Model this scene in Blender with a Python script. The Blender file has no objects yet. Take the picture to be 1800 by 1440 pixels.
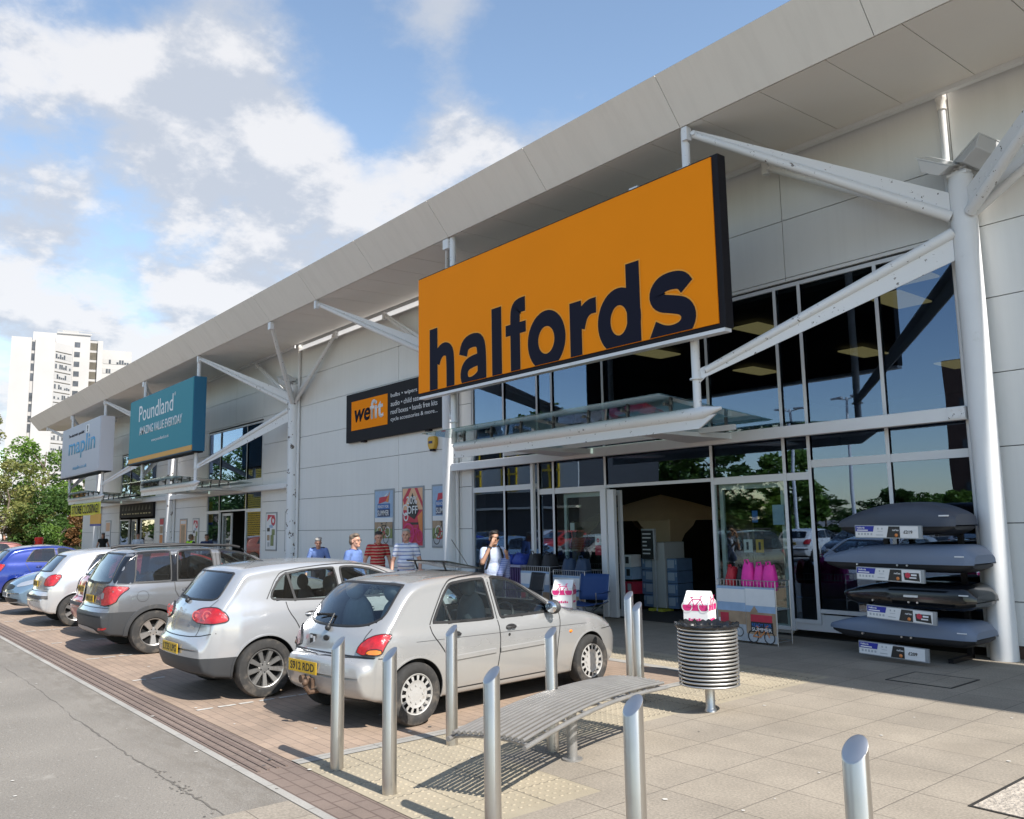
import bpy, bmesh, math, random
import numpy as np
from math import sin, cos, pi, radians, sqrt, atan2
from mathutils import Vector, Matrix
from mathutils.bvhtree import BVHTree
from mathutils.geometry import tessellate_polygon

C = bpy.context.scene
col = C.collection
rng = random.Random(7)

# ------------------------------------------------------------------ camera
cam_d = bpy.data.cameras.new('camera')
cam_d.sensor_width = 36; cam_d.sensor_fit = 'HORIZONTAL'
cam_d.lens = 1475.46 / 1800 * 36
cam_d.clip_end = 3000; cam_d.clip_start = 0.05
cam = bpy.data.objects.new('camera', cam_d); col.objects.link(cam)
_r = Vector((0.63355468, 0.77351905, -0.01663544))
_u = Vector((0.11491257, -0.07281348, 0.99070344))
_f = Vector((-0.7651167, 0.62957642, 0.13501838))
M = Matrix((_r, _u, -_f)).transposed().to_4x4()
M.translation = (0, 0, 1.7)
cam.matrix_world = M
C.camera = cam

# ------------------------------------------------------------------ light
TO_SUN = Vector((0.97, 0.04, 1.0)).normalized()
sun_d = bpy.data.lights.new('sun', 'SUN')
sun_d.energy = 4.6; sun_d.angle = radians(0.55); sun_d.color = (1.0, 0.955, 0.89)
sun = bpy.data.objects.new('sun', sun_d); col.objects.link(sun)
sun.rotation_euler = TO_SUN.to_track_quat('Z', 'Y').to_euler()
sun.location = (30, 0, 40)

C.view_settings.view_transform = 'Standard'
C.view_settings.look = 'None'
C.view_settings.exposure = 0.74
C.view_settings.gamma = 1.0
C.view_settings.use_curve_mapping = False
C.render.engine = 'CYCLES'
C.cycles.use_denoising = True
C.cycles.max_bounces = 8
C.cycles.transparent_max_bounces = 16
C.cycles.caustics_reflective = False
C.cycles.caustics_refractive = False

def N(nt, typ, **kw):
    n = nt.nodes.new(typ)
    for k, v in kw.items():
        if k.startswith('i_'):
            key = k[2:]
            key = int(key) if key.isdigit() else key.replace('_', ' ')
            n.inputs[key].default_value = v
        else:
            setattr(n, k, v)
    return n

def build_world():
    w = bpy.data.worlds.new('World'); C.world = w; w.use_nodes = True
    nt = w.node_tree; nt.nodes.clear(); L = nt.links.new
    out = N(nt, 'ShaderNodeOutputWorld'); bg = N(nt, 'ShaderNodeBackground')
    bg.inputs['Strength'].default_value = 0.13
    sky = N(nt, 'ShaderNodeTexSky', sky_type='NISHITA', sun_disc=False)
    sky.sun_elevation = math.asin(TO_SUN.z)
    sky.sun_rotation = atan2(TO_SUN.x, TO_SUN.y)
    sky.air_density = 1.0; sky.dust_density = 0.25; sky.ozone_density = 1.5
    tc = N(nt, 'ShaderNodeTexCoord')
    sep = N(nt, 'ShaderNodeSeparateXYZ'); L(tc.outputs['Generated'], sep.inputs[0])
    zz = N(nt, 'ShaderNodeMath', operation='ADD', i_1=0.34); L(sep.outputs['Z'], zz.inputs[0])
    zm = N(nt, 'ShaderNodeMath', operation='MAXIMUM', i_1=0.05); L(zz.outputs[0], zm.inputs[0])
    dv = N(nt, 'ShaderNodeVectorMath', operation='DIVIDE'); L(tc.outputs['Generated'], dv.inputs[0]); 
    cb = N(nt, 'ShaderNodeCombineXYZ'); 
    for i in range(3): L(zm.outputs[0], cb.inputs[i])
    L(cb.outputs[0], dv.inputs[1])
    def noise(scale, detail, rough, off, dist=0.0):
        mp = N(nt, 'ShaderNodeMapping'); mp.inputs['Location'].default_value = off
        L(dv.outputs[0], mp.inputs[0])
        n = N(nt, 'ShaderNodeTexNoise'); n.inputs['Scale'].default_value = scale
        n.inputs['Detail'].default_value = detail; n.inputs['Roughness'].default_value = rough
        n.inputs['Distortion'].default_value = dist
        L(mp.outputs[0], n.inputs['Vector']); return n.outputs[0]
    n1 = noise(3.4, 12, 0.60, (3.1, 1.7, 0.3)); nsun = noise(3.4, 7, 0.58, (3.17, 1.68, 0.36))
    # where the large cloud banks and the blue gaps stand
    cover = None
    for d, r, a in CLOUDS:
        dt = N(nt, 'ShaderNodeVectorMath', operation='DOT_PRODUCT'); L(tc.outputs['Generated'], dt.inputs[0])
        dt.inputs[1].default_value = d
        mr = N(nt, 'ShaderNodeMapRange', interpolation_type='SMOOTHSTEP')
        mr.inputs['From Min'].default_value = cos(r); mr.inputs['From Max'].default_value = 1.0
        mr.inputs['To Min'].default_value = 0; mr.inputs['To Max'].default_value = a
        L(dt.outputs['Value'], mr.inputs['Value'])
        if cover is None: cover = mr.outputs[0]
        else:
            ad = N(nt, 'ShaderNodeMath', operation='ADD'); L(cover, ad.inputs[0]); L(mr.outputs[0], ad.inputs[1]); cover = ad.outputs[0]
    n1s = N(nt, 'ShaderNodeMath', operation='MULTIPLY_ADD', i_1=1.5, i_2=-0.25); L(n1, n1s.inputs[0])
    s = N(nt, 'ShaderNodeMath', operation='ADD'); L(n1s.outputs[0], s.inputs[0]); L(cover, s.inputs[1])
    mask = N(nt, 'ShaderNodeMapRange', interpolation_type='SMOOTHSTEP')
    mask.inputs['From Min'].default_value = 0.45; mask.inputs['From Max'].default_value = 0.80
    L(s.outputs[0], mask.inputs['Value'])
    n2a = noise(2.2, 6, 0.55, (0.0, 5.2, 1.0)); df = N(nt, 'ShaderNodeMath', operation='SUBTRACT'); L(n1, df.inputs[0]); L(nsun, df.inputs[1])
    n2m = N(nt, 'ShaderNodeMath', operation='MULTIPLY_ADD', i_1=1.9); L(df.outputs[0], n2m.inputs[0]); L(n2a, n2m.inputs[2]); n2 = n2m.outputs[0]
    shade = N(nt, 'ShaderNodeMapRange', interpolation_type='SMOOTHSTEP')
    shade.inputs['From Min'].default_value = 0.38; shade.inputs['From Max'].default_value = 0.62
    L(n2, shade.inputs['Value'])
    cc = N(nt, 'ShaderNodeMix', data_type='RGBA')
    cc.inputs[6].default_value = (2.75, 2.98, 3.4, 1); cc.inputs[7].default_value = (4.2, 4.2, 4.3, 1)
    L(shade.outputs[0], cc.inputs[0])
    skm = N(nt, 'ShaderNodeMix', data_type='RGBA', blend_type='MULTIPLY'); skm.inputs[0].default_value = 1
    skm.inputs[7].default_value = (1.25, 1.18, 1.08, 1); L(sky.outputs[0], skm.inputs[6])
    mm = N(nt, 'ShaderNodeMath', operation='MULTIPLY', i_1=0.93); L(mask.outputs[0], mm.inputs[0])
    mx = N(nt, 'ShaderNodeMix', data_type='RGBA'); L(mm.outputs[0], mx.inputs[0])
    L(skm.outputs[2], mx.inputs[6]); L(cc.outputs[2], mx.inputs[7])
    L(mx.outputs[2], bg.inputs['Color']); L(bg.outputs[0], out.inputs[0])

def pix(x, y):                       # direction seen at a pixel of the 1800 x 1440 photograph
    return (_f + _r * ((x - 900) / 1475.46) - _u * ((y - 720) / 1475.46)).normalized()
CLOUDS = [(pix(200, 110), 0.25, 0.27), (pix(430, 170), 0.15, 0.16), (pix(150, 480), 0.3, 0.22),
          (pix(480, 440), 0.18, 0.26), (pix(840, 290), 0.13, 0.26), (pix(1030, 215), 0.08, 0.24), (pix(830, 50), 0.07, 0.08), (pix(960, 70), 0.12, -0.2),
          (pix(600, 60), 0.12, -0.14), (pix(1150, 60), 0.22, -0.2), (pix(690, 160), 0.08, -0.12), (pix(290, 300), 0.12, -0.26), (pix(60, 210), 0.08, -0.16), (pix(610, 210), 0.06, -0.16), (pix(470, 330), 0.08, -0.14),
          (pix(60, 60), 0.1, 0.1), (pix(0, 600), 0.15, 0.2), (Vector((-.62, -.75, .2)).normalized(), 1.2, -0.5)]
build_world()

# ------------------------------------------------------------------ materials
_mats = {}
def mat(name, color, rough=0.5, metal=0.0, var=0.0, vscale=4.0, bump=0.0, bscale=60.0, coat=0.0, spec=0.5, dirt=None, dscale=3.0, dth=(0.5, 0.7)):
    if name in _mats: return _mats[name]
    m = bpy.data.materials.new(name); m.use_nodes = True; _mats[name] = m
    nt = m.node_tree; L = nt.links.new; b = nt.nodes['Principled BSDF']
    c = (*color, 1)
    b.inputs['Base Color'].default_value = c; b.inputs['Roughness'].default_value = rough
    b.inputs['Metallic'].default_value = metal; b.inputs['Coat Weight'].default_value = coat
    b.inputs['Coat Roughness'].default_value = 0.06
    b.inputs['Specular IOR Level'].default_value = spec
    if var or bump or dirt: tc = N(nt, 'ShaderNodeTexCoord')
    last = None
    if var:
        n = N(nt, 'ShaderNodeTexNoise'); n.inputs['Scale'].default_value = vscale; n.inputs['Detail'].default_value = 6
        L(tc.outputs['Object'], n.inputs['Vector'])
        mr = N(nt, 'ShaderNodeMapRange'); mr.inputs['From Min'].default_value = 0.25; mr.inputs['From Max'].default_value = 0.75
        mr.inputs['To Min'].default_value = 1 - var; mr.inputs['To Max'].default_value = 1 + var
        L(n.outputs[0], mr.inputs['Value'])
        mx = N(nt, 'ShaderNodeMix', data_type='RGBA', blend_type='MULTIPLY'); mx.inputs[0].default_value = 1
        mx.inputs[6].default_value = c; L(mr.outputs[0], mx.inputs[7]); last = mx.outputs[2]
    if dirt:
        n = N(nt, 'ShaderNodeTexNoise'); n.inputs['Scale'].default_value = dscale; n.inputs['Detail'].default_value = 9; n.inputs['Roughness'].default_value = 0.65
        L(tc.outputs['Object'], n.inputs['Vector'])
        mr = N(nt, 'ShaderNodeMapRange', interpolation_type='SMOOTHSTEP'); mr.inputs['From Min'].default_value = dth[0]; mr.inputs['From Max'].default_value = dth[1]
        L(n.outputs[0], mr.inputs['Value'])
        mx = N(nt, 'ShaderNodeMix', data_type='RGBA'); L(mr.outputs[0], mx.inputs[0])
        if last: L(last, mx.inputs[6])
        else: mx.inputs[6].default_value = c
        mx.inputs[7].default_value = (*dirt, 1); last = mx.outputs[2]
    if last: L(last, b.inputs['Base Color'])
    if bump:
        n = N(nt, 'ShaderNodeTexNoise'); n.inputs['Scale'].default_value = bscale; n.inputs['Detail'].default_value = 4
        L(tc.outputs['Object'], n.inputs['Vector'])
        bp = N(nt, 'ShaderNodeBump'); bp.inputs['Strength'].default_value = bump; bp.inputs['Distance'].default_value = 0.02
        L(n.outputs[0], bp.inputs['Height']); L(bp.outputs[0], b.inputs['Normal'])
    return m

def streaks(m, amount, scale=(5, 5, .22), lo=.45, hi=.75):
    """rain streaks: vertical run marks that darken the paint a little"""
    nt = m.node_tree; L = nt.links.new; b = nt.nodes['Principled BSDF']; src = b.inputs['Base Color'].links[0].from_socket
    tc = N(nt, 'ShaderNodeTexCoord'); mp = N(nt, 'ShaderNodeMapping'); mp.inputs['Scale'].default_value = scale; L(tc.outputs['Object'], mp.inputs[0])
    n = N(nt, 'ShaderNodeTexNoise'); n.inputs['Scale'].default_value = 1.6; n.inputs['Detail'].default_value = 8; n.inputs['Roughness'].default_value = .65; L(mp.outputs[0], n.inputs['Vector'])
    r = N(nt, 'ShaderNodeMapRange'); r.inputs['From Min'].default_value = lo; r.inputs['From Max'].default_value = hi; r.inputs['To Min'].default_value = 1.0; r.inputs['To Max'].default_value = 1 - amount; L(n.outputs[0], r.inputs['Value'])
    mx = N(nt, 'ShaderNodeMix', data_type='RGBA', blend_type='MULTIPLY'); mx.inputs[0].default_value = 1; L(src, mx.inputs[6]); L(r.outputs[0], mx.inputs[7]); L(mx.outputs[2], b.inputs['Base Color'])
    bp = N(nt, 'ShaderNodeBump'); bp.inputs['Strength'].default_value = .12; bp.inputs['Distance'].default_value = .03
    n2 = N(nt, 'ShaderNodeTexNoise'); n2.inputs['Scale'].default_value = .8; L(tc.outputs['Object'], n2.inputs['Vector']); L(n2.outputs[0], bp.inputs['Height']); L(bp.outputs[0], b.inputs['Normal'])
    return m
def glass_mat(name, tint, refl=1.0, ior=1.5, wave=0.0, f0=None, rt=(1, 1, 1.02)):
    if name in _mats: return _mats[name]
    m = bpy.data.materials.new(name); m.use_nodes = True; _mats[name] = m
    nt = m.node_tree; L = nt.links.new; nt.nodes.clear()
    o = N(nt, 'ShaderNodeOutputMaterial'); mx = N(nt, 'ShaderNodeMixShader')
    t = N(nt, 'ShaderNodeBsdfTransparent'); t.inputs[0].default_value = (*tint, 1)
    g = N(nt, 'ShaderNodeBsdfGlossy'); g.inputs['Roughness'].default_value = 0.0
    g.inputs['Color'].default_value = (refl * rt[0], refl * rt[1], refl * rt[2], 1)
    # same reflectance on both faces of the thin pane
    geo = N(nt, 'ShaderNodeNewGeometry')
    fr = N(nt, 'ShaderNodeFresnel'); fr.inputs['IOR'].default_value = ior
    ab = N(nt, 'ShaderNodeVectorMath', operation='DOT_PRODUCT'); L(geo.outputs['Incoming'], ab.inputs[0]); L(geo.outputs['Normal'], ab.inputs[1])
    aa = N(nt, 'ShaderNodeMath', operation='ABSOLUTE'); L(ab.outputs['Value'], aa.inputs[0])
    om = N(nt, 'ShaderNodeMath', operation='SUBTRACT', i_0=1.0); L(aa.outputs[0], om.inputs[1])
    pw = N(nt, 'ShaderNodeMath', operation='POWER', i_1=4.0); L(om.outputs[0], pw.inputs[0])
    f0 = f0 or 2 * ((ior - 1) / (ior + 1)) ** 2
    mr = N(nt, 'ShaderNodeMapRange'); mr.inputs['To Min'].default_value = f0; mr.inputs['To Max'].default_value = 1.0
    L(pw.outputs[0], mr.inputs['Value']); L(mr.outputs[0], mx.inputs[0])
    if wave:
        tc = N(nt, 'ShaderNodeTexCoord'); n = N(nt, 'ShaderNodeTexNoise'); n.inputs['Scale'].default_value = 0.9; n.inputs['Detail'].default_value = 1
        L(tc.outputs['Object'], n.inputs['Vector'])
        bp = N(nt, 'ShaderNodeBump'); bp.inputs['Strength'].default_value = wave; bp.inputs['Distance'].default_value = 0.02
        L(n.outputs[0], bp.inputs['Height']); L(bp.outputs[0], g.inputs['Normal'])
    L(t.outputs[0], mx.inputs[1]); L(g.outputs[0], mx.inputs[2]); L(mx.outputs[0], o.inputs[0])
    return m

def emit_mat(name, color, s):
    m = bpy.data.materials.new(name); m.use_nodes = True; _mats[name] = m
    b = m.node_tree.nodes['Principled BSDF']
    b.inputs['Base Color'].default_value = (*color, 1); b.inputs['Emission Color'].default_value = (*color, 1); b.inputs['Emission Strength'].default_value = s
    return m

# ------------------------------------------------------------------ mesh helpers
class MB:
    def __init__(s): s.v = []; s.f = []; s.m = []
    def add(s, vs, fs, mi=0):
        o = len(s.v); s.v += [tuple(v) for v in vs]
        for f in fs: s.f.append([i + o for i in f]); s.m.append(mi)
        return s
    def box(s, a, b, mi=0, T=None):
        (x0, y0, z0), (x1, y1, z1) = a, b
        if x0 > x1: x0, x1 = x1, x0
        if y0 > y1: y0, y1 = y1, y0
        if z0 > z1: z0, z1 = z1, z0
        vs = [(x0, y0, z0), (x1, y0, z0), (x1, y1, z0), (x0, y1, z0), (x0, y0, z1), (x1, y0, z1), (x1, y1, z1), (x0, y1, z1)]
        if T is not None: vs = [T @ Vector(v) for v in vs]
        return s.add(vs, [(3, 2, 1, 0), (4, 5, 6, 7), (0, 1, 5, 4), (1, 2, 6, 5), (2, 3, 7, 6), (3, 0, 4, 7)], mi)
    def quad(s, a, b, c, d, mi=0): return s.add([a, b, c, d], [(0, 1, 2, 3)], mi)
    def cone(s, p0, p1, r0, r1=None, n=12, mi=0, caps=True):
        r1 = r0 if r1 is None else r1
        p0 = Vector(p0); p1 = Vector(p1); d = (p1 - p0).normalized()
        a = d.orthogonal().normalized(); b = d.cross(a)
        vs = []
        for p, r in ((p0, r0), (p1, r1)):
            for i in range(n):
                t = 2 * pi * i / n; vs.append(p + (a * cos(t) + b * sin(t)) * r)
        fs = [(i, (i + 1) % n, n + (i + 1) % n, n + i) for i in range(n)]
        if caps: fs += [tuple(range(n - 1, -1, -1)), tuple(range(n, 2 * n))]
        return s.add(vs, fs, mi)
    def tube(s, pts, r, n=8, mi=0, closed=False):
        pts = [Vector(p) for p in pts]; k = len(pts)
        up = None; rings = []
        for i, p in enumerate(pts):
            if closed: d = pts[(i + 1) % k] - pts[i - 1]
            else: d = pts[min(i + 1, k - 1)] - pts[max(i - 1, 0)]
            d.normalize()
            if up is None: up = d.orthogonal().normalized()
            a = (up - d * up.dot(d)).normalized(); up = a; b = d.cross(a)
            rr = r[i] if isinstance(r, (list, tuple)) else r
            rings.append([p + (a * cos(2 * pi * j / n) + b * sin(2 * pi * j / n)) * rr for j in range(n)])
        vs = [v for g in rings for v in g]; fs = []
        for i in range(k if closed else k - 1):
            i2 = (i + 1) % k
            for j in range(n):
                j2 = (j + 1) % n; fs.append((i * n + j, i * n + j2, i2 * n + j2, i2 * n + j))
        if not closed: fs += [tuple(range(n - 1, -1, -1)), tuple((k - 1) * n + j for j in range(n))]
        return s.add(vs, fs, mi)
    def lathe(s, prof, n=24, T=None, mi=0, close=True):   # prof: (radius, height) about local Z
        vs = []; k = len(prof)
        for r, h in prof:
            for j in range(n):
                t = 2 * pi * j / n; vs.append(Vector((r * cos(t), r * sin(t), h)))
        if T is not None: vs = [T @ v for v in vs]
        fs = []
        for i in range(k - 1):
            for j in range(n):
                j2 = (j + 1) % n; fs.append((i * n + j, i * n + j2, (i + 1) * n + j2, (i + 1) * n + j))
        if close:
            if prof[0][0] > 1e-6: fs.append(tuple(range(n - 1, -1, -1)))
            if prof[-1][0] > 1e-6: fs.append(tuple((k - 1) * n + j for j in range(n)))
        return s.add(vs, fs, mi)
    def prism(s, poly, T, h, mi=0):        # polygon in local xy extruded along local z 0..h
        n = len(poly)
        vs = [T @ Vector((x, y, 0)) for x, y in poly] + [T @ Vector((x, y, h)) for x, y in poly]
        fs = [(i, (i + 1) % n, n + (i + 1) % n, n + i) for i in range(n)]
        tri = tessellate_polygon([[Vector((x, y, 0)) for x, y in poly]])
        for t in tri: fs.append(tuple(reversed(t))); fs.append(tuple(n + i for i in t))
        return s.add(vs, fs, mi)
    def ball(s, c, r, n=12, mi=0, sc=(1, 1, 1)):
        vs = []; fs = []; k = max(6, n // 2 + 1)
        for i in range(k + 1):
            a = pi * i / k
            for j in range(n):
                t = 2 * pi * j / n
                vs.append((c[0] + r * sc[0] * sin(a) * cos(t), c[1] + r * sc[1] * sin(a) * sin(t), c[2] + r * sc[2] * cos(a)))
        for i in range(k):
            for j in range(n):
                j2 = (j + 1) % n; fs.append((i * n + j, (i + 1) * n + j, (i + 1) * n + j2, i * n + j2))
        return s.add(vs, fs, mi)
    def mesh(s, name, mats, smooth=False):
        me = bpy.data.meshes.new(name); me.from_pydata(s.v, [], s.f)
        mats = mats if isinstance(mats, (list, tuple)) else [mats]
        for m in mats: me.materials.append(m)
        if len(mats) > 1: me.polygons.foreach_set('material_index', s.m)
        bm = bmesh.new(); bm.from_mesh(me)
        bmesh.ops.remove_doubles(bm, verts=bm.verts, dist=1e-6)
        bmesh.ops.recalc_face_normals(bm, faces=bm.faces)
        bm.to_mesh(me); bm.free()
        if smooth: shade(me, smooth)
        me.update(); return me
    def build(s, name, mats, parent=None, smooth=False, bevel=0.0, loc=None, seg=2):
        o = bpy.data.objects.new(name, s.mesh(name, mats, smooth)); col.objects.link(o)
        if parent is not None: o.parent = parent
        if loc is not None: o.location = loc
        if bevel:
            b = o.modifiers.new('bevel', 'BEVEL'); b.width = bevel; b.segments = seg; b.limit_method = 'ANGLE'; b.angle_limit = radians(40)
        return o

def shade(me, angle=40):
    me.polygons.foreach_set('use_smooth', [True] * len(me.polygons))
    try: me.set_sharp_from_angle(angle=radians(angle if angle is not True else 40))
    except Exception: pass

def tag(o, label=None, cat=None, group=None, kind=None):
    if label: o['label'] = label
    if cat: o['category'] = cat
    if group: o['group'] = group
    if kind: o['kind'] = kind
    return o
def thing(name, label, cat, loc=(0, 0, 0), rz=0.0, group=None):
    o = bpy.data.objects.new(name, None); col.objects.link(o); o.empty_display_size = 0.2
    o.location = loc; o.rotation_euler = (0, 0, rz); return tag(o, label, cat, group)
def struct(name, mb, mats, **k):
    o = mb.build(name, mats, **k); o['kind'] = 'structure'; return o
def dup(root, loc, rz, label=None, group=None):
    def rec(o, p):
        c = o.copy(); col.objects.link(c)
        if p is not None: c.parent = p
        for ch in [x for x in bpy.data.objects if x.parent is o]: rec(ch, c)
        return c
    r = rec(root, None); r.location = loc; r.rotation_euler = (0, 0, rz)
    if label: r['label'] = label
    if group: r['group'] = group
    return r
def evaluated(o, name):
    dg = bpy.context.evaluated_depsgraph_get(); dg.update()
    return bpy.data.meshes.new_from_object(o.evaluated_get(dg))
def drop(o):
    bpy.data.objects.remove(o, do_unlink=True)

FRONT = Matrix.Rotation(pi / 2, 4, 'X')          # text / art plane facing -Y
def text(name, body, m, T, parent=None, width=None, height=None, bold=0.0, depth=0.003, align='LEFT', shear=0.0, spacing=1.0, res=3, name_thing=None):
    """Lettering: local x right, y up; fitted to width / cap height, then placed by T."""
    cu = bpy.data.curves.new('lettering', 'FONT'); cu.body = body; cu.size = 1; cu.offset = bold; cu.extrude = 0
    cu.shear = shear; cu.space_character = spacing; cu.resolution_u = res
    o = bpy.data.objects.new('lettering', cu); col.objects.link(o)
    me = evaluated(o, name); drop(o)
    n = len(me.vertices)
    if n == 0: return None
    co = np.empty(n * 3); me.vertices.foreach_get('co', co); co = co.reshape(-1, 3)
    x0, x1 = co[:, 0].min(), co[:, 0].max(); y0, y1 = co[:, 1].min(), co[:, 1].max()
    sx = width / (x1 - x0) if width else None; sy = height / (y1 - y0) if height else None
    if sx is None: sx = sy
    if sy is None: sy = sx
    co[:, 0] = (co[:, 0] - x0) * sx; co[:, 1] = (co[:, 1] - y0) * sy
    if align == 'CENTER': co[:, 0] -= (x1 - x0) * sx / 2
    me.vertices.foreach_set('co', co.ravel())
    bm = bmesh.new(); bm.from_mesh(me)
    bmesh.ops.dissolve_degenerate(bm, dist=1e-5, edges=bm.edges)
    if depth:
        r = bmesh.ops.extrude_face_region(bm, geom=list(bm.faces))
        vs = [v for v in r['geom'] if isinstance(v, bmesh.types.BMVert)]
        for v in vs: v.co.z += depth
        bmesh.ops.recalc_face_normals(bm, faces=bm.faces)
    bm.transform(T); bm.to_mesh(me); bm.free()
    me.materials.clear(); me.materials.append(m); me.name = name
    ob = bpy.data.objects.new(name, me); col.objects.link(ob)
    if parent is not None: ob.parent = parent
    return ob
def at_front(x, y, z, rz=0.0):         # frame on a surface facing -Y (turned by rz)
    return Matrix.Translation((x, y, z)) @ Matrix.Rotation(rz, 4, 'Z') @ FRONT
# ------------------------------------------------------------------ ground
def brick_mat(name, c1, c2, mortar, w, h, off=0.5, ms=0.01, loc=(0, 0, 0), rough=0.85, stain=None, grain=0.12, bump=0.5, gscale=90):
    m = bpy.data.materials.new(name); m.use_nodes = True; _mats[name] = m
    nt = m.node_tree; L = nt.links.new; b = nt.nodes['Principled BSDF']; b.inputs['Roughness'].default_value = rough
    tc = N(nt, 'ShaderNodeTexCoord'); mp = N(nt, 'ShaderNodeMapping'); mp.inputs['Location'].default_value = loc
    L(tc.outputs['Object'], mp.inputs[0])
    br = N(nt, 'ShaderNodeTexBrick'); br.offset = off; br.squash = 1.0
    br.inputs['Color1'].default_value = (*c1, 1); br.inputs['Color2'].default_value = (*c2, 1); br.inputs['Mortar'].default_value = (*mortar, 1)
    br.inputs['Scale'].default_value = 1; br.inputs['Mortar Size'].default_value = ms; br.inputs['Mortar Smooth'].default_value = 0.3
    br.inputs['Brick Width'].default_value = w; br.inputs['Row Height'].default_value = h
    L(mp.outputs[0], br.inputs['Vector'])
    n = N(nt, 'ShaderNodeTexNoise'); n.inputs['Scale'].default_value = gscale; n.inputs['Detail'].default_value = 5; n.inputs['Roughness'].default_value = 0.7
    L(tc.outputs['Object'], n.inputs['Vector'])
    mr = N(nt, 'ShaderNodeMapRange'); mr.inputs['From Min'].default_value = 0.3; mr.inputs['From Max'].default_value = 0.7
    mr.inputs['To Min'].default_value = 1 - grain; mr.inputs['To Max'].default_value = 1 + grain; L(n.outputs[0], mr.inputs['Value'])
    n2 = N(nt, 'ShaderNodeTexNoise'); n2.inputs['Scale'].default_value = 1.3; n2.inputs['Detail'].default_value = 7; n2.inputs['Roughness'].default_value = 0.6
    L(tc.outputs['Object'], n2.inputs['Vector'])
    mr2 = N(nt, 'ShaderNodeMapRange'); mr2.inputs['From Min'].default_value = 0.3; mr2.inputs['From Max'].default_value = 0.7
    mr2.inputs['To Min'].default_value = 0.80; mr2.inputs['To Max'].default_value = 1.12; L(n2.outputs[0], mr2.inputs['Value'])
    k = N(nt, 'ShaderNodeMath', operation='MULTIPLY'); L(mr.outputs[0], k.inputs[0]); L(mr2.outputs[0], k.inputs[1])
    mx = N(nt, 'ShaderNodeMix', data_type='RGBA', blend_type='MULTIPLY'); mx.inputs[0].default_value = 1
    L(br.outputs['Color'], mx.inputs[6]); L(k.outputs[0], mx.inputs[7]); last = mx.outputs[2]
    # gum spots and stains
    v = N(nt, 'ShaderNodeTexVoronoi'); v.inputs['Scale'].default_value = 3.2; L(tc.outputs['Object'], v.inputs['Vector'])
    vr = N(nt, 'ShaderNodeMapRange'); vr.inputs['From Min'].default_value = 0.05; vr.inputs['From Max'].default_value = 0.075
    vr.inputs['To Min'].default_value = 0.3; vr.inputs['To Max'].default_value = 0.0; L(v.outputs['Distance'], vr.inputs['Value'])
    mg = N(nt, 'ShaderNodeMix', data_type='RGBA'); L(vr.outputs[0], mg.inputs[0]); L(last, mg.inputs[6]); mg.inputs[7].default_value = (*[x * 0.45 for x in c1], 1); last = mg.outputs[2]
    if stain:
        n3 = N(nt, 'ShaderNodeTexNoise'); n3.inputs['Scale'].default_value = 0.55; n3.inputs['Detail'].default_value = 8; n3.inputs['Roughness'].default_value = 0.62
        L(tc.outputs['Object'], n3.inputs['Vector'])
        mr3 = N(nt, 'ShaderNodeMapRange', interpolation_type='SMOOTHSTEP'); mr3.inputs['From Min'].default_value = 0.56; mr3.inputs['From Max'].default_value = 0.72; mr3.inputs['To Max'].default_value = 0.5
        L(n3.outputs[0], mr3.inputs['Value'])
        ms_ = N(nt, 'ShaderNodeMix', data_type='RGBA'); L(mr3.outputs[0], ms_.inputs[0]); L(last, ms_.inputs[6]); ms_.inputs[7].default_value = (*stain, 1); last = ms_.outputs[2]
    L(last, b.inputs['Base Color'])
    ad = N(nt, 'ShaderNodeMath', operation='MULTIPLY', i_1=0.25); L(n.outputs[0], ad.inputs[0])
    sb = N(nt, 'ShaderNodeMath', operation='SUBTRACT'); L(ad.outputs[0], sb.inputs[0]); L(br.outputs['Fac'], sb.inputs[1])
    bp = N(nt, 'ShaderNodeBump'); bp.inputs['Strength'].default_value = bump; bp.inputs['Distance'].default_value = 0.006
    L(sb.outputs[0], bp.inputs['Height']); L(bp.outputs[0], b.inputs['Normal'])
    return m

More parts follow.
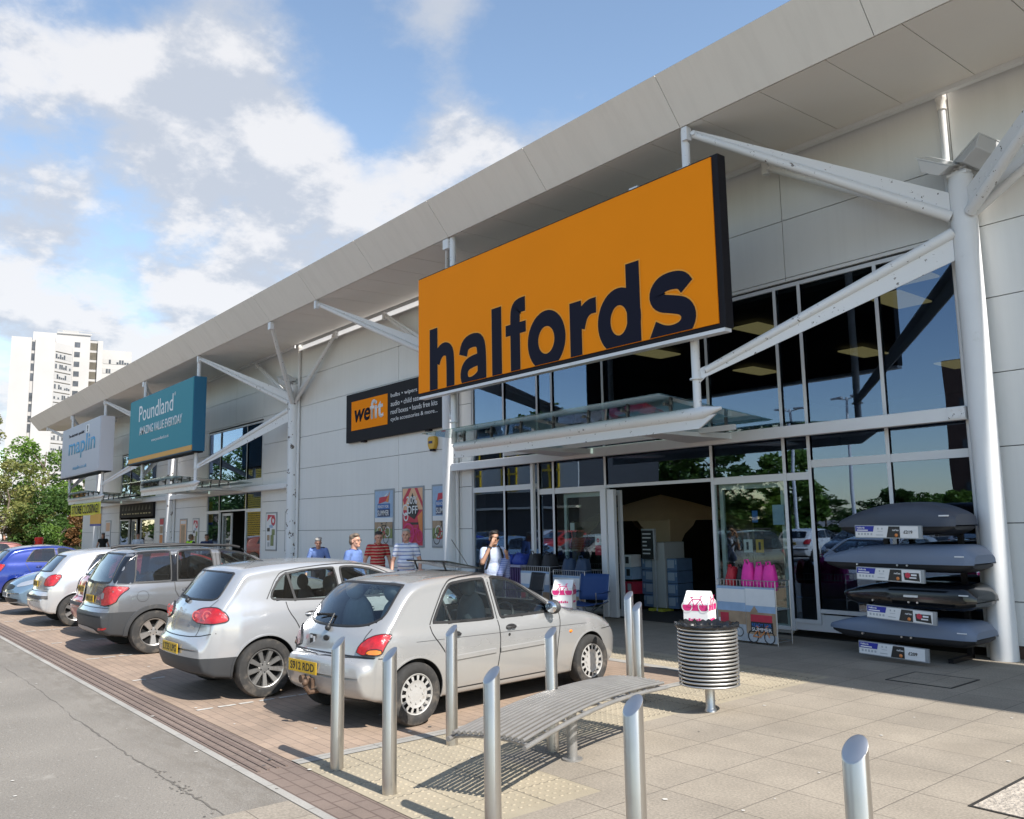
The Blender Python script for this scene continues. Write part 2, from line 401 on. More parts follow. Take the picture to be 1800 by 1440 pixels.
asph_far = mat('asphalt_far', (0.20, 0.19, 0.18), 0.9, var=0.2, vscale=0.4)
def asphalt_mat():
    m = mat('asphalt', (0.222, 0.201, 0.172), 0.88, var=0.14, vscale=0.9)
    nt = m.node_tree; L = nt.links.new; b = nt.nodes['Principled BSDF']
    src = b.inputs['Base Color'].links[0].from_socket
    tc = N(nt, 'ShaderNodeTexCoord')
    v = N(nt, 'ShaderNodeTexVoronoi'); v.inputs['Scale'].default_value = 95; L(tc.outputs['Object'], v.inputs['Vector'])
    n = N(nt, 'ShaderNodeTexNoise'); n.inputs['Scale'].default_value = 70; n.inputs['Detail'].default_value = 8; n.inputs['Roughness'].default_value = .8; L(tc.outputs['Object'], n.inputs['Vector'])
    mr = N(nt, 'ShaderNodeMapRange'); mr.inputs['From Min'].default_value = 0.3; mr.inputs['From Max'].default_value = 0.75; mr.inputs['To Min'].default_value = 0.6; mr.inputs['To Max'].default_value = 1.4
    L(n.outputs[0], mr.inputs['Value'])
    mx = N(nt, 'ShaderNodeMix', data_type='RGBA', blend_type='MULTIPLY'); mx.inputs[0].default_value = 1
    L(src, mx.inputs[6]); L(mr.outputs[0], mx.inputs[7]); L(mx.outputs[2], b.inputs['Base Color'])
    # worn lanes, patches and the grit that gathers along the kerb
    last = mx.outputs[2]
    def layer(scale, stretch, lo, hi, amt, colr, gate=None):
        nonlocal last
        mp = N(nt, 'ShaderNodeMapping'); mp.inputs['Scale'].default_value = stretch; L(tc.outputs['Object'], mp.inputs[0])
        q = N(nt, 'ShaderNodeTexNoise'); q.inputs['Scale'].default_value = scale; q.inputs['Detail'].default_value = 9; q.inputs['Roughness'].default_value = .68; L(mp.outputs[0], q.inputs['Vector'])
        r = N(nt, 'ShaderNodeMapRange', interpolation_type='SMOOTHSTEP'); r.inputs['From Min'].default_value = lo; r.inputs['From Max'].default_value = hi; r.inputs['To Max'].default_value = amt; L(q.outputs[0], r.inputs['Value'])
        f = r.outputs[0]
        if gate:
            sp = N(nt, 'ShaderNodeSeparateXYZ'); L(tc.outputs['Object'], sp.inputs[0]); g = N(nt, 'ShaderNodeMapRange', interpolation_type='SMOOTHSTEP'); g.inputs['From Min'].default_value = gate[0]; g.inputs['From Max'].default_value = gate[1]; L(sp.outputs['Y'], g.inputs['Value'])
            k = N(nt, 'ShaderNodeMath', operation='MULTIPLY'); L(f, k.inputs[0]); L(g.outputs[0], k.inputs[1]); f = k.outputs[0]
        y = N(nt, 'ShaderNodeMix', data_type='RGBA'); L(f, y.inputs[0]); L(last, y.inputs[6]); y.inputs[7].default_value = (*colr, 1); last = y.outputs[2]
    layer(.7, (.25, 1.2, 1), .50, .68, .45, (.17, .155, .135)); layer(2.4, (1, 1, 1), .58, .72, .5, (.35, .325, .285)); layer(28, (1, 1, 1), .60, .66, .55, (.42, .40, .36)); layer(30, (1, 1, 1), .61, .66, .6, (.10, .092, .08))
    layer(6, (.5, 1.5, 1), .40, .62, .7, (.15, .13, .105), (1.9, 2.42))
    L(last, b.inputs['Base Color'])
    bp = N(nt, 'ShaderNodeBump'); bp.inputs['Strength'].default_value = 0.7; bp.inputs['Distance'].default_value = 0.006
    L(v.outputs['Distance'], bp.inputs['Height']); L(bp.outputs[0], b.inputs['Normal'])
    return m
asphalt = asphalt_mat()
brick_bay = brick_mat('bay_brick', (0.335, 0.245, 0.18), (0.285, 0.212, 0.158), (0.19, 0.145, 0.112), 0.2, 0.1, ms=0.004, stain=(0.30, 0.22, 0.165), grain=0.12)
slab = brick_mat('paving_slab', (0.30, 0.258, 0.203), (0.272, 0.235, 0.187), (0.145, 0.122, 0.098), 0.547, 0.547, off=0.0, ms=0.0045, loc=(3.775, -4.866, 0), stain=(0.235, 0.20, 0.155), grain=0.32, gscale=60)
tactile = brick_mat('tactile_slab', (0.365, 0.31, 0.222), (0.335, 0.288, 0.208), (0.185, 0.16, 0.12), 0.4, 0.4, off=0.0, ms=0.006, stain=(0.27, 0.24, 0.17), grain=0.12)
granite = brick_mat('kerb_sett', (0.34, 0.322, 0.29), (0.31, 0.295, 0.268), (0.2, 0.185, 0.16), 0.62, 0.4, off=0.0, ms=0.006, grain=0.15)
edging = brick_mat('edging_kerb', (0.33, 0.315, 0.285), (0.31, 0.295, 0.27), (0.18, 0.17, 0.15), 0.4, 0.9, off=0.0, ms=0.006, loc=(0, 0.1, 0), grain=0.15)
drainm = brick_mat('drain_brick', (0.205, 0.155, 0.125), (0.185, 0.14, 0.115), (0.12, 0.085, 0.07), 0.2, 0.1, ms=0.007, loc=(0, -2.5, 0), stain=(0.2, 0.15, 0.12), grain=0.12)

def sheet(name, x0, y0, x1, y1, z, m):
    return struct(name, MB().quad((x0, y0, z), (x1, y0, z), (x1, y1, z), (x0, y1, z)), m)
sheet('ground', -1200, -1200, 1200, 1200, -0.012, asph_far)
sheet('road', -90, -22, 60, 2.42, 0.0, asphalt)
sheet('kerb_line', -90, 2.42, 60, 2.48, 0.004, granite)
sheet('drainage_channel', -90, 2.48, 60, 2.82, -0.004, drainm)
sheet('parking_bay_paving', -70, 2.82, -6.05, 7.72, 0.0, brick_bay)
sheet('front_kerb', -70, 7.72, -5.92, 7.86, 0.004, edging)
sheet('bay_edging_kerb', -6.05, 2.82, -5.92, 7.72, 0.004, edging)
# slab pavement in the shade and to the right of the tactile strip
struct('pavement', MB().quad((-70, 8.6, 0), (-5.1, 8.6, 0), (-5.1, 11.3, 0), (-70, 11.3, 0)).quad((-5.1, 4.0, 0), (40, 4.0, 0), (40, 11.3, 0), (-5.1, 11.3, 0)).quad((-4.02, 2.82, 0), (40, 2.82, 0), (40, 4.0, 0), (-4.02, 4.0, 0)), slab)
tp = MB().quad((-5.92, 2.82, 0), (-4.02, 2.82, 0), (-4.02, 4.0, 0), (-5.92, 4.0, 0)).quad((-5.92, 4.0, 0), (-5.1, 4.0, 0), (-5.1, 8.6, 0), (-5.92, 8.6, 0)).quad((-9.0, 7.86, 0), (-5.92, 7.86, 0), (-5.92, 8.6, 0), (-9.0, 8.6, 0))
struct('tactile_paving', tp, tactile)
sheet('pavement_strip', -70, 7.86, -9.0, 8.6, 0.0, slab)
dm = MB()
def domes(x0, y0, x1, y1):
    nx = int((x1 - x0) / 0.067); ny = int((y1 - y0) / 0.067)
    for i in range(nx):
        for j in range(ny):
            cx = x0 + 0.033 + i * 0.067; cy = y0 + 0.033 + j * 0.067
            vs = [(cx + 0.016 * cos(a * pi / 3), cy + 0.016 * sin(a * pi / 3), 0.0005) for a in range(6)] + [(cx + 0.009 * cos(a * pi / 3), cy + 0.009 * sin(a * pi / 3), 0.006) for a in range(6)]
            dm.add(vs, [(a, (a + 1) % 6, 6 + (a + 1) % 6, 6 + a) for a in range(6)] + [(6, 7, 8, 9, 10, 11)])
domes(-5.9, 2.84, -4.05, 3.98); domes(-5.9, 4.02, -5.12, 8.5); domes(-8.2, 7.9, -5.95, 8.5)
tdm = dm.build('tactile_paving_blisters', tactile, smooth=True); tdm['kind'] = 'structure'

# drainage slots, bay lines, cracks
dr = MB()
for k in range(4):
    y = 2.52 + 0.07 * k
    dr.box((-60, y, -0.02), (-5.95, y + 0.022, 0.0035))
struct('drainage_channel_ribs', dr, mat('drain_rib', (0.15, 0.11, 0.09), 0.85, var=0.25, vscale=30))
paint = mat('bay_paint', (0.47, 0.45, 0.41), 0.85, var=0.25, vscale=20)
lm = MB(); r2 = random.Random(3)
for X in (-8.29, -10.4, -12.55, -14.71, -16.78, -18.95, -21.1, -23.3, -25.5):
    y = 2.9
    while y < 7.6:
        ln = 0.17 + r2.uniform(-0.03, 0.02)
        if r2.random() > 0.12:
            a = r2.uniform(-.008, .008); lm.quad((X - 0.026 + a, y, 0.004), (X + 0.026 + a, y, 0.004), (X + 0.026, y + ln, 0.004), (X - 0.026, y + ln, 0.004))
        y += 0.205
struct('parking_bay_lines', lm, paint)
def ground_px(x, y, z=0.0):
    d = _f + _r * ((x - 900) / 1475.46) - _u * ((y - 720) / 1475.46); t = (z - 1.7) / d.z
    return Vector((d.x * t, d.y * t, z))
ck = MB(); pts = []
for a in ((-10, 1162), (27, 1185), (82, 1222), (130, 1262), (190, 1303), (225, 1327), (270, 1352), (305, 1378), (330, 1394), (390, 1432), (470, 1490)):
    pts.append(ground_px(*a, 0.003))
fine = []
for i in range(len(pts) - 1):
    for k in range(10):
        p = pts[i].lerp(pts[i + 1], k / 10); fine.append(p + Vector((r2.uniform(-.02, .02), r2.uniform(-.012, .012), 0)))
for i in range(len(fine) - 1):
    w = r2.uniform(0.0015, 0.009) * (0.35 if i < 30 else 1)
    ck.quad(fine[i] + Vector((0, -w, 0)), fine[i + 1] + Vector((0, -w, 0)), fine[i + 1] + Vector((0, w, 0)), fine[i] + Vector((0, w, 0)))
for i in range(24):                                   # broken crumbs along the wide part
    p = fine[r2.randrange(62, 92)] + Vector((r2.uniform(-.05, .05), r2.uniform(-.05, .05), 0)); s = r2.uniform(.006, .02)
    ck.quad(p + Vector((-s, -s * .6, 0)), p + Vector((s, -s * .4, 0)), p + Vector((s * .7, s, 0)), p + Vector((-s * .8, s * .7, 0)))
struct('road_crack', ck, mat('crack', (0.13, 0.117, 0.10), 0.95))
struct('road_crossing_slab', MB().quad((-5.2, 1.2, .004), (-3.0, 1.2, .004), (-3.0, 2.41, .004), (-5.2, 2.41, .004)), slab)
# spots of gum and scraps of litter on the road and pavement
lt = MB(); r2.seed(11)
for k in range(150):
    X = r2.uniform(-13, 2); Yy = r2.uniform(-1, 8.2); s = r2.uniform(.006, .022)
    n = 7; lt.add([(X + s * cos(2 * pi * i / n) * r2.uniform(.7, 1), Yy + s * sin(2 * pi * i / n) * r2.uniform(.7, 1), 0.0055) for i in range(n)], [tuple(range(n))], r2.choice((0, 0, 0, 1)))
o = lt.build('litter_specks', [mat('gum_pale', (0.55, 0.52, 0.47), 0.9), mat('gum_dark', (0.1, 0.09, 0.08), 0.9)]); tag(o, 'pale and dark gum spots scattered over road and pavement', 'litter', kind='stuff')

def manhole(name, label, x0, y0, x1, y1, m):
    t = thing(name, label, 'manhole cover', ((x0 + x1) / 2, (y0 + y1) / 2, 0))
    w, h = (x1 - x0) / 2, (y1 - y0) / 2
    fr = MB()
    for a, b in (((-w, -h), (w, -h + .02)), ((-w, h - .02), (w, h)), ((-w, -h + .02), (-w + .02, h - .02)), ((w - .02, -h + .02), (w, h - .02))):
        fr.box((*a, -0.02), (*b, 0.006))
    fr.build('frame', mat('iron_dark', (0.05, 0.045, 0.04), 0.6, 0.4), t)
    MB().box((-w + .022, -h + .022, -0.02), (w - .022, h - .022, 0.005)).build('cover', m, t)
manhole('manhole_cover', 'square paved manhole cover outlined in black in the shade before the roof boxes', -4.62, 8.85, -3.94, 9.52, slab)
manhole('manhole_cover', 'pebbled manhole cover at the edge of the sunlit slabs near the nearest bollard', -2.36, 5.38, -1.3, 6.5, mat('pebble_cover', (0.4, 0.35, 0.29), 0.9, var=0.35, vscale=22, bump=1.0, bscale=40))
# ------------------------------------------------------------------ retail terrace
WY = 11.2                      # front face of the cladding and glazing
COLX = [-4.26, -15.69, -23.97, -35.4, -47.0, 7.2]
XL, XR = -50.75, 12.0
clad = mat('cladding', (0.73, 0.725, 0.70), 0.42, 0.0, var=0.035, vscale=0.6)
cladback = mat('joint_dark', (0.07, 0.07, 0.07), 0.8)
fasc = mat('fascia_panel', (0.76, 0.74, 0.70), 0.5, 0.0, var=0.03, vscale=0.4, dirt=(0.66, 0.63, 0.58), dscale=0.8, dth=(0.55, 0.8))
streaks(clad, .045); streaks(fasc, .08, (3, .4, .4))
soff = mat('soffit_panel', (0.78, 0.75, 0.70), 0.55, 0.0, var=0.04, vscale=0.5)
white = mat('white_paint', (0.72, 0.725, 0.73), 0.38, 0.0, var=0.03, vscale=3, dirt=(0.55, 0.54, 0.51), dscale=2.2, dth=(0.6, 0.8))
flaked = mat('flaking_paint', (0.72, 0.725, 0.73), 0.42, 0.0, dirt=(0.10, 0.075, 0.06), dscale=5.0, dth=(0.595, 0.605))
chipped = mat('chipped_paint', (0.72, 0.725, 0.73), 0.4, 0.0, dirt=(0.13, 0.11, 0.10), dscale=14.0, dth=(0.64, 0.652))
alu = mat('window_aluminium', (0.68, 0.69, 0.70), 0.4, 0.1)
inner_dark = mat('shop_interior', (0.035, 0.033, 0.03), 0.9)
shopglass = glass_mat('shop_glass', (0.58, 0.62, 0.62), 0.95, wave=0.08, f0=.15, rt=(.62, .80, 1.12))
clearglass = glass_mat('clear_glass', (0.80, 0.87, 0.85), 0.95)
canglass = glass_mat('canopy_glass', (0.62, 0.74, 0.70), 0.9)

B = thing('retail_building', 'long grey clad retail terrace with oversailing roof and three glazed shop bays', 'building')

JZ = [-0.02 + 0.17, 0.67, 1.61, 2.545, 3.465, 4.42, 5.36, 6.27, 7.55]
def wall(x0, x1, z0=0.15, z1=7.55, splits=(), bull=()):
    xs = [x0, *[s for s in splits if x0 < s < x1], x1]; zs = [z0, *[z for z in JZ if z0 + .05 < z < z1 - .05], z1]
    g = 0.006; mb = MB()
    for i in range(len(xs) - 1):
        for j in range(len(zs) - 1):
            a, b = xs[i] + g, xs[i + 1] - g; c, d = zs[j] + g, zs[j + 1] - g
            y = WY
            if ('L' in bull and i == 0) or ('R' in bull and i == len(xs) - 2):
                # the cladding rolls back to the column in a tight curve
                R = 0.26; prof = []
                if 'L' in bull and i == 0:
                    for k in range(9): t = pi / 2 * k / 8; prof.append((a + R - R * cos(t), y + R - R * sin(t)))
                else: prof.append((a, y))
                if 'R' in bull and i == len(xs) - 2:
                    for k in range(9): t = pi / 2 * k / 8; prof.append((b - R + R * sin(t), y + R - R * cos(t)))
                else: prof.append((b, y))
                n = len(prof)
                vs = [(px, py, c) for px, py in prof] + [(px, py, d) for px, py in prof] 
                fs = [(k, k + 1, n + k + 1, n + k) for k in range(n - 1)]
                bk = [(prof[0][0], y + R + .02), (prof[-1][0], y + R + .02)]
                o = len(vs); vs += [(bk[1][0], bk[1][1], c), (bk[0][0], bk[0][1], c), (bk[1][0], bk[1][1], d), (bk[0][0], bk[0][1], d)]
                fs += [tuple(range(n - 1, -1, -1)) + (o + 1, o), tuple(range(n, 2 * n)) + (o + 2, o + 3)]
                mb.add(vs, fs)
            else: mb.box((a, y, c), (b, y + 0.05, d))
    bk_ = MB().box((x0, WY + 0.055 if not bull else WY + 0.3, max(0.0, z0 - .15)), (x1, WY + 0.36, z1 - 0.01))
    o = mb.build('cladding_wall', clad, B, smooth=30); bk_.build('joint_backing', cladback, o)
    return o
wall(XL, -43.5, splits=(-47.2,))
wall(-43.5, -37.9, z0=5.3); wall(-37.9, -35.55)
wall(-35.55, -31.7); wall(-31.7, -26.6, z0=5.3, splits=(-29.0,)); wall(-26.6, -24.0)
wall(-24.0, -15.45, splits=(-18.15,))
wall(-15.45, -15.03, bull=''); wall(-15.03, -4.4, z0=5.3, splits=(-11.0, -6.96))
wall(-4.4, XR, splits=(1.5,))
# plinth, flank and rear walls, main roof
MB().box((XL, WY + .02, 0), (-43.5, WY + .05, .15)).box((-37.9, WY + .02, 0), (-31.7, WY + .05, .15)).box((-26.6, WY + .02, 0), (-15.03, WY + .05, .15)).box((-4.35, WY + .03, 0), (XR, WY + .06, .15)).build('plinth', mat('plinth_brick', (0.10, 0.06, 0.045), 0.9, var=.2, vscale=12), B)
MB().box((XL, WY + .4, 0), (XL + .2, 40, 7.5)).box((XR - .2, WY + .4, 0), (XR, 40, 7.5)).box((XL + .2, 39.8, 0), (XR - .2, 40, 7.5)).build('cladding_wall', clad, B)
MB().box((XL, WY + 0.02, 7.56), (XR, 40, 7.75)).build('roof', fasc, B)
# oversailing front roof: panels with open joints, open slot left before the wall
FB = (9.0, 7.2); FT = (8.49, 7.81)
XJ = [-51.9, -49.2, -46.3, -43.4, -40.5, -37.6, -34.7, -31.8, -28.9, -26.83, -24.0, -21.1, -18.4, -15.6, -12.78, -9.94, -7.10, -4.26, -1.42, 1.42, 4.26, 7.1, 9.9, 12.7]
fm = MB(); g = 0.005
for a, b in zip(XJ[:-1], XJ[1:]):
    a2, b2 = a + g, b - g; t = 0.03
    vs = [(a2, *FB), (b2, *FB), (b2, *FT), (a2, *FT), (a2, FB[0] + t, FB[1] + .012), (b2, FB[0] + t, FB[1] + .012), (b2, FT[0] + t, FT[1] - .0), (a2, FT[0] + t, FT[1])]
    fm.add(vs, [(0, 1, 2, 3), (5, 4, 7, 6), (1, 0, 4, 5), (2, 1, 5, 6), (3, 2, 6, 7), (0, 3, 7, 4)])
fm.build('fascia', fasc, B)
sm = MB(); xs = np.arange(-51.9 + .0, 12.71, 0.94)
for a, b in zip(xs[:-1], xs[1:]):
    sm.box((a + .005, 9.05, 7.215), (b - .005, 11.0, 7.255), T=Matrix(((1, 0, 0, 0), (0, 1, 0, 0), (0, 0.033, 1, -0.30), (0, 0, 0, 1))))
sm.build('soffit', soff, B)
MB().box((-51.9, 9.06, 7.32), (12.7, 11.05, 7.36)).add([(-51.9, 8.53, 7.84), (12.7, 8.53, 7.84), (12.7, 11.05, 8.0), (-51.9, 11.05, 8.0), (-51.9, 8.53, 7.80), (12.7, 8.53, 7.80), (12.7, 11.05, 7.96), (-51.9, 11.05, 7.96)], [(0, 1, 2, 3), (7, 6, 5, 4), (0, 4, 5, 1), (1, 5, 6, 2), (2, 6, 7, 3), (3, 7, 4, 0)]).build('roof_deck', cladback, B)
MB().box((-51.9, 11.0, 7.22), (-24.0, 11.09, 7.33)).box((-15.8, 11.0, 7.22), (12.7, 11.09, 7.33)).build('eaves_channel', white, B)
MB().add([(-23.7, 11.03, 7.06), (-16.1, 11.03, 7.06), (-16.1, 11.19, 7.27), (-23.7, 11.19, 7.27), (-23.7, 11.03, 7.04), (-16.1, 11.03, 7.04), (-16.1, 11.19, 7.25), (-23.7, 11.19, 7.25)], [(0, 1, 2, 3), (7, 6, 5, 4), (0, 4, 5, 1), (1, 5, 6, 2), (2, 6, 7, 3), (3, 7, 4, 0)]).build('sun_catch_strip', white, B)  # tilted white strip added to catch sun through the slot as a bright line
# closing end of the canopy at the far corner
MB().add([(-51.9, 9.0, 7.2), (-51.9, 8.49, 7.81), (-51.9, 11.05, 7.97), (-51.9, 11.05, 7.28), (-51.93, 9.0, 7.2), (-51.93, 8.49, 7.81), (-51.93, 11.05, 7.97), (-51.93, 11.05, 7.28)], [(0, 1, 2, 3), (7, 6, 5, 4), (0, 4, 5, 1), (1, 5, 6, 2), (2, 6, 7, 3), (3, 7, 4, 0)]).build('fascia_end', fasc, B)

# columns with their branching struts
def blade(mb, p0, p1, r0, r1, h0, h1, up=1):
    """tapering tube with a deep fin plate along its top or underside"""
    p0 = Vector(p0); p1 = Vector(p1)
    mb.cone(p0, p1, r0, r1, 14)
    z = Vector((0, 0, up)); side = (p1 - p0).cross(z).normalized() * 0.012
    a, b = p0 + z * r0 * .8, p1 + z * r1 * .8
    c, d = p1 + z * (r1 * .8 + h1), p0 + z * (r0 * .8 + h0)
    mb.add([a + side, b + side, c + side, d + side, a - side, b - side, c - side, d - side], [(0, 1, 2, 3), (7, 6, 5, 4), (0, 4, 5, 1), (1, 5, 6, 2), (2, 6, 7, 3), (3, 7, 4, 0)])
def rivets(mb, p, d, z, nrm, n):
    for i in range(n):
        for j in range(2): 
            c = p + d * (0.14 + .13 * i) + z * (.07 + .1 * j); mb.cone(c - nrm * .018, c + nrm * .018, .009, n=8)
def column(X, lowers=(), worn=0, uppers=(-1, 1), px=.14):
    pm = flaked if worn else white
    c = MB().lathe([(0.155, 0), (0.155, 5.9), (0.135, 6.02)], 28, Matrix.Translation((X, 11.03, 0))).box((X - .12, 10.91, 6.02), (X + .12, 11.15, 6.05)).build('column', pm, B, smooth=40)
    for s in uppers:
        for Yt, h in ((9.06, .26), (10.98, .16)):
            p0 = Vector((X + s * .12, 11.03 + (-.1 if Yt < 10 else 0), 5.5)); p1 = Vector((X + s * 2.72, Yt + (.06 if Yt < 10 else 0), 7.08))
            mb = MB(); blade(mb, p0, p1, .075 if Yt < 10 else .055, .05, h, .03)
            nrm = (p1 - p0).cross(Vector((0, 0, 1))).normalized()
            if Yt < 10: rivets(mb, p0, (p1 - p0).normalized(), Vector((0, 0, 1)), nrm, 4)
            mb.box((X + s * 2.72 - .02, Yt - .05, 7.0), (X + s * 2.85 + .02, Yt + .05, 7.19))
            mb.cone(p1 - nrm * .07, p1 + nrm * .07, .03, n=10)
            mb.build('strut', chipped if worn or Yt < 10 else white, c, smooth=40)
    for s in lowers:
        p0 = Vector((X + s * .12, 10.93, 5.28)); p1 = Vector((X + s * 2.74, 9.17, 3.72))
        mb = MB(); blade(mb, p0, p1, .075, .05, .30, .05, up=-1)
        nrm = (p1 - p0).cross(Vector((0, 0, 1))).normalized(); rivets(mb, p0, (p1 - p0).normalized(), Vector((0, 0, -1)), nrm, 4)
        d = (p1 - p0).normalized(); q = p1 + d * .16
        mb.add([p1 + Vector((0, 0, .06)) + nrm * .014, q + Vector((0, 0, .07)) + nrm * .014, q - Vector((0, 0, .16)) + nrm * .014, p1 - Vector((0, 0, .09)) + nrm * .014] + [p1 + Vector((0, 0, .06)) - nrm * .014, q + Vector((0, 0, .07)) - nrm * .014, q - Vector((0, 0, .16)) - nrm * .014, p1 - Vector((0, 0, .09)) - nrm * .014], [(0, 1, 2, 3), (7, 6, 5, 4), (0, 4, 5, 1), (1, 5, 6, 2), (2, 6, 7, 3), (3, 7, 4, 0)])
        mb.build('strut', chipped, c, smooth=40)
    if X < 5:      # rainwater pipe standing in the slot of light behind the column
        MB().tube([(X + px, 11.145, 7.3), (X + px, 11.145, 0.0)], .045, 12).build('downpipe', white, c, smooth=40)
        MB().lathe([(.06, 0), (.055, .12), (.07, .14), (.07, .2)], 14, Matrix.Translation((X + px, 11.145, 7.05))).build('pipe_collar', soff, c, smooth=40)
column(COLX[0], (-1,), px=-.2); column(COLX[1], (1,)); column(COLX[2], (-1,), 1); column(COLX[3], (1, -1), 1); column(COLX[4], (1,)); column(COLX[5], (), 0)
# hangers from the fascia that carry signs and glass canopies
def hanger(X, worn=1):
    mb = MB().tube([(X, 9.1, 7.22), (X, 9.1, 3.62)], .06, 14)
    mb.cone((X, 9.1, 3.62), (X, 9.1, 3.6), .09, .09, 14); mb.tube([(X, 9.1, 3.6), (X, 9.1, 3.2)], .055, 14)
    mb.build('hanger_post', chipped, B, smooth=40)
for X in (-7.1, -12.78, -26.83, -32.55, -38.22, -44.16): hanger(X)

# glass canopies over the doors
def canopy(x0, x1, xa, xb):
    w = x1 - x0
    g_ = MB().add([(x0 - .1, 8.45, 3.36), (x1 - .1, 8.45, 3.36), (x1 - .1, 11.0, 3.18), (x0 - .1, 11.0, 3.18), (x0 - .1, 8.45, 3.375), (x1 - .1, 8.45, 3.375), (x1 - .1, 11.0, 3.195), (x0 - .1, 11.0, 3.195)], [(3, 2, 1, 0), (4, 5, 6, 7), (0, 1, 5, 4), (1, 2, 6, 5), (2, 3, 7, 6), (3, 0, 4, 7)])
    c = g_.build('canopy_glass', canglass, B)
    # outer beam: tube with a keel plate below, both ends cut to a point
    mb = MB().tube([(x0 - .02, 9.1, 3.16), (x0 + .1, 9.1, 3.14), (x1 + .1, 9.1, 3.14), (x1 + .38, 9.1, 3.17)], [.03, .085, .085, .02], 16)
    mb.box((x0, 9.085, 2.93), (x1 + .02, 9.115, 3.08)); mb.add([(x1 + .02, 9.085, 2.93), (x1 + .02, 9.115, 2.93), (x1 + .3, 9.115, 3.1), (x1 + .3, 9.085, 3.1), (x1 + .02, 9.085, 3.08), (x1 + .02, 9.115, 3.08)], [(0, 1, 2, 3), (0, 3, 4), (1, 5, 2), (4, 3, 2, 5), (0, 4, 5, 1)])
    mb.build('canopy_beam', chipped, c, smooth=40)
    mb = MB().box((xa + .17, 10.96, 2.9), (xb - .17, 11.08, 3.07))
    mb.build('wall_beam', white, c, bevel=.008)
    ep = MB().box((xb - .38, 10.945, 2.92), (xb - .17, 10.958, 3.06))
    for i in range(2):
        for j in range(2): ep.cone((xb - .33 + .1 * i, 10.945, 2.95 + .08 * j), (xb - .33 + .1 * i, 10.93, 2.95 + .08 * j), .014, n=6)
    ep.build('end_plate', chipped, c)
    for f in (0.24, 0.78):
        X = x0 + w * f
        a = MB().add([(X - .12, 9.12, 3.0), (X + .12, 9.12, 3.0), (X + .42, 10.96, 2.96), (X - .42, 10.96, 2.96), (X - .12, 9.12, 3.03), (X + .12, 9.12, 3.03), (X + .42, 10.96, 3.055), (X - .42, 10.96, 3.055)], [(3, 2, 1, 0), (4, 5, 6, 7), (0, 1, 5, 4), (1, 2, 6, 5), (2, 3, 7, 6), (3, 0, 4, 7)])
        a.build('canopy_arm', white, c)
    MB().box((x0, 10.3, 3.02), (x1 - .3, 10.36, 3.1)).build('rear_rail', white, c)
    n = 7; sp = mat('spider_steel', (0.12, 0.12, 0.12), .35, .8)
    for i in range(n):
        X = x0 + .35 + (w - .8) * i / (n - 1)
        b_ = MB().box((X - .018, 9.06, 3.18), (X + .018, 9.1, 3.34))
        for dx in (-.06, .06):
            b_.cone((X, 9.08, 3.28), (X + dx, 9.02, 3.33), .012, n=8); b_.cone((X + dx, 9.02, 3.3), (X + dx, 9.02, 3.36), .026, n=10)
        b_.build('glass_bracket', sp, c)
        b_ = MB().box((X - .018, 10.31, 3.1), (X + .018, 10.35, 3.22)).build('glass_bracket', sp, c)
canopy(-12.78, -7.1, -15.69, -4.26); canopy(-32.55, -26.83, -35.4, -23.97); canopy(-44.16, -38.22, -47.0, -35.4)
# glazing panes lie across the top of the canopy in three sheets
# ---- glazing
def window(x0, x1, z0, z1, g=shopglass, fw=0.055, fd=0.07, rail=True, thin=False, y=WY):
    mb = MB(); h = fw / 2
    mb.box((x0 - h, y, z0), (x0 + h, y + fd, z1)); mb.box((x1 - h, y + .001, z0), (x1 + h, y + fd + .001, z1))
    mb.box((x0 + h, y + .004, z1 - fw), (x1 - h, y + fd - .004, z1)); mb.box((x0 + h, y + .004, z0), (x1 - h, y + fd - .004, z0 + fw))
    f = mb.build('window', alu, B)
    MB().box((x0 + h, y + .03, z0 + fw), (x1 - h, y + .036, z1 - fw)).build('pane', g, f)
    return f
MX = [-15.03, -13.92, -12.82, -12.37, -10.94, -8.52, -7.18, -6.76, -5.57, -4.42]
for a, b in zip(MX[:-1], MX[1:]): window(a, b, 3.0, 5.27)
for a, b in zip(MX[0:2], MX[1:3]): window(a, b, 0.12, 2.45); window(a, b, 2.45, 2.98)
window(-12.82, -12.37, .12, 2.33); window(-12.82, -12.37, 2.33, 2.98)
window(-12.37, -10.94, .08, 2.33, clearglass); window(-12.37, -10.94, 2.33, 2.98)
window(-10.94, -8.52, 2.33, 2.98)
window(-8.52, -7.18, .08, 2.33, clearglass); window(-8.52, -7.18, 2.33, 2.98)
window(-7.18, -6.76, .2, 2.33); window(-7.18, -6.76, 2.33, 2.98)
for a, b in zip(MX[7:9], MX[8:10]): window(a, b, .36, 2.5); window(a, b, 2.5, 2.98)
MB().box((-7.18, WY + .02, .1), (-4.4, WY + .1, .2)).box((-6.73, WY + .03, .2), (-4.4, WY + .06, .335)).build('glazing_sill', alu, B)
def sliding_door(x, y, z1, w):
    m = MB(); f = .07
    for a in (0, w - f): m.box((x + a, y, 0.02), (x + a + f, y + .05, z1))
    m.box((x + f, y + .002, z1 - .09), (x + w - f, y + .048, z1)); m.box((x + f, y + .002, 0.02), (x + w - f, y + .048, .14))
    d = m.build('door', alu, B); MB().box((x + f, y + .02, .14), (x + w - f, y + .026, z1 - .09)).build('door_glass', clearglass, d)
    MB().tube([(x + w - .04, y - .03, .95), (x + w - .04, y - .03, 1.25)], .012).build('door_handle', mat('steel_handle', (.5, .5, .5), .3, 1.0), d)
sliding_door(-12.2, WY + .12, 2.28, 1.52); sliding_door(-8.48, WY + .12, 2.28, 1.2)
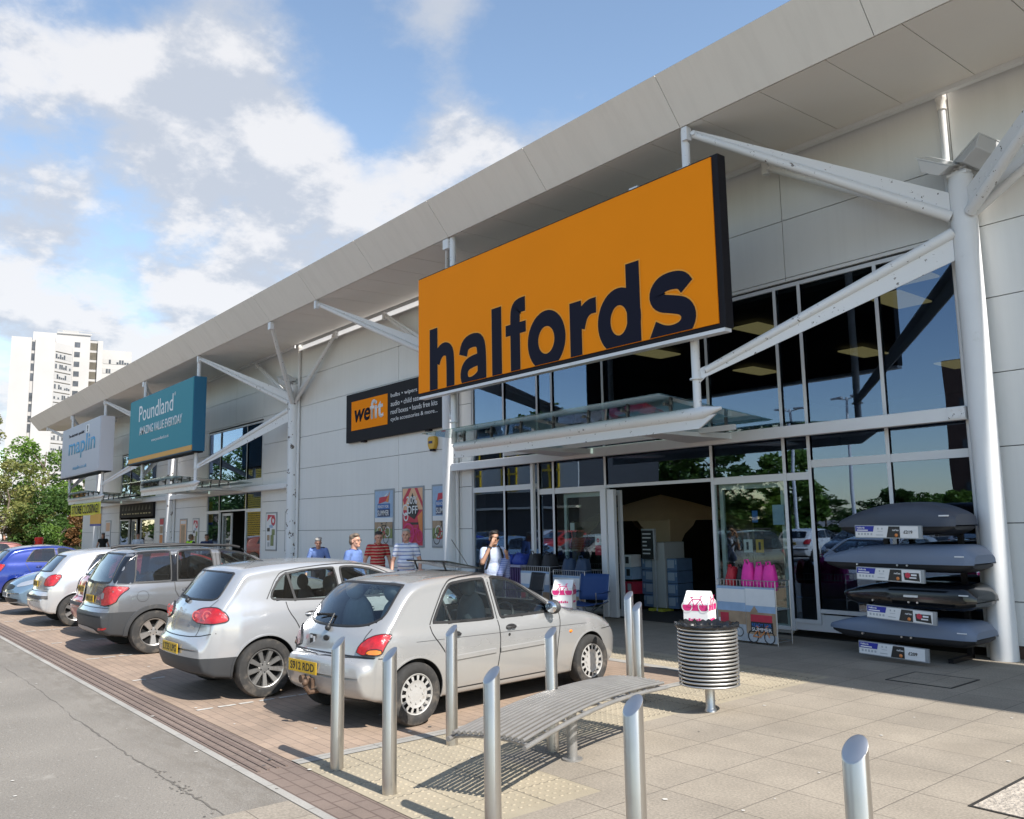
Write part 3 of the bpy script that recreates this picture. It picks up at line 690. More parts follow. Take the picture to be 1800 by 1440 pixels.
# the white door edge standing out at the left of the opening
MB().box((-10.93, WY - .16, 0.02), (-10.80, WY - .02, 2.31)).box((-10.78, WY - .13, 0.02), (-10.62, WY - .05, 2.29)).build('door_post', alu, B, bevel=.006)
MB().box((-12.95, WY - .1, .0), (-12.87, WY - .03, 2.95)).build('door_post', alu, B, bevel=.006)
# second and third shops
PX = [-31.65, -30.42, -27.95, -26.65]
for a, b in zip(PX[:-1], PX[1:]): window(a, b, 3.3, 5.25); window(a, b, 2.3, 2.95)
window(PX[0], PX[1], .08, 2.3); window(PX[2], PX[3], .08, 2.3, clearglass)
sliding_door(-30.4, WY + .12, 2.25, .9)
QX = [-43.4, -41.9, -40.0, -37.95]
for a, b in zip(QX[:-1], QX[1:]): window(a, b, 3.1, 5.25)
window(QX[0], QX[1], .08, 2.2); window(QX[2], QX[3], .08, 2.2, clearglass); sliding_door(-41.85, WY + .12, 2.2, .8)
MB().box((-31.65, WY + .01, 2.95), (-26.65, WY + .06, 3.3)).build('cladding_wall', clad, B)
# dark interiors: floor, ceiling, walls
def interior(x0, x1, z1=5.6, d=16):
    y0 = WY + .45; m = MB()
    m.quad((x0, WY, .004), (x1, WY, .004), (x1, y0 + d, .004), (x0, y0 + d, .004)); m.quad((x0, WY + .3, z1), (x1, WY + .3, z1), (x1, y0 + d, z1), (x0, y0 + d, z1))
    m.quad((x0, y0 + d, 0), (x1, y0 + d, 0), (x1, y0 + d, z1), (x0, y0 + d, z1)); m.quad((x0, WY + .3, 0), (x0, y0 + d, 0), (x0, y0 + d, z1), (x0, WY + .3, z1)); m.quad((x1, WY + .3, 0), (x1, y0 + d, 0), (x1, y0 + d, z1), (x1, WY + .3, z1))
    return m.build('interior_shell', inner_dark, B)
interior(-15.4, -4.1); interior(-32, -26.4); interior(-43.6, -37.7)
lampm = emit_mat('ceiling_lamp', (1.0, 0.80, 0.36), 0.22)
for X, Yy in ((-12.5, 14.5), (-9.6, 14.5), (-6.8, 14.5), (-12.5, 18.5), (-9.6, 18.5), (-6.8, 18.5), (-6.0, 13.0), (-9.0, 22), (-6.5, 22)):
    o = MB().box((X - .3, Yy - .6, 5.5), (X + .3, Yy + .6, 5.53)).build('ceiling_light', lampm); tag(o, 'pale yellow ceiling light panel seen through the dark upper shop windows', 'ceiling light', 'ceiling lights in the nearest shop')
# ------------------------------------------------------------------ signs
black_s = mat('sign_black', (0.010, 0.009, 0.012), 0.6, spec=.2)
orange_s = mat('sign_orange', (0.95, 0.275, 0.004), 0.75, var=0.03, vscale=.7, spec=.15)
orange_l = mat('sign_orange_edge', (0.9, 0.36, 0.05), 0.7, spec=.15)
ink = mat('letter_navy', (0.010, 0.010, 0.022), 0.7, spec=.15)
wht = mat('letter_white', (0.75, 0.75, 0.76), 0.5)
t = thing('shop_sign', 'huge orange shop sign in a black frame reading halfords above the doors', 'shop sign', (-10.0, 8.93, 4.16))
def rel(o, root):                       # hand a world-built part to a thing standing elsewhere
    for v in o.data.vertices: v.co -= root.location
    o.parent = root; return o
def part(mb, name, m, root, **k): return rel(mb.build(name, m, **k), root)
def ptext(name, body, m, T, root, **k):
    o = text(name, body, m, T, **k); return rel(o, root) if o else None
part(MB().box((-13.62, 8.86, 4.17), (-6.40, 9.03, 6.53)), 'sign_frame', black_s, t, bevel=.01)
part(MB().box((-13.59, 8.842, 4.235), (-6.50, 8.87, 6.50)), 'sign_face', orange_s, t)
part(MB().box((-13.59, 8.86, 4.12), (-6.42, 9.0, 4.168)), 'bottom_rail', white, t)
# letters: broad strokes with a paler orange edge, feet cut off by the lower edge of the sign
def ell(cx, cz, rx, rz, n=40): return [(cx + rx * cos(2 * pi * i / n), cz + rz * sin(2 * pi * i / n)) for i in range(n)]
STROKES = [([(-13.06, 4.1), (-13.06, 5.42)], .26, 0), ([(-12.98, 4.74), (-12.90, 4.90), (-12.72, 4.985), (-12.54, 4.92), (-12.51, 4.72), (-12.51, 4.1)], .25, 0),
 ([(-12.11, 4.74), (-12.05, 4.93), (-11.83, 4.985), (-11.60, 4.94), (-11.55, 4.72), (-11.55, 4.1)], .25, 0), ([(-11.50, 4.60), (-11.76, 4.60), (-12.02, 4.55), (-12.10, 4.38), (-12.02, 4.22), (-11.84, 4.20), (-11.62, 4.28), (-11.52, 4.44)], .22, 0),
 ([(-11.12, 4.1), (-11.12, 5.42)], .27, 0), ([(-10.62, 4.1), (-10.62, 5.12), (-10.60, 5.30), (-10.50, 5.335), (-10.35, 5.335)], .25, 0), ([(-10.87, 4.95), (-10.34, 4.95)], .19, 0),
 (ell(-9.84, 4.62, .325, .355), .26, 1), ([(-9.15, 4.1), (-9.15, 5.09)], .26, 0), ([(-9.07, 4.66), (-9.0, 4.86), (-8.86, 4.955), (-8.70, 4.955)], .24, 0),
 ([(-7.95, 4.1), (-7.95, 5.42)], .26, 0), (ell(-8.24, 4.62, .30, .355), .26, 1),
 ([(-6.98, 4.84), (-7.06, 4.95), (-7.24, 4.985), (-7.44, 4.96), (-7.54, 4.83), (-7.46, 4.70), (-7.24, 4.645), (-7.03, 4.58), (-6.95, 4.43), (-7.03, 4.28), (-7.22, 4.225), (-7.42, 4.25), (-7.60, 4.35)], .25, 0)]
def stroke_text(name, m, grow, y0, zclip, root):
    mb = MB()
    for k, (pts, w, closed) in enumerate(STROKES):
        p = [np.array(q, float) for q in pts]
        if not closed:
            for _ in range(2 if len(p) > 2 else 0):
                o = [p[0]]
                for a, b in zip(p[:-1], p[1:]): o += [a * .75 + b * .25, a * .25 + b * .75]
                p = o + [p[-1]]
            if grow: d = (p[-1] - p[-2]); p[-1] = p[-1] + d / np.linalg.norm(d) * grow; d = (p[0] - p[1]); p[0] = p[0] + d / np.linalg.norm(d) * grow
        n = len(p); y = y0 - .0004 * k; vs = []; h = w / 2 + grow
        for i in range(n):
            a, b = (p[i - 1], p[(i + 1) % n]) if closed else (p[max(i - 1, 0)], p[min(i + 1, n - 1)])
            t = (b - a) / np.linalg.norm(b - a); nn = np.array((-t[1], t[0])) * h
            for q in (p[i] - nn, p[i] + nn): vs.append((q[0], y, q[1]))
        mb.add(vs, [(2 * i, 2 * ((i + 1) % n), 2 * ((i + 1) % n) + 1, 2 * i + 1) for i in range(n if closed else n - 1)])
    o = mb.build(name, m); bm = bmesh.new(); bm.from_mesh(o.data)
    bmesh.ops.bisect_plane(bm, geom=bm.verts[:] + bm.edges[:] + bm.faces[:], plane_co=(0, 0, zclip), plane_no=(0, 0, -1), clear_outer=True)
    bm.to_mesh(o.data); bm.free(); return rel(o, root)
stroke_text('lettering_outline', orange_l, .022, 8.840, 4.24, t); stroke_text('lettering', ink, 0, 8.834, 4.24, t)
for X in (-12.78, -7.1): part(MB().box((X - .06, 8.95, 6.53), (X + .06, 9.1, 6.58)), 'bracket', white, t)
part(MB().box((-8.06, 8.95, 6.53), (-7.9, 9.02, 6.6)), 'sign_lamp', white, t)

t = thing('shop_sign', 'teal shop sign with an orange stripe reading Poundland AMAZING VALUE EVERYDAY', 'shop sign', (-30, 8.93, 4.1))
teal = mat('sign_teal', (0.035, 0.25, 0.31), 0.6, spec=.25); teal_d = mat('sign_teal_side', (0.012, 0.12, 0.22), 0.5)
part(MB().box((-33.5, 8.86, 4.13), (-26.5, 9.25, 6.5)), 'sign_frame', teal_d, t, bevel=.01)
part(MB().box((-33.47, 8.842, 4.32), (-26.53, 8.87, 6.47)), 'sign_face', teal, t)
part(MB().box((-33.47, 8.842, 4.16), (-26.53, 8.87, 4.317)), 'stripe', mat('sign_amber', (0.62, 0.30, 0.03), .5), t)
part(MB().box((-33.5, 8.85, 4.09), (-26.5, 9.2, 4.128)), 'bottom_rail', black_s, t)
ptext('lettering', 'Poundland', wht, at_front(-32.3, 8.838, 5.62), t, width=3.85, height=.58, bold=.0)
ptext('registered_mark', '®', wht, at_front(-28.35, 8.838, 6.1), t, width=.13, height=.13)
ptext('slogan', 'AMAZING VALUE EVERYDAY', wht, at_front(-32.2, 8.838, 5.12), t, width=4.7, height=.3, bold=.015)
ptext('web_address', 'www.poundland.co.uk', wht, at_front(-30.7, 8.838, 4.74), t, width=1.9, height=.14)

t = thing('shop_sign', 'pale grey shop sign reading maplin in blue at the far end of the terrace', 'shop sign', (-41.3, 8.93, 4.15))
lil = mat('sign_lilac', (0.47, 0.49, 0.55), 0.5); mblue = mat('sign_blue', (0.10, 0.36, 0.58), 0.5)
part(MB().box((-44.95, 8.86, 4.19), (-37.85, 9.4, 6.5)), 'sign_frame', mat('sign_lilac_side', (0.62, 0.63, 0.68), .5), t, bevel=.01)
part(MB().box((-44.92, 8.842, 4.22), (-37.88, 8.87, 6.47)), 'sign_face', lil, t)
part(MB().box((-44.95, 8.85, 4.15), (-37.85, 9.35, 4.188)), 'bottom_rail', black_s, t)
ptext('slogan', 'The electronics specialist', ink, at_front(-43.6, 8.838, 5.98), t, width=3.0, height=.18, bold=.015)
part(MB().box((-40.3, 8.838, 5.98), (-39.72, 8.843, 6.34)), 'emblem_panel', wht, t)
ptext('emblem', '!', ink, at_front(-40.1, 8.834, 6.02), t, width=.14, height=.28, bold=.03)
ptext('lettering', 'maplin', mblue, at_front(-43.5, 8.838, 4.95), t, width=4.9, height=1.0, bold=.02)
ptext('web_address', 'maplin.co.uk', mblue, at_front(-42.5, 8.838, 4.42), t, width=2.6, height=.22, bold=.01)

t = thing('wall_sign', 'black wall sign with an orange square reading wefit on the blank cladding', 'wall sign', (-18.4, 11.15, 3.97))
part(MB().box((-20.68, 11.08, 3.97), (-16.03, 11.196, 5.30)), 'sign_frame', black_s, t, bevel=.006)
part(MB().box((-20.37, 11.072, 4.28), (-18.48, 11.082, 5.075)), 'orange_square', orange_s, t)
ptext('lettering', 'we', ink, at_front(-20.2, 11.069, 4.49), t, width=.85, height=.34, bold=.022, shear=.2)
ptext('lettering', 'fit', wht, at_front(-19.36, 11.069, 4.49), t, width=.68, height=.52, bold=.022)
for k, (s, w_) in enumerate((('bulbs • wipers • batteries', 2.2), ('audio • child seats • stereos', 2.2), ('roof boxes • hands free kits', 2.1), ('cycle accessories & more...', 2.1))):
    ptext('lettering', s, wht, at_front(-18.32, 11.076, 4.92 - .205 * k), t, width=w_, height=.13)
for X in (-19.9, -16.8): part(MB().box((X, 11.1, 3.93), (X + .2, 11.19, 3.968)), 'bracket', black_s, t)

t = thing('alarm_box', 'small yellow alarm bell box on the cladding below the black wall sign', 'alarm box', (-16.52, 11.2, 3.6))
part(MB().prism([(-.15, -.02), (-.15, .13), (-.1, .17), (.1, .17), (.15, .13), (.15, -.02), (.1, -.13), (-.1, -.13)], at_front(-16.52, 11.19, 3.62), .1), 'case', mat('alarm_yellow', (0.62, 0.36, 0.03), .4), t, bevel=.012)
part(MB().box((-16.62, 11.082, 3.62), (-16.46, 11.089, 3.68)), 'badge', mat('badge_navy', (.03, .04, .12), .5), t)
part(MB().box((-16.59, 11.10, 3.44), (-16.45, 11.18, 3.488)), 'strobe', black_s, t)

t = thing('banner', 'yellow closing down banner hung under the far glass canopy', 'banner', (-40.1, 8.95, 2.4))
yel = mat('banner_yellow', (0.62, 0.60, 0.05), .6, var=.08, vscale=6)
mb = MB(); n = 26
for i in range(n):
    x0 = -42.7 + 5.15 * i / n; x1 = -42.7 + 5.15 * (i + 1) / n; f = lambda x: 8.93 + .025 * sin(x * 3.1) + .018 * sin(x * 7.7)
    mb.quad((x0, f(x0), 2.37), (x1, f(x1), 2.37), (x1, f(x1), 2.92), (x0, f(x0), 2.87))
part(mb, 'sheet', yel, t); 
ptext('lettering', 'STORE CLOSING!', black_s, at_front(-42.4, 8.875, 2.45), t, width=4.7, height=.37, bold=.012)
part(MB().tube([(-42.6, 8.95, 2.9), (-42.6, 9.05, 2.95)], .01).tube([(-37.6, 8.95, 2.9), (-37.6, 9.05, 2.98)], .01), 'ties', black_s, t)
t = thing('flag_sign', 'amber panel with a blue foot hanging under the closing down banner', 'hanging sign', (-38.3, 8.95, 1.9))
part(MB().box((-39.2, 8.93, 1.99), (-37.5, 8.96, 2.40)), 'panel', mat('flag_amber', (.6, .33, .03), .5), t)
part(MB().box((-39.2, 8.928, 1.9), (-37.5, 8.962, 1.988)), 'blue_foot', mat('flag_blue', (.03, .05, .25), .5), t)
t = thing('door_sign', 'dark strip sign over the doors of the farthest shop', 'door sign', (-40.3, 11.2, 2.3))
part(MB().box((-43.1, 11.1, 2.28), (-37.9, 11.195, 2.95)), 'panel', black_s, t, bevel=.01)
mb = MB()
for i in range(11): mb.box((-42.7 + .42 * i, 11.095, 2.42), (-42.5 + .42 * i + .06 * (i % 3), 11.1, 2.47))
for i in range(9): mb.add([(-42.7 + .52 * i, 11.097, 2.6), (-42.45 + .52 * i, 11.097, 2.6), (-42.5 + .52 * i, 11.097, 2.84)], [(0, 1, 2)], 1)
part(mb, 'marks', [mat('mark_gold', (.5, .45, .25), .5), mat('mark_dim', (.07, .07, .05), .5)], t)

# posters in snap frames
grey_fr = mat('poster_frame', (0.30, 0.33, 0.36), .4, .5)
pc = {k: mat('print_' + k, c, .45, var=v, vscale=9) for k, c, v in (('sky', (.30, .42, .58), .1), ('white', (.7, .7, .7), .04), ('navy', (.02, .04, .12), .1), ('blue', (.04, .15, .42), .1), ('red', (.5, .03, .06), .12), ('orange', (.65, .22, .06), .1), ('peach', (.7, .42, .25), .1), ('tan', (.36, .25, .16), .25), ('green', (.18, .22, .08), .3), ('black', (.02, .02, .02), .1), ('pink', (.6, .03, .18), .08), ('grey', (.4, .42, .44), .15))}
def disc_ring(mb, T, cx, cy, r, w, mi, d=0.0, n=20):
    vs = []
    for i in range(n):
        a = 2 * pi * i / n
        vs += [T @ Vector((cx + r * cos(a), cy + r * sin(a), d)), T @ Vector((cx + (r - w) * cos(a), cy + (r - w) * sin(a), d))]
    mb.add(vs, [(2 * i, 2 * ((i + 1) % n), 2 * ((i + 1) % n) + 1, 2 * i + 1) for i in range(n)], mi)
def bike(mb, T, cx, cy, s, mi, frame_mi, d):
    disc_ring(mb, T, cx - .62 * s, cy, .42 * s, .07 * s, mi, d); disc_ring(mb, T, cx + .62 * s, cy, .42 * s, .07 * s, mi, d)
    P = {'r': (-.62, 0), 'b': (-.08, -.02), 's': (-.2, .5), 'h': (.42, .52), 'f': (.62, 0), 'q': (-.26, .66), 'k': (.38, .7), 'k2': (.56, .74), 'q1': (-.4, .67), 'q2': (-.1, .66)}
    for a, b in (('r', 'b'), ('r', 's'), ('b', 's'), ('b', 'h'), ('s', 'h'), ('h', 'f'), ('s', 'q'), ('h', 'k'), ('k', 'k2'), ('q1', 'q2')):
        p = Vector((*P[a], 0)) * s; q = Vector((*P[b], 0)) * s; e = (q - p).normalized(); nn = Vector((-e.y, e.x, 0)) * .035 * s
        o = Vector((cx, cy, d + .0004))
        mb.add([T @ (p - nn + o), T @ (q - nn + o), T @ (q + nn + o), T @ (p + nn + o)], [(0, 1, 2, 3)], frame_mi)
def art(x, y, z, w, h, layers, name, parent_thing, rz=0.0):
    T = at_front(x, y, z, rz); mb = MB(); mats = []; idx = {}
    def mi(k):
        if k not in idx: idx[k] = len(mats); mats.append(pc[k])
        return idx[k]
    d = 0.0
    for Ly in layers:
        d += .0012
        if Ly[0] == 'p': mb.add([T @ Vector((a * w, b * h, d)) for a, b in Ly[2]], [tuple(range(len(Ly[2])))], mi(Ly[1]))
        elif Ly[0] == 'r':
            a0, b0, a1, b1 = Ly[2]; mb.add([T @ Vector((a * w, b * h, d)) for a, b in ((a0, b0), (a1, b0), (a1, b1), (a0, b1))], [(0, 1, 2, 3)], mi(Ly[1]))
        elif Ly[0] == 'o': disc_ring(mb, T, Ly[2][0] * w, Ly[2][1] * h, Ly[2][2] * w, Ly[2][3] * w, mi(Ly[1]), d)
        elif Ly[0] == 'b': bike(mb, T, Ly[2][0] * w, Ly[2][1] * h, Ly[2][2] * w, mi(Ly[1]), mi(Ly[3]), d)
    o = part(mb, name, mats, parent_thing)
    for Ly in layers:
        if Ly[0] == 't':
            _, k, body, (a, b, a1, b1) = Ly; 
            ptext('print_lettering', body, pc[k], T @ Matrix.Translation((a * w, b * h, d + .002)), parent_thing, width=(a1 - a) * w, height=(b1 - b) * h, bold=.015, depth=0)
    return o
SUMMER = [('r', 'sky', (0, 0, 1, 1)), ('r', 'white', (.0, .42, 1, .5)), ('p', 'white', [(.2, .8), (.75, .97), (.5, .82)]), ('p', 'red', [(.2, .76), (.8, .82), (.75, .9), (.25, .88)]), ('p', 'orange', [(.6, .8), (.85, .98), (.75, .78)]), ('r', 'navy', (.15, .52, .85, .76)), ('r', 'blue', (.16, .66, .84, .755)), ('r', 'tan', (0, .3, 1, .42)), ('r', 'green', (0, .02, 1, .3)), ('r', 'grey', (0, 0, 1, .12)), ('b', 'white', (.5, .24, .36), 'black'), ('b', 'black', (.42, .12, .36), 'red'), ('t', 'white', 'READY FOR', (.2, .68, .8, .735)), ('t', 'white', 'SUMMER', (.18, .54, .82, .64))]
OFF = [('r', 'red', (0, 0, 1, 1)), ('r', 'peach', (0, .62, 1, 1)), ('p', 'red', [(0, .8), (.3, 1), (.45, 1), (.1, .7)]), ('p', 'red', [(.6, 1), (.75, 1), (1, .75), (1, .65)]), ('p', 'orange', [(.75, .5), (1, .6), (1, .2), (.85, .3)]), ('p', 'black', [(.2, .55), (.5, .92), (.82, .6), (.6, .45)]), ('o', 'white', (.15, .62, .16, .04)), ('o', 'white', (.18, .5, .12, .04)), ('r', 'black', (.25, .36, .8, .4)), ('b', 'pink', (.6, .16, .4), 'pink'), ('o', 'pink', (.3, .2, .3, .05)), ('t', 'white', '20%', (.22, .72, .76, .86)), ('t', 'white', 'OFF', (.24, .55, .78, .69))]
def poster(label, x0, x1, z0, z1, layers, y=11.19):
    t = thing('poster', label, 'poster', ((x0 + x1) / 2, y, z0))
    part(MB().box((x0, y - .012, z0), (x1, y + .008, z1)), 'frame', grey_fr, t, bevel=.004)
    art(x0 + .045, y - .0125, z0 + .045, x1 - x0 - .09, z1 - z0 - .09, layers, 'print', t); return t
poster('framed summer cycling poster left of the red discount poster on the cladding', -19.3, -18.33, 1.18, 2.64, SUMMER)
poster('red and peach framed poster reading 20% OFF behind the striped shirts', -17.95, -16.97, 1.18, 2.65, OFF)
poster('framed summer cycling poster partly behind the white column', -16.63, -15.62, 1.18, 2.65, SUMMER)
GOODS = [('r', 'white', (0, 0, 1, 1)), ('p', 'red', [(.1, .78), (.5, .92), (.9, .8), (.85, .95), (.15, .97)]), ('o', 'red', (.72, .8, .22, .12)), ('r', 'black', (.12, .5, .4, .6)), ('r', 'green', (.6, .4, .9, .56)), ('r', 'sky', (.35, .6, .7, .68)), ('r', 'tan', (.15, .25, .4, .4)), ('r', 'green', (.5, .1, .8, .4)), ('r', 'grey', (.2, .08, .4, .2))]
poster('framed offers poster with red lettering right of the second shop doors', -26.2, -25.35, .98, 2.2, GOODS)
poster('narrow offers poster beside the paint flaked column', -24.75, -24.3, .98, 2.2, GOODS)
poster('framed offers poster left of the second shop doors', -33.1, -32.4, .98, 2.12, GOODS)
poster('tall brown poster just right of the second far column', -34.6, -33.75, .98, 2.12, [('r', 'peach', (0, 0, 1, 1)), ('r', 'tan', (.2, 0, .8, .8)), ('r', 'white', (.1, .85, .9, .97))])
poster('orange poster left of the second far column', -37.2, -36.6, .9, 2.2, [('r', 'white', (0, 0, 1, 1)), ('r', 'red', (0, .8, 1, 1)), ('r', 'orange', (.1, 0, .9, .45)), ('r', 'tan', (.1, .5, .9, .75))])
poster('pale notice poster left of the farthest shop doors', -45.9, -44.9, .9, 2.2, [('r', 'white', (0, 0, 1, 1)), ('r', 'peach', (.1, .6, .9, .95)), ('r', 'grey', (.1, .2, .9, .25)), ('r', 'grey', (.1, .4, .9, .45))])
# notices stuck inside the entrance glass
t = thing('notice', 'red and white notice hung in the glass left of the doorway', 'notice', (-11.15, 11.24, 1.05))
part(MB().box((-11.28, 11.235, 1.28), (-10.98, 11.24, 1.46)), 'white_card', pc['white'], t); part(MB().box((-11.28, 11.235, 1.1), (-10.98, 11.24, 1.278)), 'red_card', pc['red'], t)
mb = MB(); disc_ring(mb, at_front(-11.2, 11.232, 1.37), 0, 0, .04, .03, 0); part(mb, 'dot', pc['red'], t)
ptext('print_lettering', 'Bar', pc['black'], at_front(-11.13, 11.233, 1.34), t, width=.11, height=.06, bold=.03)
for nm, lb, c, x, z, w, h in (('notice', 'yellow square notice in the glass right of the doorway', 'alarm_yellow', -7.78, 1.2, .14, .2), ('notice', 'white sheet in the glass beside the yellow notice', 'print_white', -8.0, 1.2, .16, .2), ('notice', 'pale sheet at head height in the glass right of the doorway', 'print_sky', -7.45, 1.62, .2, .3), ('notice', 'small blue topped sticker in the glass right of the doorway', 'print_blue', -7.82, 1.66, .1, .18), ('notice', 'small white sticker in the glass left of the doorway', 'print_white', -11.95, 1.56, .12, .14)):
    t = thing(nm, lb, 'notice', (x, 11.24, z)); part(MB().box((x, 11.236, z), (x + w, 11.24, z + h)), 'sheet', _mats[c], t)
    if 'yellow' in lb: part(MB().box((x + .05, 11.232, z + .04), (x + .09, 11.236, z + .16)), 'mark', pc['black'], t)

# floodlights on the column heads
lampg = mat('floodlight_case', (.55, .56, .57), .4, .3)
def floodlight(X, label, rz):
    t = thing('floodlight', label, 'floodlight', (X, 11.03, 6.06), rz)
    T = Matrix.Translation((-.2, -.1, .2)) @ Matrix.Rotation(.5, 4, 'Y') @ Matrix.Rotation(.35, 4, 'X')
    mb = MB(); vs = []
    prof = [(-.22, .0), (.22, .0), (.2, -.03), (.12, -.15), (-.12, -.15), (-.2, -.03)]
    mb.prism([(a, b) for a, b in prof], T @ Matrix.Rotation(pi / 2, 4, 'X') @ Matrix.Translation((0, 0, -.2)), .4)
    mb.build('case', lampg, t, bevel=.012)
    MB().box((-.23, -.21, .0), (.23, .21, .012), T=T).build('glass', mat('lamp_lens', (.6, .62, .63), .2), t)
    MB().tube([(0, 0, 0), (0, 0, .07), (-.12, -.03, .1), (-.17, -.08, .12)], .018).box((-.09, -.07, .0), (.09, .07, .025)).build('bracket', flaked, t)
floodlight(COLX[0], 'grey floodlight tilted left on the head of the near white column', 0.15)
floodlight(COLX[0] + .02, 'grey floodlight tilted right on the head of the near white column', pi - .3)
floodlight(COLX[2], 'grey floodlight on the head of the paint flaked column', 0.3)
floodlight(COLX[3], 'grey floodlight on the head of the second far column', 0.3)
# ------------------------------------------------------------------ street furniture
def steel_mat(name, c=(0.54, 0.52, 0.49), rough=.31):
    m = mat(name, c, rough, 1.0)
    nt = m.node_tree; L = nt.links.new; b = nt.nodes['Principled BSDF']
    tc = N(nt, 'ShaderNodeTexCoord'); mp = N(nt, 'ShaderNodeMapping'); mp.inputs['Scale'].default_value = (70, 70, 1.5); L(tc.outputs['Object'], mp.inputs[0])
    n = N(nt, 'ShaderNodeTexNoise'); n.inputs['Scale'].default_value = 6; n.inputs['Detail'].default_value = 3; L(mp.outputs[0], n.inputs['Vector'])
    mr = N(nt, 'ShaderNodeMapRange'); mr.inputs['To Min'].default_value = rough - .08; mr.inputs['To Max'].default_value = rough + .16; L(n.outputs[0], mr.inputs['Value']); L(mr.outputs[0], b.inputs['Roughness'])
    n2 = N(nt, 'ShaderNodeTexNoise'); n2.inputs['Scale'].default_value = 5; n2.inputs['Detail'].default_value = 8; L(tc.outputs['Object'], n2.inputs['Vector'])
    m2 = N(nt, 'ShaderNodeMapRange', interpolation_type='SMOOTHSTEP'); m2.inputs['From Min'].default_value = .5; m2.inputs['From Max'].default_value = .8; m2.inputs['To Max'].default_value = .22; L(n2.outputs[0], m2.inputs['Value'])
    mx = N(nt, 'ShaderNodeMix', data_type='RGBA'); mx.inputs[6].default_value = (*c, 1); mx.inputs[7].default_value = (.30, .24, .19, 1); L(m2.outputs[0], mx.inputs[0]); L(mx.outputs[2], b.inputs['Base Color'])
    bp = N(nt, 'ShaderNodeBump'); bp.inputs['Strength'].default_value = .03; bp.inputs['Distance'].default_value = .003; L(n.outputs[0], bp.inputs['Height']); L(bp.outputs[0], b.inputs['Normal'])
    return m
steel = steel_mat('brushed_steel'); steel_cap = steel_mat('steel_cut_face', (.46, .47, .49), .42)
def bollard_mesh(h):
    r = .047; n = 32; mb = MB(); vs = []; cut = .088                # top cut at a slant
    for i in range(n):
        a = 2 * pi * i / n; vs.append((r * cos(a), r * sin(a), -.03))
    for i in range(n):
        a = 2 * pi * i / n; vs.append((r * cos(a), r * sin(a), h - cut / 2 + cut / 2 * sin(a)))
    mb.add(vs, [(i, (i + 1) % n, n + (i + 1) % n, n + i) for i in range(n)] + [tuple(range(n - 1, -1, -1))])
    k = len(mb.v); top = vs[n:]; inn = [(x * .93, y * .93, z + .003 + (h - cut / 2 - z) * .07) for x, y, z in top]
    mb.add(top + inn, [(i, (i + 1) % n, n + (i + 1) % n, n + i) for i in range(n)], 0); mb.add(inn, [tuple(range(n))], 1)
    me = mb.mesh('bollard', [steel, steel_cap]); shade(me, 45); return me
bm_full = bollard_mesh(.91)
def bollard(x, y, label, rz, h=None):
    o = bpy.data.objects.new('bollard', bm_full if h is None else bollard_mesh(h)); col.objects.link(o)
    o.location = (x, y, 0); o.rotation_euler = (0, 0, rz); tag(o, label, 'bollard', 'slant topped steel bollards round the pavement end'); return o
# slant faces look up the street (-X+Y turned)
bollard(-5.63, 2.97, 'steel bollard standing before the numberplate of the dented silver hatchback', 0.0)
bollard(-4.90, 2.96, 'steel bollard before the near rear wheel of the dented silver hatchback', 0.0)
bollard(-5.62, 3.96, 'steel bollard at the left tip of the curved bench', 0.0)
bollard(-3.83, 2.97, 'steel bollard crossing in front of the left end of the curved bench', 0.0)
bollard(-4.94, 4.41, 'steel bollard behind the middle of the bench before the hatchback front wing', 0.0)
bollard(-2.75, 2.95, 'steel bollard with oval top in front of the right end of the bench', 0.0)
bollard(-6.02, 6.45, 'taller of the paired steel bollards left of the ringed bin', 0.0, 1.0)
bollard(-5.68, 6.20, 'shorter of the paired steel bollards left of the ringed bin', 0.0, .93)
bollard(-1.69, 2.98, 'nearest steel bollard on the open slabs at lower right', 0.0)

# curved slatted bench
bt = thing('bench', 'long arched bench of thin steel slats in the middle of the bollards', 'bench', (-4.6, 4.35, 0))
bsteel = mat('bench_steel', (.34, .33, .315), .40, .55, var=.12, vscale=7)
P0, P1, P2 = Vector((-4.28, 3.28, 0)), Vector((-4.74, 4.40, 0)), Vector((-4.92, 5.34, 0))
def bez(t): return P0 * (1 - t) ** 2 + P1 * 2 * t * (1 - t) + P2 * t * t
def bnorm(t):
    d = ((P1 - P0) * (1 - t) + (P2 - P1) * t).normalized(); return Vector((-d.y, d.x, 0))
def bz(t): return .42 + .035 * sin(pi * t)
mb = MB(); ns = 13
for k in range(ns):
    o = -.245 + .49 * k / (ns - 1)
    mb.tube([bez(t) + bnorm(t) * o + Vector((0, 0, bz(t) - abs(o) ** 2 * .25)) - bt.location for t in np.linspace(0, 1, 28)], .0125, 7)
mb.build('seat_slats', bsteel, bt, smooth=60)
mb = MB()
for o in (-.27, .27):
    mb.tube([bez(t) + bnorm(t) * o + Vector((0, 0, bz(t) - .05)) - bt.location for t in np.linspace(-.01, 1.01, 28)], .016, 8)
mb.build('edge_rail', bsteel, bt, smooth=60)
mb = MB()
for t in np.linspace(.02, .98, 9):
    mb.tube([bez(t) + bnorm(t) * o + Vector((0, 0, bz(t) - .03 - abs(o) ** 2 * .3)) - bt.location for o in (-.265, -.15, 0, .15, .265)], .012, 6)
mb.build('cross_rib', bsteel, bt, smooth=60)
for t in (.50, .97):
    p = bez(t) - bt.location; d = bnorm(t)
    m_ = MB().cone((p.x, p.y, 0), (p.x, p.y, bz(t) - .06), .038, n=18); m_.cone((p.x, p.y, 0), (p.x, p.y, .012), .075, n=18)
    m_.tube([p + d * -.2 + Vector((0, 0, bz(t) - .045)), p + Vector((0, 0, bz(t) - .09)), p + d * .2 + Vector((0, 0, bz(t) - .045))], .014, 8)
    m_.build('leg', bsteel, bt, smooth=40)

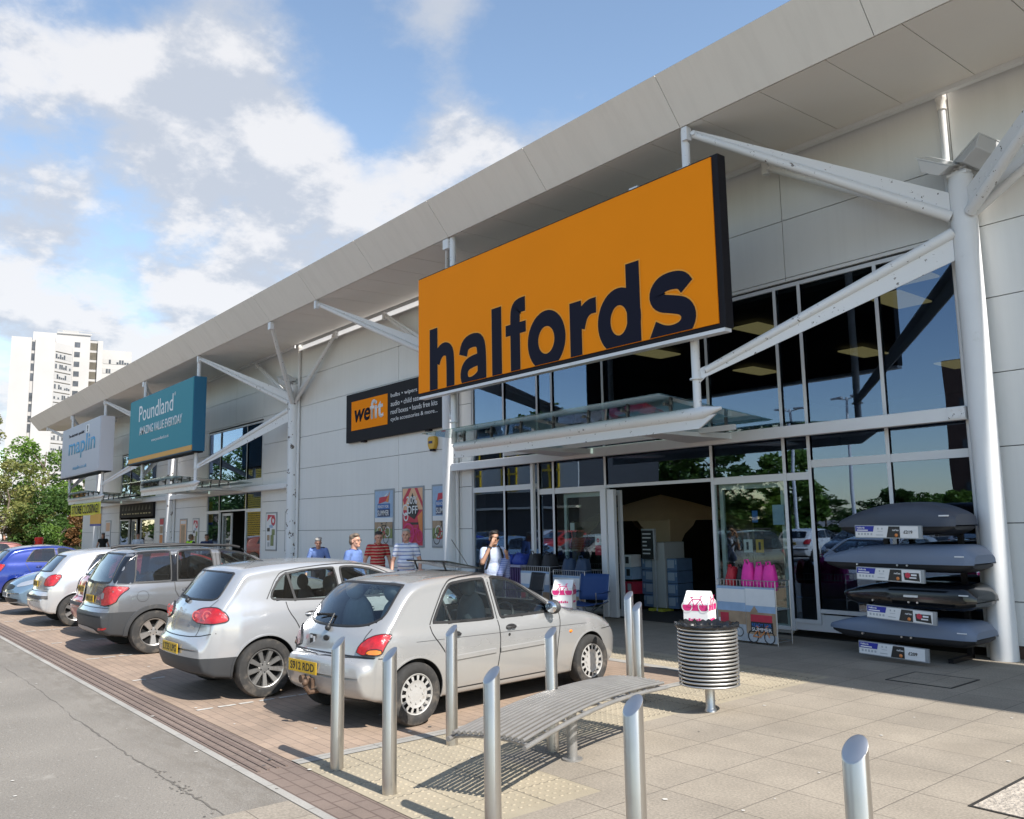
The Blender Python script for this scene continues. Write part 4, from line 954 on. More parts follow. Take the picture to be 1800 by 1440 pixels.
# ringed litter bin
bn = thing('litter_bin', 'ringed steel litter bin on a single post lined with a black bag', 'litter bin', (-4.96, 6.34, 0))
MB().lathe([(.055, 0), (.05, .02), (.043, .03), (.043, .21), (.1, .235)], 24).build('post', steel, bn, smooth=40)
mb = MB()
for k in range(16):
    z = .245 + .0325 * k; mb.tube([(.262 * cos(a), .262 * sin(a), z) for a in np.linspace(0, 2 * pi, 40, endpoint=False)], .0098, 8, closed=True)
mb.build('rings', steel_mat('ring_steel', (.58, .57, .55), .40), bn, smooth=60)
MB().lathe([(.0, .235), (.235, .235), (.243, .25), (.243, .73), (.2, .73), (.19, .3), (0, .3)], 32, close=False).build('liner', mat('bin_liner_dark', (.02, .02, .02), .6), bn, smooth=40)
mb = MB(); n = 64; rr = random.Random(5); prof = []
jit = [rr.uniform(-.012, .012) for _ in range(n)]
rows = [(.268, .735), (.283, .745), (.286, .765), (.275, .775), (.235, .75), (.2, .66), (.17, .5)]
vs = []
for ri, (r, z) in enumerate(rows):
    for i in range(n):
        a = 2 * pi * i / n; k = jit[i] * (1.4 if ri >= 3 else .5); vs.append(((r + k) * cos(a), (r + k) * sin(a), z + k * .8))
mb.add(vs, [(q * n + i, q * n + (i + 1) % n, (q + 1) * n + (i + 1) % n, (q + 1) * n + i) for q in range(len(rows) - 1) for i in range(n)])
mb.build('bin_bag', mat('black_bag', (.012, .012, .013), .22), bn, smooth=50)

# house shaped cardboard display boxes printed with a bicycle
def bike_box(x, y, rz, label, h=.93):
    t = thing('display_box', label, 'display box', (x, y, 0), rz); w = .14; z0 = h - .3; e = h - .13
    wm = mat('card_white', (.78, .78, .77), .6); pk = pc['pink']
    MB().box((-w, -w, 0), (w, w, e)).build('carton', wm, t, bevel=.004)
    MB().add([(-w, -w, e), (w, -w, e), (w, w, e), (-w, w, e), (-w, 0, h), (w, 0, h)], [(0, 1, 5, 4), (2, 3, 4, 5), (1, 2, 5), (3, 0, 4)]).build('gabled_top', wm, t)
    MB().box((-w - .002, -w - .002, e - .075), (w + .002, w + .002, e - .012)).build('pink_band', pk, t)
    for rot in (0, pi / 2):
        T = Matrix.Rotation(rot, 4, 'Z') @ at_front(0, -w - .0035, e - .03)
        mb = MB(); bike(mb, T, 0, 0, .15, 0, 1, .001); mb.build('bicycle_print', [pc['white'], pk], t)
        mb = MB()
        for k in range(6): mb.box((-.08 + .028 * k, -w - .003, e - .185), (-.06 + .028 * k, -w - .001, e - .155 - .008 * (k % 2)), T=Matrix.Rotation(rot, 4, 'Z'))
        mb.build('pink_script', pk, t)
    return t
bike_box(-6.05, 7.62, .35, 'white and pink bicycle carton with a gabled top behind the ringed bin')
bike_box(-8.98, 8.3, .6, 'white and pink bicycle carton with a gabled top beyond the hatchback bonnet', .9)

# roof boxes on their display rack
rk = thing('display_rack', 'black steel rack holding the four car roof boxes against the glass', 'display rack', (-5.1, 10.75, 0))
rm = mat('rack_black', (.015, .015, .017), .4, .5)
for X in (-.42, .52): MB().box((X - .03, .1, 0), (X + .03, .16, 1.65)).box((X - .03, -.42, 0), (X + .03, .16, .05)).build('upright', rm, rk)
for z in (.24, .64, 1.08, 1.50):
    for X in (-.42, .52): MB().box((X - .02, -.52, z - .03), (X + .02, .1, z)).build('arm', rm, rk)
def roof_box(name, label, x0, x1, y, zb, h, hw, lidm, traym, nose='L', peak=.6, gloss=False, tail=.03):
    """lofted along its length: pointed nose at the left, blunt tail at the right, lid over tray"""
    L_ = x1 - x0; t = thing('roof_box', label, 'roof box', ((x0 + x1) / 2, y, zb)); ns_ = 40; nr = 20
    def sec(u):
        d = hw * min(1, (.30 + .70 * (u / .42) ** .7 if u < .42 else 1)) * (1 - (max(0, u - .93) / .07) ** 2 * .18)
        hh = h * (.22 + .78 * sin(pi / 2 * min(1, u / peak)) ** .9) * (1 - (max(0, u - (1 - tail * 4)) / (tail * 4)) ** 2 * .55)
        return d, hh
    lv = []; tv = []
    us = list(np.linspace(0, 1, ns_))
    for u in us:
        d, hh = sec(u); X = -L_ / 2 + L_ * u
        for k in range(nr + 1):
            a = pi * k / nr; c, s = cos(a), sin(a)
            lv.append((X, -d * (abs(c) ** .42) * (1 if c > 0 else -1), hh * (abs(s) ** .62)))
            tv.append((X + (.012 if u < .5 else -.012) * 2, -(d - .012) * (abs(c) ** .4) * (1 if c > 0 else -1), -.015 - .10 * min(1, u * 5 + .4) * (abs(s) ** .55) * (1 - (max(0, u - .9) / .1) ** 2 * .6)))
    def loft(vs):
        m = MB(); w = nr + 1
        fs = [(i * w + j, (i + 1) * w + j, (i + 1) * w + j + 1, i * w + j + 1) for i in range(ns_ - 1) for j in range(nr)]
        fs += [tuple(range(w)), tuple((ns_ - 1) * w + j for j in range(w - 1, -1, -1))]
        fs += [((i + 1) * w, i * w, i * w + nr, (i + 1) * w + nr) for i in range(ns_ - 1)]
        return m.add(vs, fs)
    loft(lv).build('lid', lidm, t, smooth=38); loft(tv).build('tray', traym, t, smooth=38)
    m = MB()                                                     # rim where lid meets tray
    for i in range(ns_ - 1):
        for s in (-1, 1):
            d0, d1 = sec(us[i])[0] + .006, sec(us[i + 1])[0] + .006; a, b = -L_ / 2 + L_ * us[i], -L_ / 2 + L_ * us[i + 1]
            m.add([(a, s * d0, -.014), (b, s * d1, -.014), (b, s * d1, .012), (a, s * d0, .012)], [(0, 1, 2, 3)])
    m.build('rim', lidm, t)
    d, hh = sec(.9); lx = -L_ / 2 + L_ * .93
    MB().box((lx - .05, -d - .004, h * .36), (lx + .05, -d + .04, h * .42)).build('badge', wht, t)
    m = MB()
    for f in (.3, .56, .62): m.cone((-L_ / 2 + L_ * f, -hw - .004, -.03), (-L_ / 2 + L_ * f, -hw + .03, -.03), .012, n=10)
    m.build('lock', mat('lock_chrome', (.6, .6, .6), .3, 1), t); return t
slate = mat('box_slate', (.060, .069, .095), .5, bump=.12, bscale=260); blueg = mat('box_bluegrey', (.155, .195, .275), .5, bump=.12, bscale=260); glossb = mat('box_gloss_black', (.004, .005, .007), .16, coat=.3); trayb = mat('box_tray', (.010, .010, .012), .55)
roof_box('roof_box', 'tall dark slate roof box, topmost on the rack', -5.93, -4.36, 10.55, 1.60, .285, .36, slate, trayb, peak=.62, tail=.08)
roof_box('roof_box', 'long blue grey roof box, second from the top on the rack', -6.15, -4.18, 10.52, 1.155, .215, .36, blueg, trayb, peak=.5, tail=.02)
rb3 = roof_box('roof_box', 'glossy black roof box, third down on the rack', -5.92, -4.2, 10.55, .72, .20, .36, glossb, glossb, peak=.5, tail=.02)
roof_box('roof_box', 'low blue grey roof box, lowest on the rack just above the paving', -6.11, -4.22, 10.5, .31, .175, .36, blueg, trayb, peak=.4, tail=.02)
MB().box((.05, -.368, .03), (.22, -.36, .055)).build('side_badge', wht, rb3)
def price_strip(label, x0, x1, ztl, ztr, y, price, second=None):
    w = x1 - x0; hgt = .155; ang = atan2(ztr - ztl, w)
    t = thing('price_strip', label, 'price label', (x0, y, ztl)); R = Matrix.Rotation(-ang, 4, 'Y')
    def q(a, b, c, d, yy): return [(R @ Vector((p[0], 0, p[1]))) + Vector((0, yy, 0)) for p in (a, b, c, d)]
    MB().box((0, 0, -hgt), (w, .03, 0), T=R).build('holder', grey_fr, t)
    MB().box((.01, -.003, -hgt + .01), (w - .04, .0, -.008), T=R).build('card', pc['white'], t)
    MB().add(q((.012, -.01), (.25, -.01), (.235, -.078), (.012, -.078), -.006), [(3, 2, 1, 0)]).build('blue_flag', pc['blue'] if False else mat('flag_royal', (.02, .03, .30), .5), t)
    MB().add(q((.43, -.012), (.565, -.012), (.565, -hgt + .012), (.40, -hgt + .012), -.006), [(3, 2, 1, 0)]).build('black_panel', pc['black'], t)
    T0 = R @ FRONT
    for s, xx, zz, ww, hh, m in (('Halfords', .03, -.042, .1, .022, wht), ('roof box', .475, -.066, .08, .022, wht)):
        text('print_lettering', s, m, Matrix.Translation((0, -.008, 0)) @ R @ Matrix.Translation((xx, 0, zz)) @ FRONT, t, width=ww, height=hh, bold=.03, depth=0)
    m_ = MB().box((.03, -.008, -.068), (.17, -.0065, -.055), T=R); m_.build('small_print', wht, t)
    m_ = MB()
    for k in range(5): m_.box((.04 + .04 * k, -.005, -.12), (.062 + .04 * k, -.0035, -.095), T=R)
    m_.box((.29, -.005, -.05), (.305, -.0035, -.03), T=R).box((.34, -.005, -.05), (.355, -.0035, -.03), T=R).box((.29, -.005, -.075), (.355, -.0035, -.07), T=R).box((.27, -.005, -.12), (.36, -.0035, -.112), T=R); m_.build('icons', pc['grey'], t)
    MB().ball((.0, 0, 0), .022, 10).build('orange_dot', pc['orange'], t, loc=R @ Vector((.52, -.0, -.115)))
    if price: text('price', price, pc['black'], Matrix.Translation((0, -.008, 0)) @ R @ Matrix.Translation((.61, 0, -.095)) @ FRONT, t, width=.105, height=.038, bold=.02, depth=0)
    else:
        MB().add(q((.59, -.045), (w - .06, -.04), (w - .05, -hgt + .02), (.6, -hgt + .03), -.006), [(3, 2, 1, 0)]).build('offer_badge', pc['black'], t)
        m_ = MB(); disc_ring(m_, Matrix.Translation((0, -.009, 0)) @ R @ Matrix.Translation((.64, 0, -.07)) @ FRONT, 0, 0, .032, .03, 0); m_.build('red_spot', pc['red'], t)
        m_ = MB().box((.68, -.009, -.075), (.745, -.008, -.055), T=R).box((.66, -.009, -.105), (.74, -.008, -.09), T=R); m_.build('offer_print', wht, t)
price_strip('price strip reading £219 under the topmost roof box', -5.44, -4.62, 1.615, 1.60, 9.95, '£219')
price_strip('price strip with a red offer badge under the second roof box', -5.46, -4.63, 1.11, 1.09, 9.95, None)
price_strip('price strip with a red offer badge under the glossy black roof box', -5.36, -4.53, .66, .62, 9.95, None)
price_strip('price strip reading £209 under the lowest roof box', -5.48, -4.64, .225, .20, 9.92, '£209')

# wire dump bins with printed card fronts
wire = mat('bin_wire', (.45, .46, .48), .35, .8)
STAND = [('r', 'sky', (0, .52, 1, 1)), ('r', 'white', (0, .7, 1, .95)), ('r', 'tan', (0, .3, 1, .54)), ('r', 'grey', (0, 0, 1, .3)), ('r', 'red', (.1, .28, .4, .5)), ('r', 'pink', (.12, .18, .42, .3)), ('b', 'black', (.55, .16, .34), 'white'), ('r', 'white', (.04, .06, .1, .4))]
STAND2 = [('r', 'sky', (0, .52, 1, 1)), ('r', 'white', (0, .66, 1, .97)), ('r', 'tan', (0, .12, 1, .54)), ('r', 'grey', (0, 0, 1, .14)), ('p', 'tan', [(.1, .5), (.3, .66), (.42, .55)]), ('r', 'red', (.16, .36, .88, .5)), ('r', 'black', (.16, .18, .9, .37)), ('t', 'blue', 'READY FOR', (.2, .28, .86, .345)), ('t', 'white', 'SUMMER', (.19, .2, .87, .265)), ('b', 'black', (.5, .1, .44), 'orange')]
def dump_bin(label, x, y, w, d, h, layers, rz=0.0):
    t = thing('dump_bin', label, 'display bin', (x, y, 0))
    m_ = MB()
    for a, b in ((-w, -d), (w, -d), (w, d), (-w, d)): m_.tube([(a, b, 0.0), (a, b, h + .09)], .008, 6)
    for z in (.05, h, h + .09):
        m_.tube([(-w, -d, z), (w, -d, z), (w, d, z), (-w, d, z)], .006, 6, closed=True)
    k = int(w * 2 / .055)
    for i in range(1, k):
        X = -w + 2 * w * i / k
        for yy in (-d, d): m_.tube([(X, yy, h - .02), (X, yy, h + .09)], .004, 5)
    m_.box((-w, -d, h - .3), (w, d, h - .29)); m_.build('wire_basket', wire, t)
    half = w
    for i in range(2):
        x0 = x - w + i * w
        o = art(x0, y - d - .012, .03, w - .004, h - .03, layers[i], 'card_front', t)
        MB().box((x0 - x, -d - .011, .03), (x0 - x + w - .004, -d - .007, h)).build('card_back', pc['white'], t)
    return t
dump_bin('wire display bin with a SUMMER card front right of the doorway', -7.24, 10.32, .48, .17, .77, (STAND, STAND2))
dump_bin('wire display bin with a pale card front left of the doorway', -11.0, 10.5, .40, .22, .78, (STAND, STAND))
dump_bin('wire display bin heaped with black bags by the glazing', -12.03, 10.6, .42, .22, .82, (STAND, STAND))
def soft_bag(label, c, x, y, z, w, d, h, seed, name='bag', cat='bag', group=None):
    rr = random.Random(seed); n = 14; m_ = MB(); vs = []; rows = 8
    ph = [rr.uniform(0, 6.28) for _ in range(4)]
    for i in range(rows + 1):
        v = i / rows; sc = (1 - .55 * max(0, v - .45) ** 1.4 * 1.6) * (.75 + .25 * min(1, v * 5))
        for j in range(n):
            a = 2 * pi * j / n; k = 1 + .08 * sin(3 * a + ph[0] + v * 2) + .06 * sin(7 * a + ph[1] - v * 5)
            cx, sx_ = cos(a), sin(a)
            vs.append((w * sc * k * (abs(cx) ** .7) * (1 if cx > 0 else -1), d * sc * k * (abs(sx_) ** .7) * (1 if sx_ > 0 else -1), h * v + .02 * sin(5 * a + ph[2]) * v))
    m_.add(vs, [(i * n + j, i * n + (j + 1) % n, (i + 1) * n + (j + 1) % n, (i + 1) * n + j) for i in range(rows) for j in range(n)] + [tuple(range(n - 1, -1, -1)), tuple(rows * n + j for j in range(n))])
    t = thing(name, label, cat, (x, y, z), rr.uniform(-.3, .3), group); m_.build('sack', c, t, smooth=60)
    hd = MB().tube([(-w * .35, -d * .3, h * .93), (-w * .3, -d * .5, h * 1.12), (w * .25, -d * .5, h * 1.14), (w * .35, -d * .3, h * .95)], .012, 6)
    hd.build('carry_strap', c, t, smooth=60); return t
pinkm = mat('cloth_pink', (.75, .03, .34), .6, var=.1, vscale=14); redm = mat('cloth_red', (.42, .015, .03), .6, var=.1, vscale=14); blackm = mat('cloth_black', (.012, .012, .016), .6); bluem = mat('cloth_blue', (.02, .05, .30), .6, var=.1, vscale=14); navym = mat('cloth_navy', (.012, .035, .085), .6)
soft_bag('leftmost bright pink bag in the wire bin right of the doorway', pinkm, -7.27, 10.3, .72, .095, .10, .37, 1)
soft_bag('middle bright pink bag in the wire bin right of the doorway', pinkm, -7.10, 10.33, .72, .09, .10, .34, 2)
soft_bag('rightmost bright pink bag in the wire bin right of the doorway', pinkm, -6.92, 10.3, .72, .095, .10, .35, 3)
soft_bag('red bag in the wire bin right of the doorway', redm, -7.58, 10.34, .70, .075, .1, .32, 4)
soft_bag('black bag between the red and pink bags', blackm, -7.43, 10.36, .70, .075, .1, .32, 5)
soft_bag('left of two dark blue bags in the bin left of the doorway', navym, -11.2, 10.5, .62, .15, .13, .44, 6)
soft_bag('right of two dark blue bags in the bin left of the doorway', navym, -10.85, 10.5, .62, .15, .13, .44, 7)
soft_bag('left black bag heaped on the bin by the glazing', blackm, -12.25, 10.6, .66, .16, .15, .46, 8)
soft_bag('right black bag heaped on the bin by the glazing', blackm, -11.85, 10.6, .66, .17, .15, .46, 9)
cr = thing('crate', 'purple barred crate heaped with blue bags behind the man on the phone', 'crate', (-12.82, 10.6, 0))
m_ = MB()
for i in range(12):
    X = -.38 + .76 * i / 11; m_.box((X - .018, -.24, .04), (X + .018, -.225, .88)); m_.box((X - .018, .225, .04), (X + .018, .24, .88))
m_.box((-.4, -.25, 0), (.4, .25, .05)); m_.build('bars', mat('crate_purple', (.06, .03, .13), .5), cr)
MB().box((-.41, -.26, .88), (.41, .26, .92)).build('rim', mat('crate_rim', (.3, .3, .42), .5), cr)
soft_bag('left blue bag on the purple barred crate', bluem, -13.02, 10.6, .9, .18, .17, .2, 10); soft_bag('right blue bag on the purple barred crate', bluem, -12.65, 10.6, .9, .18, .17, .21, 11)
def camp_chair(label, c, x, y, rz):
    t = thing('camping_chair', label, 'chair', (x, y, 0), rz); s = .9
    fr = MB(); tubem = mat('chair_tube', (.25, .26, .28), .35, .8)
    for sx in (-.27, .27):
        fr.tube([(sx, -.24, 0), (sx * .2, -.02, .2), (sx, .22, .42), (sx * 1.02, .3, .82)], .010, 8); fr.tube([(sx, .24, 0), (sx * .2, -.02, .21), (sx, -.25, .40), (sx, -.26, .56)], .010, 8)
        fr.tube([(sx, -.25, .04), (0, 0, .2), (-sx, .24, .38)], .008, 6)
    fr.build('folding_frame', tubem, t, smooth=50)
    def cloth(name, rows, th=.012):
        mb = MB(); n = len(rows[0]); vs = [p for r in rows for p in r]
        mb.add(vs, [(i * n + j, i * n + j + 1, (i + 1) * n + j + 1, (i + 1) * n + j) for i in range(len(rows) - 1) for j in range(n - 1)])
        o = mb.build(name, c, t, smooth=60); k = o.modifiers.new('thickness', 'SOLIDIFY'); k.thickness = th; return o
    U = np.linspace(-1, 1, 9)
    cloth('seat', [[(u * .27, v, .40 - .05 * (1 - u * u) - .02 * (1 - abs(v) * 3)) for u in U] for v in np.linspace(-.25, .22, 6)])
    cloth('backrest', [[(u * .27, .22 + .09 * k + .05 * (1 - u * u), .40 + .43 * k) for u in U] for k in np.linspace(0, 1, 6)])
    for sx in (-1, 1): cloth('armrest', [[(sx * (.25 + .05 * a), v, .56 - .02 * (1 - abs(v) * 3)) for a in (0, .5, 1)] for v in np.linspace(-.26, .25, 5)])
    return t
camp_chair('blue folding camping chair at the left of the doorway', mat('canvas_blue', (.015, .05, .17), .7), -10.3, 10.05, .35)
camp_chair('black folding camping chair by the pale display bin', mat('canvas_black', (.012, .012, .014), .7), -11.55, 9.7, -.25)

# goods inside the doorway
gb = thing('stock_rack', 'tall grey ended rack of blue and white boxes inside the doorway', 'rack', (-10.95, 12.7, 0))
MB().box((-.16, -.1, .06), (.16, .5, 1.30)).build('end_panel', mat('panel_grey', (.42, .43, .42), .5), gb, bevel=.01)
bxm = mat('carton_blue', (.11, .18, .30), .5, var=.15, vscale=5); bxw = mat('carton_pale', (.32, .38, .45), .5)
for sx in (-1, 1):
    for k in range(4):
        z = .06 + .235 * k
        c = MB().box((sx * .18, -.06, z), (sx * (.47 if sx < 0 else .42), .4, z + .225)).build('carton', bxm, gb, bevel=.006)
        MB().box((sx * .2, -.066, z + .05), (sx * .36, -.058, z + .2)).box((sx * .39, -.066, z + .12), (sx * .43, -.058, z + .2) if sx < 0 else (sx * .41, -.058, z + .2)).build('carton_label', bxw, c)
fo = MB()
for a in (-.12, .12): fo.box((a - .06, -.22, .0), (a + .06, .1, .05))
fo.build('foot', mat('foot_yellow', (.5, .5, .06), .5), gb)
sb = thing('notice_board', 'black framed notice board with white writing inside the doorway', 'notice board', (-11.1, 12.5, 0))
MB().box((-.17, 0, .98), (.14, .03, 1.53)).build('panel', pc['black'], sb); m_ = MB().box((.14, -.01, .96), (.17, .04, 1.56)).box((-.17, -.005, 1.53), (.14, .035, 1.56)).tube([(.155, .02, 0), (.155, .02, .96)], .015); m_.build('frame', pc['grey'], sb)
for k, s in enumerate(('There', 'are only', 'way', 'the only', 'way to', 'do it')):
    pass
m_ = MB(); rr = random.Random(2)
for k in range(6): m_.box((-.14, -.006, 1.45 - .075 * k), (-.14 + rr.uniform(.1, .22), -.002, 1.475 - .075 * k))
m_.build('writing', pc['white'], sb)
for x, z, lb, c in ((-11.62, .82, 'white carton with a dark picture inside the doorway', 'print_white'), (-11.6, .58, 'pale blue carton inside the doorway under the white carton', 'print_sky'), (-11.58, .3, 'dark red carton low inside the doorway', 'print_red')):
    t = thing('carton', lb, 'box', (x, 12.5, z)); MB().box((-.16, -.1, 0), (.14, .2, .235)).build('box', _mats[c], t, bevel=.005); MB().box((.0, -.105, .07), (.09, -.1, .2)).build('picture', pc['black'] if 'white' in lb else pc['grey'], t)
t = thing('shelf', 'dark shelf carrying cartons just inside the doorway', 'shelf', (-11.6, 12.6, 0)); MB().box((-.24, -.1, 0), (.22, .3, .295)).build('base', rm, t)
tn = thing('gazebo', 'beige party gazebo with arched walls inside the dark shop', 'gazebo', (-13.4, 15.6, 0))
bei = mat('gazebo_cloth', (.55, .40, .24), .8, var=.06, vscale=2)
m_ = MB(); n = 24; Rr = 1.5
rows = []
for k in range(6):
    f = k / 5
    rows.append([(Rr * (1 - f) * max(-1, min(1, 1.25 * cos(2 * pi * j / n))), Rr * (1 - f) * max(-1, min(1, 1.25 * sin(2 * pi * j / n))), 1.72 + .62 * (f ** .75)) for j in range(n)])
vs = [p for r in rows for p in r]
m_.add(vs, [(i * n + j, i * n + (j + 1) % n, (i + 1) * n + (j + 1) % n, (i + 1) * n + j) for i in range(5) for j in range(n)])
m_.build('canopy', bei, tn, smooth=50)
for a, b in ((-1, -1), (1, -1), (1, 1), (-1, 1)):
    m_ = MB(); c = Vector((a * Rr, b * Rr, 0)); m_.tube([c + Vector((0, 0, 1.74)), c], .03, 8)
    for dx, dy in ((-a, 0), (0, -b)):
        arc = [(0, 0), (.9, 0), (.8, -.12), (.5, -.3), (.28, -.6), (.14, -1.0), (.08, -1.72), (0, -1.72)]
        m_.add([c + Vector((dx * p, dy * p, 1.72 + z)) for p, z in arc], [tuple(range(8))])
    m_.build('corner_leg', bei, tn)

# ------------------------------------------------------------------ cars
def paint_mat(name, c, metal=.55, rough=.32, dirt=(.30, .26, .21), zd=.55, low=()):
    m = bpy.data.materials.new(name); m.use_nodes = True; _mats[name] = m
    nt = m.node_tree; L = nt.links.new; b = nt.nodes['Principled BSDF']
    b.inputs['Metallic'].default_value = metal; b.inputs['Roughness'].default_value = rough
    b.inputs['Coat Weight'].default_value = 1.0; b.inputs['Coat Roughness'].default_value = .05
    tc = N(nt, 'ShaderNodeTexCoord'); sp = N(nt, 'ShaderNodeSeparateXYZ'); L(tc.outputs['Object'], sp.inputs[0])
    n = N(nt, 'ShaderNodeTexNoise'); n.inputs['Scale'].default_value = 4; n.inputs['Detail'].default_value = 8; n.inputs['Roughness'].default_value = .65; L(tc.outputs['Object'], n.inputs['Vector'])
    # road film low on the body, thinning upwards
    mr = N(nt, 'ShaderNodeMapRange', interpolation_type='SMOOTHSTEP'); mr.inputs['From Min'].default_value = zd; mr.inputs['From Max'].default_value = .15; L(sp.outputs['Z'], mr.inputs['Value'])
    k = N(nt, 'ShaderNodeMath', operation='MULTIPLY'); L(mr.outputs[0], k.inputs[0]); L(n.outputs[0], k.inputs[1])
    k2 = N(nt, 'ShaderNodeMath', operation='MULTIPLY_ADD', i_1=.75, i_2=.0); L(k.outputs[0], k2.inputs[0])
    n4 = N(nt, 'ShaderNodeTexNoise'); n4.inputs['Scale'].default_value = 1.4; n4.inputs['Detail'].default_value = 8; L(tc.outputs['Object'], n4.inputs['Vector'])
    m4 = N(nt, 'ShaderNodeMapRange'); m4.inputs['From Min'].default_value = .5; m4.inputs['From Max'].default_value = .8; m4.inputs['To Max'].default_value = .12; L(n4.outputs[0], m4.inputs['Value'])
    ad = N(nt, 'ShaderNodeMath', operation='ADD', use_clamp=True); L(k2.outputs[0], ad.inputs[0]); L(m4.outputs[0], ad.inputs[1])
    mx = N(nt, 'ShaderNodeMix', data_type='RGBA'); L(ad.outputs[0], mx.inputs[0]); mx.inputs[6].default_value = (*c, 1); mx.inputs[7].default_value = (*dirt, 1)
    final = mx.outputs[2]; rgh = None
    for ya, yb, zs in low:                    # unpainted plastic along the foot of the body: (from, to, height)
        a = N(nt, 'ShaderNodeMath', operation='GREATER_THAN', i_1=ya); b2 = N(nt, 'ShaderNodeMath', operation='LESS_THAN', i_1=yb); z2 = N(nt, 'ShaderNodeMath', operation='LESS_THAN', i_1=zs)
        L(sp.outputs['Y'], a.inputs[0]); L(sp.outputs['Y'], b2.inputs[0]); L(sp.outputs['Z'], z2.inputs[0])
        k3 = N(nt, 'ShaderNodeMath', operation='MULTIPLY'); L(a.outputs[0], k3.inputs[0]); L(b2.outputs[0], k3.inputs[1]); k4 = N(nt, 'ShaderNodeMath', operation='MULTIPLY'); L(k3.outputs[0], k4.inputs[0]); L(z2.outputs[0], k4.inputs[1])
        mb_ = N(nt, 'ShaderNodeMix', data_type='RGBA'); L(k4.outputs[0], mb_.inputs[0]); L(final, mb_.inputs[6]); mb_.inputs[7].default_value = (.04, .042, .045, 1); final = mb_.outputs[2]
        if rgh is None: rgh = k4.outputs[0]
        else: mxm = N(nt, 'ShaderNodeMath', operation='MAXIMUM'); L(rgh, mxm.inputs[0]); L(k4.outputs[0], mxm.inputs[1]); rgh = mxm.outputs[0]
    geo = N(nt, 'ShaderNodeNewGeometry')      # the inside of the shell is dark trim
    m2 = N(nt, 'ShaderNodeMix', data_type='RGBA'); L(geo.outputs['Backfacing'], m2.inputs[0]); L(final, m2.inputs[6]); m2.inputs[7].default_value = (.02, .02, .022, 1)
    L(m2.outputs[2], b.inputs['Base Color'])
    mt = N(nt, 'ShaderNodeMath', operation='MULTIPLY_ADD', i_1=-metal, i_2=metal, use_clamp=True); L(ad.outputs[0], mt.inputs[0]); 
    if rgh is not None:
        iv = N(nt, 'ShaderNodeMath', operation='SUBTRACT', i_0=1.0); L(rgh, iv.inputs[1]); mt2 = N(nt, 'ShaderNodeMath', operation='MULTIPLY'); L(mt.outputs[0], mt2.inputs[0]); L(iv.outputs[0], mt2.inputs[1]); mt = mt2
        ct = N(nt, 'ShaderNodeMath', operation='MULTIPLY', i_1=1.0); L(iv.outputs[0], ct.inputs[0]); L(ct.outputs[0], b.inputs['Coat Weight'])
    L(mt.outputs[0], b.inputs['Metallic'])
    rg = N(nt, 'ShaderNodeMath', operation='MULTIPLY_ADD', i_1=.4, i_2=rough); L(ad.outputs[0], rg.inputs[0]); 
    if rgh is not None:
        r5 = N(nt, 'ShaderNodeMath', operation='MULTIPLY_ADD', i_1=.3); L(rgh, r5.inputs[0]); L(rg.outputs[0], r5.inputs[2]); rg = r5
    L(rg.outputs[0], b.inputs['Roughness'])
    return m
trim = mat('car_trim_black', (.018, .018, .019), .5)
plastic = mat('bumper_plastic', (.045, .047, .05), .6, var=.1, vscale=6, dirt=(.16, .14, .12), dscale=5, dth=(.55, .85))
rubber = mat('tyre_rubber', (.030, .029, .028), .85, var=.2, vscale=20, dirt=(.13, .11, .09), dscale=6, dth=(.5, .75))
alloy = mat('wheel_alloy', (.55, .54, .52), .35, .85, dirt=(.22, .17, .13), dscale=8, dth=(.55, .8))
hubcap = mat('wheel_cover', (.50, .49, .47), .45, .35, dirt=(.25, .20, .15), dscale=9, dth=(.55, .8))
well = mat('wheel_well', (.008, .008, .008), .95)
carglass = glass_mat('car_glass', (.84, .93, .91), 1.0); darkglass = glass_mat('car_glass_dark', (.34, .38, .40), 1.0)
redlens = mat('lens_red', (.40, .006, .008), .10, coat=1.0, var=.35, vscale=24, bump=.25, bscale=140); amber = mat('lens_amber', (.75, .20, .01), .12, coat=1.0); clearlens = mat('lens_clear', (.62, .63, .65), .08, .6, coat=1.0)
seatm = mat('car_seat', (.055, .058, .065), .85, var=.15, vscale=12); seatm2 = mat('car_seat_grey', (.11, .13, .15), .85, var=.15, vscale=12)
plateY = mat('plate_yellow', (.68, .42, .02), .4); plateW = mat('plate_white', (.7, .7, .7), .4); chrome = mat('chrome', (.7, .7, .7), .12, 1.0)

def chaikin(p, n=1, closed=False):
    p = [np.array(q, float) for q in p]
    for _ in range(n):
        o = []
        k = len(p)
        rg = range(k) if closed else range(k - 1)
        if not closed: o.append(p[0])
        for i in rg:
            a, b = p[i], p[(i + 1) % k]; o += [a * .75 + b * .25, a * .25 + b * .75]
        if not closed: o.append(p[-1])
        p = o
    return p
def resample(p, step, closed=False):
    p = [np.array(q, float) for q in p]
    if closed: p = p + [p[0]]
    d = [0]
    for a, b in zip(p[:-1], p[1:]): d.append(d[-1] + np.linalg.norm(b - a))
    n = max(3, int(round(d[-1] / step))); ts = np.linspace(0, d[-1], n + 1); P = np.array(p)
    o = np.stack([np.interp(ts, d, P[:, i]) for i in range(P.shape[1])], 1)
    return o[:-1] if closed else o
def inset(poly, w):
    """move a closed polygon inwards by w"""
    n = len(poly); area = sum(poly[i][0] * poly[(i + 1) % n][1] - poly[(i + 1) % n][0] * poly[i][1] for i in range(n)); s = 1 if area > 0 else -1
    o = []
    for i in range(n):
        a, b, c = poly[i - 1], poly[i], poly[(i + 1) % n]
        d = (c - a); d = d / (np.linalg.norm(d) + 1e-9); o.append(b + s * w * np.array((-d[1], d[0])))
    return np.array(o)
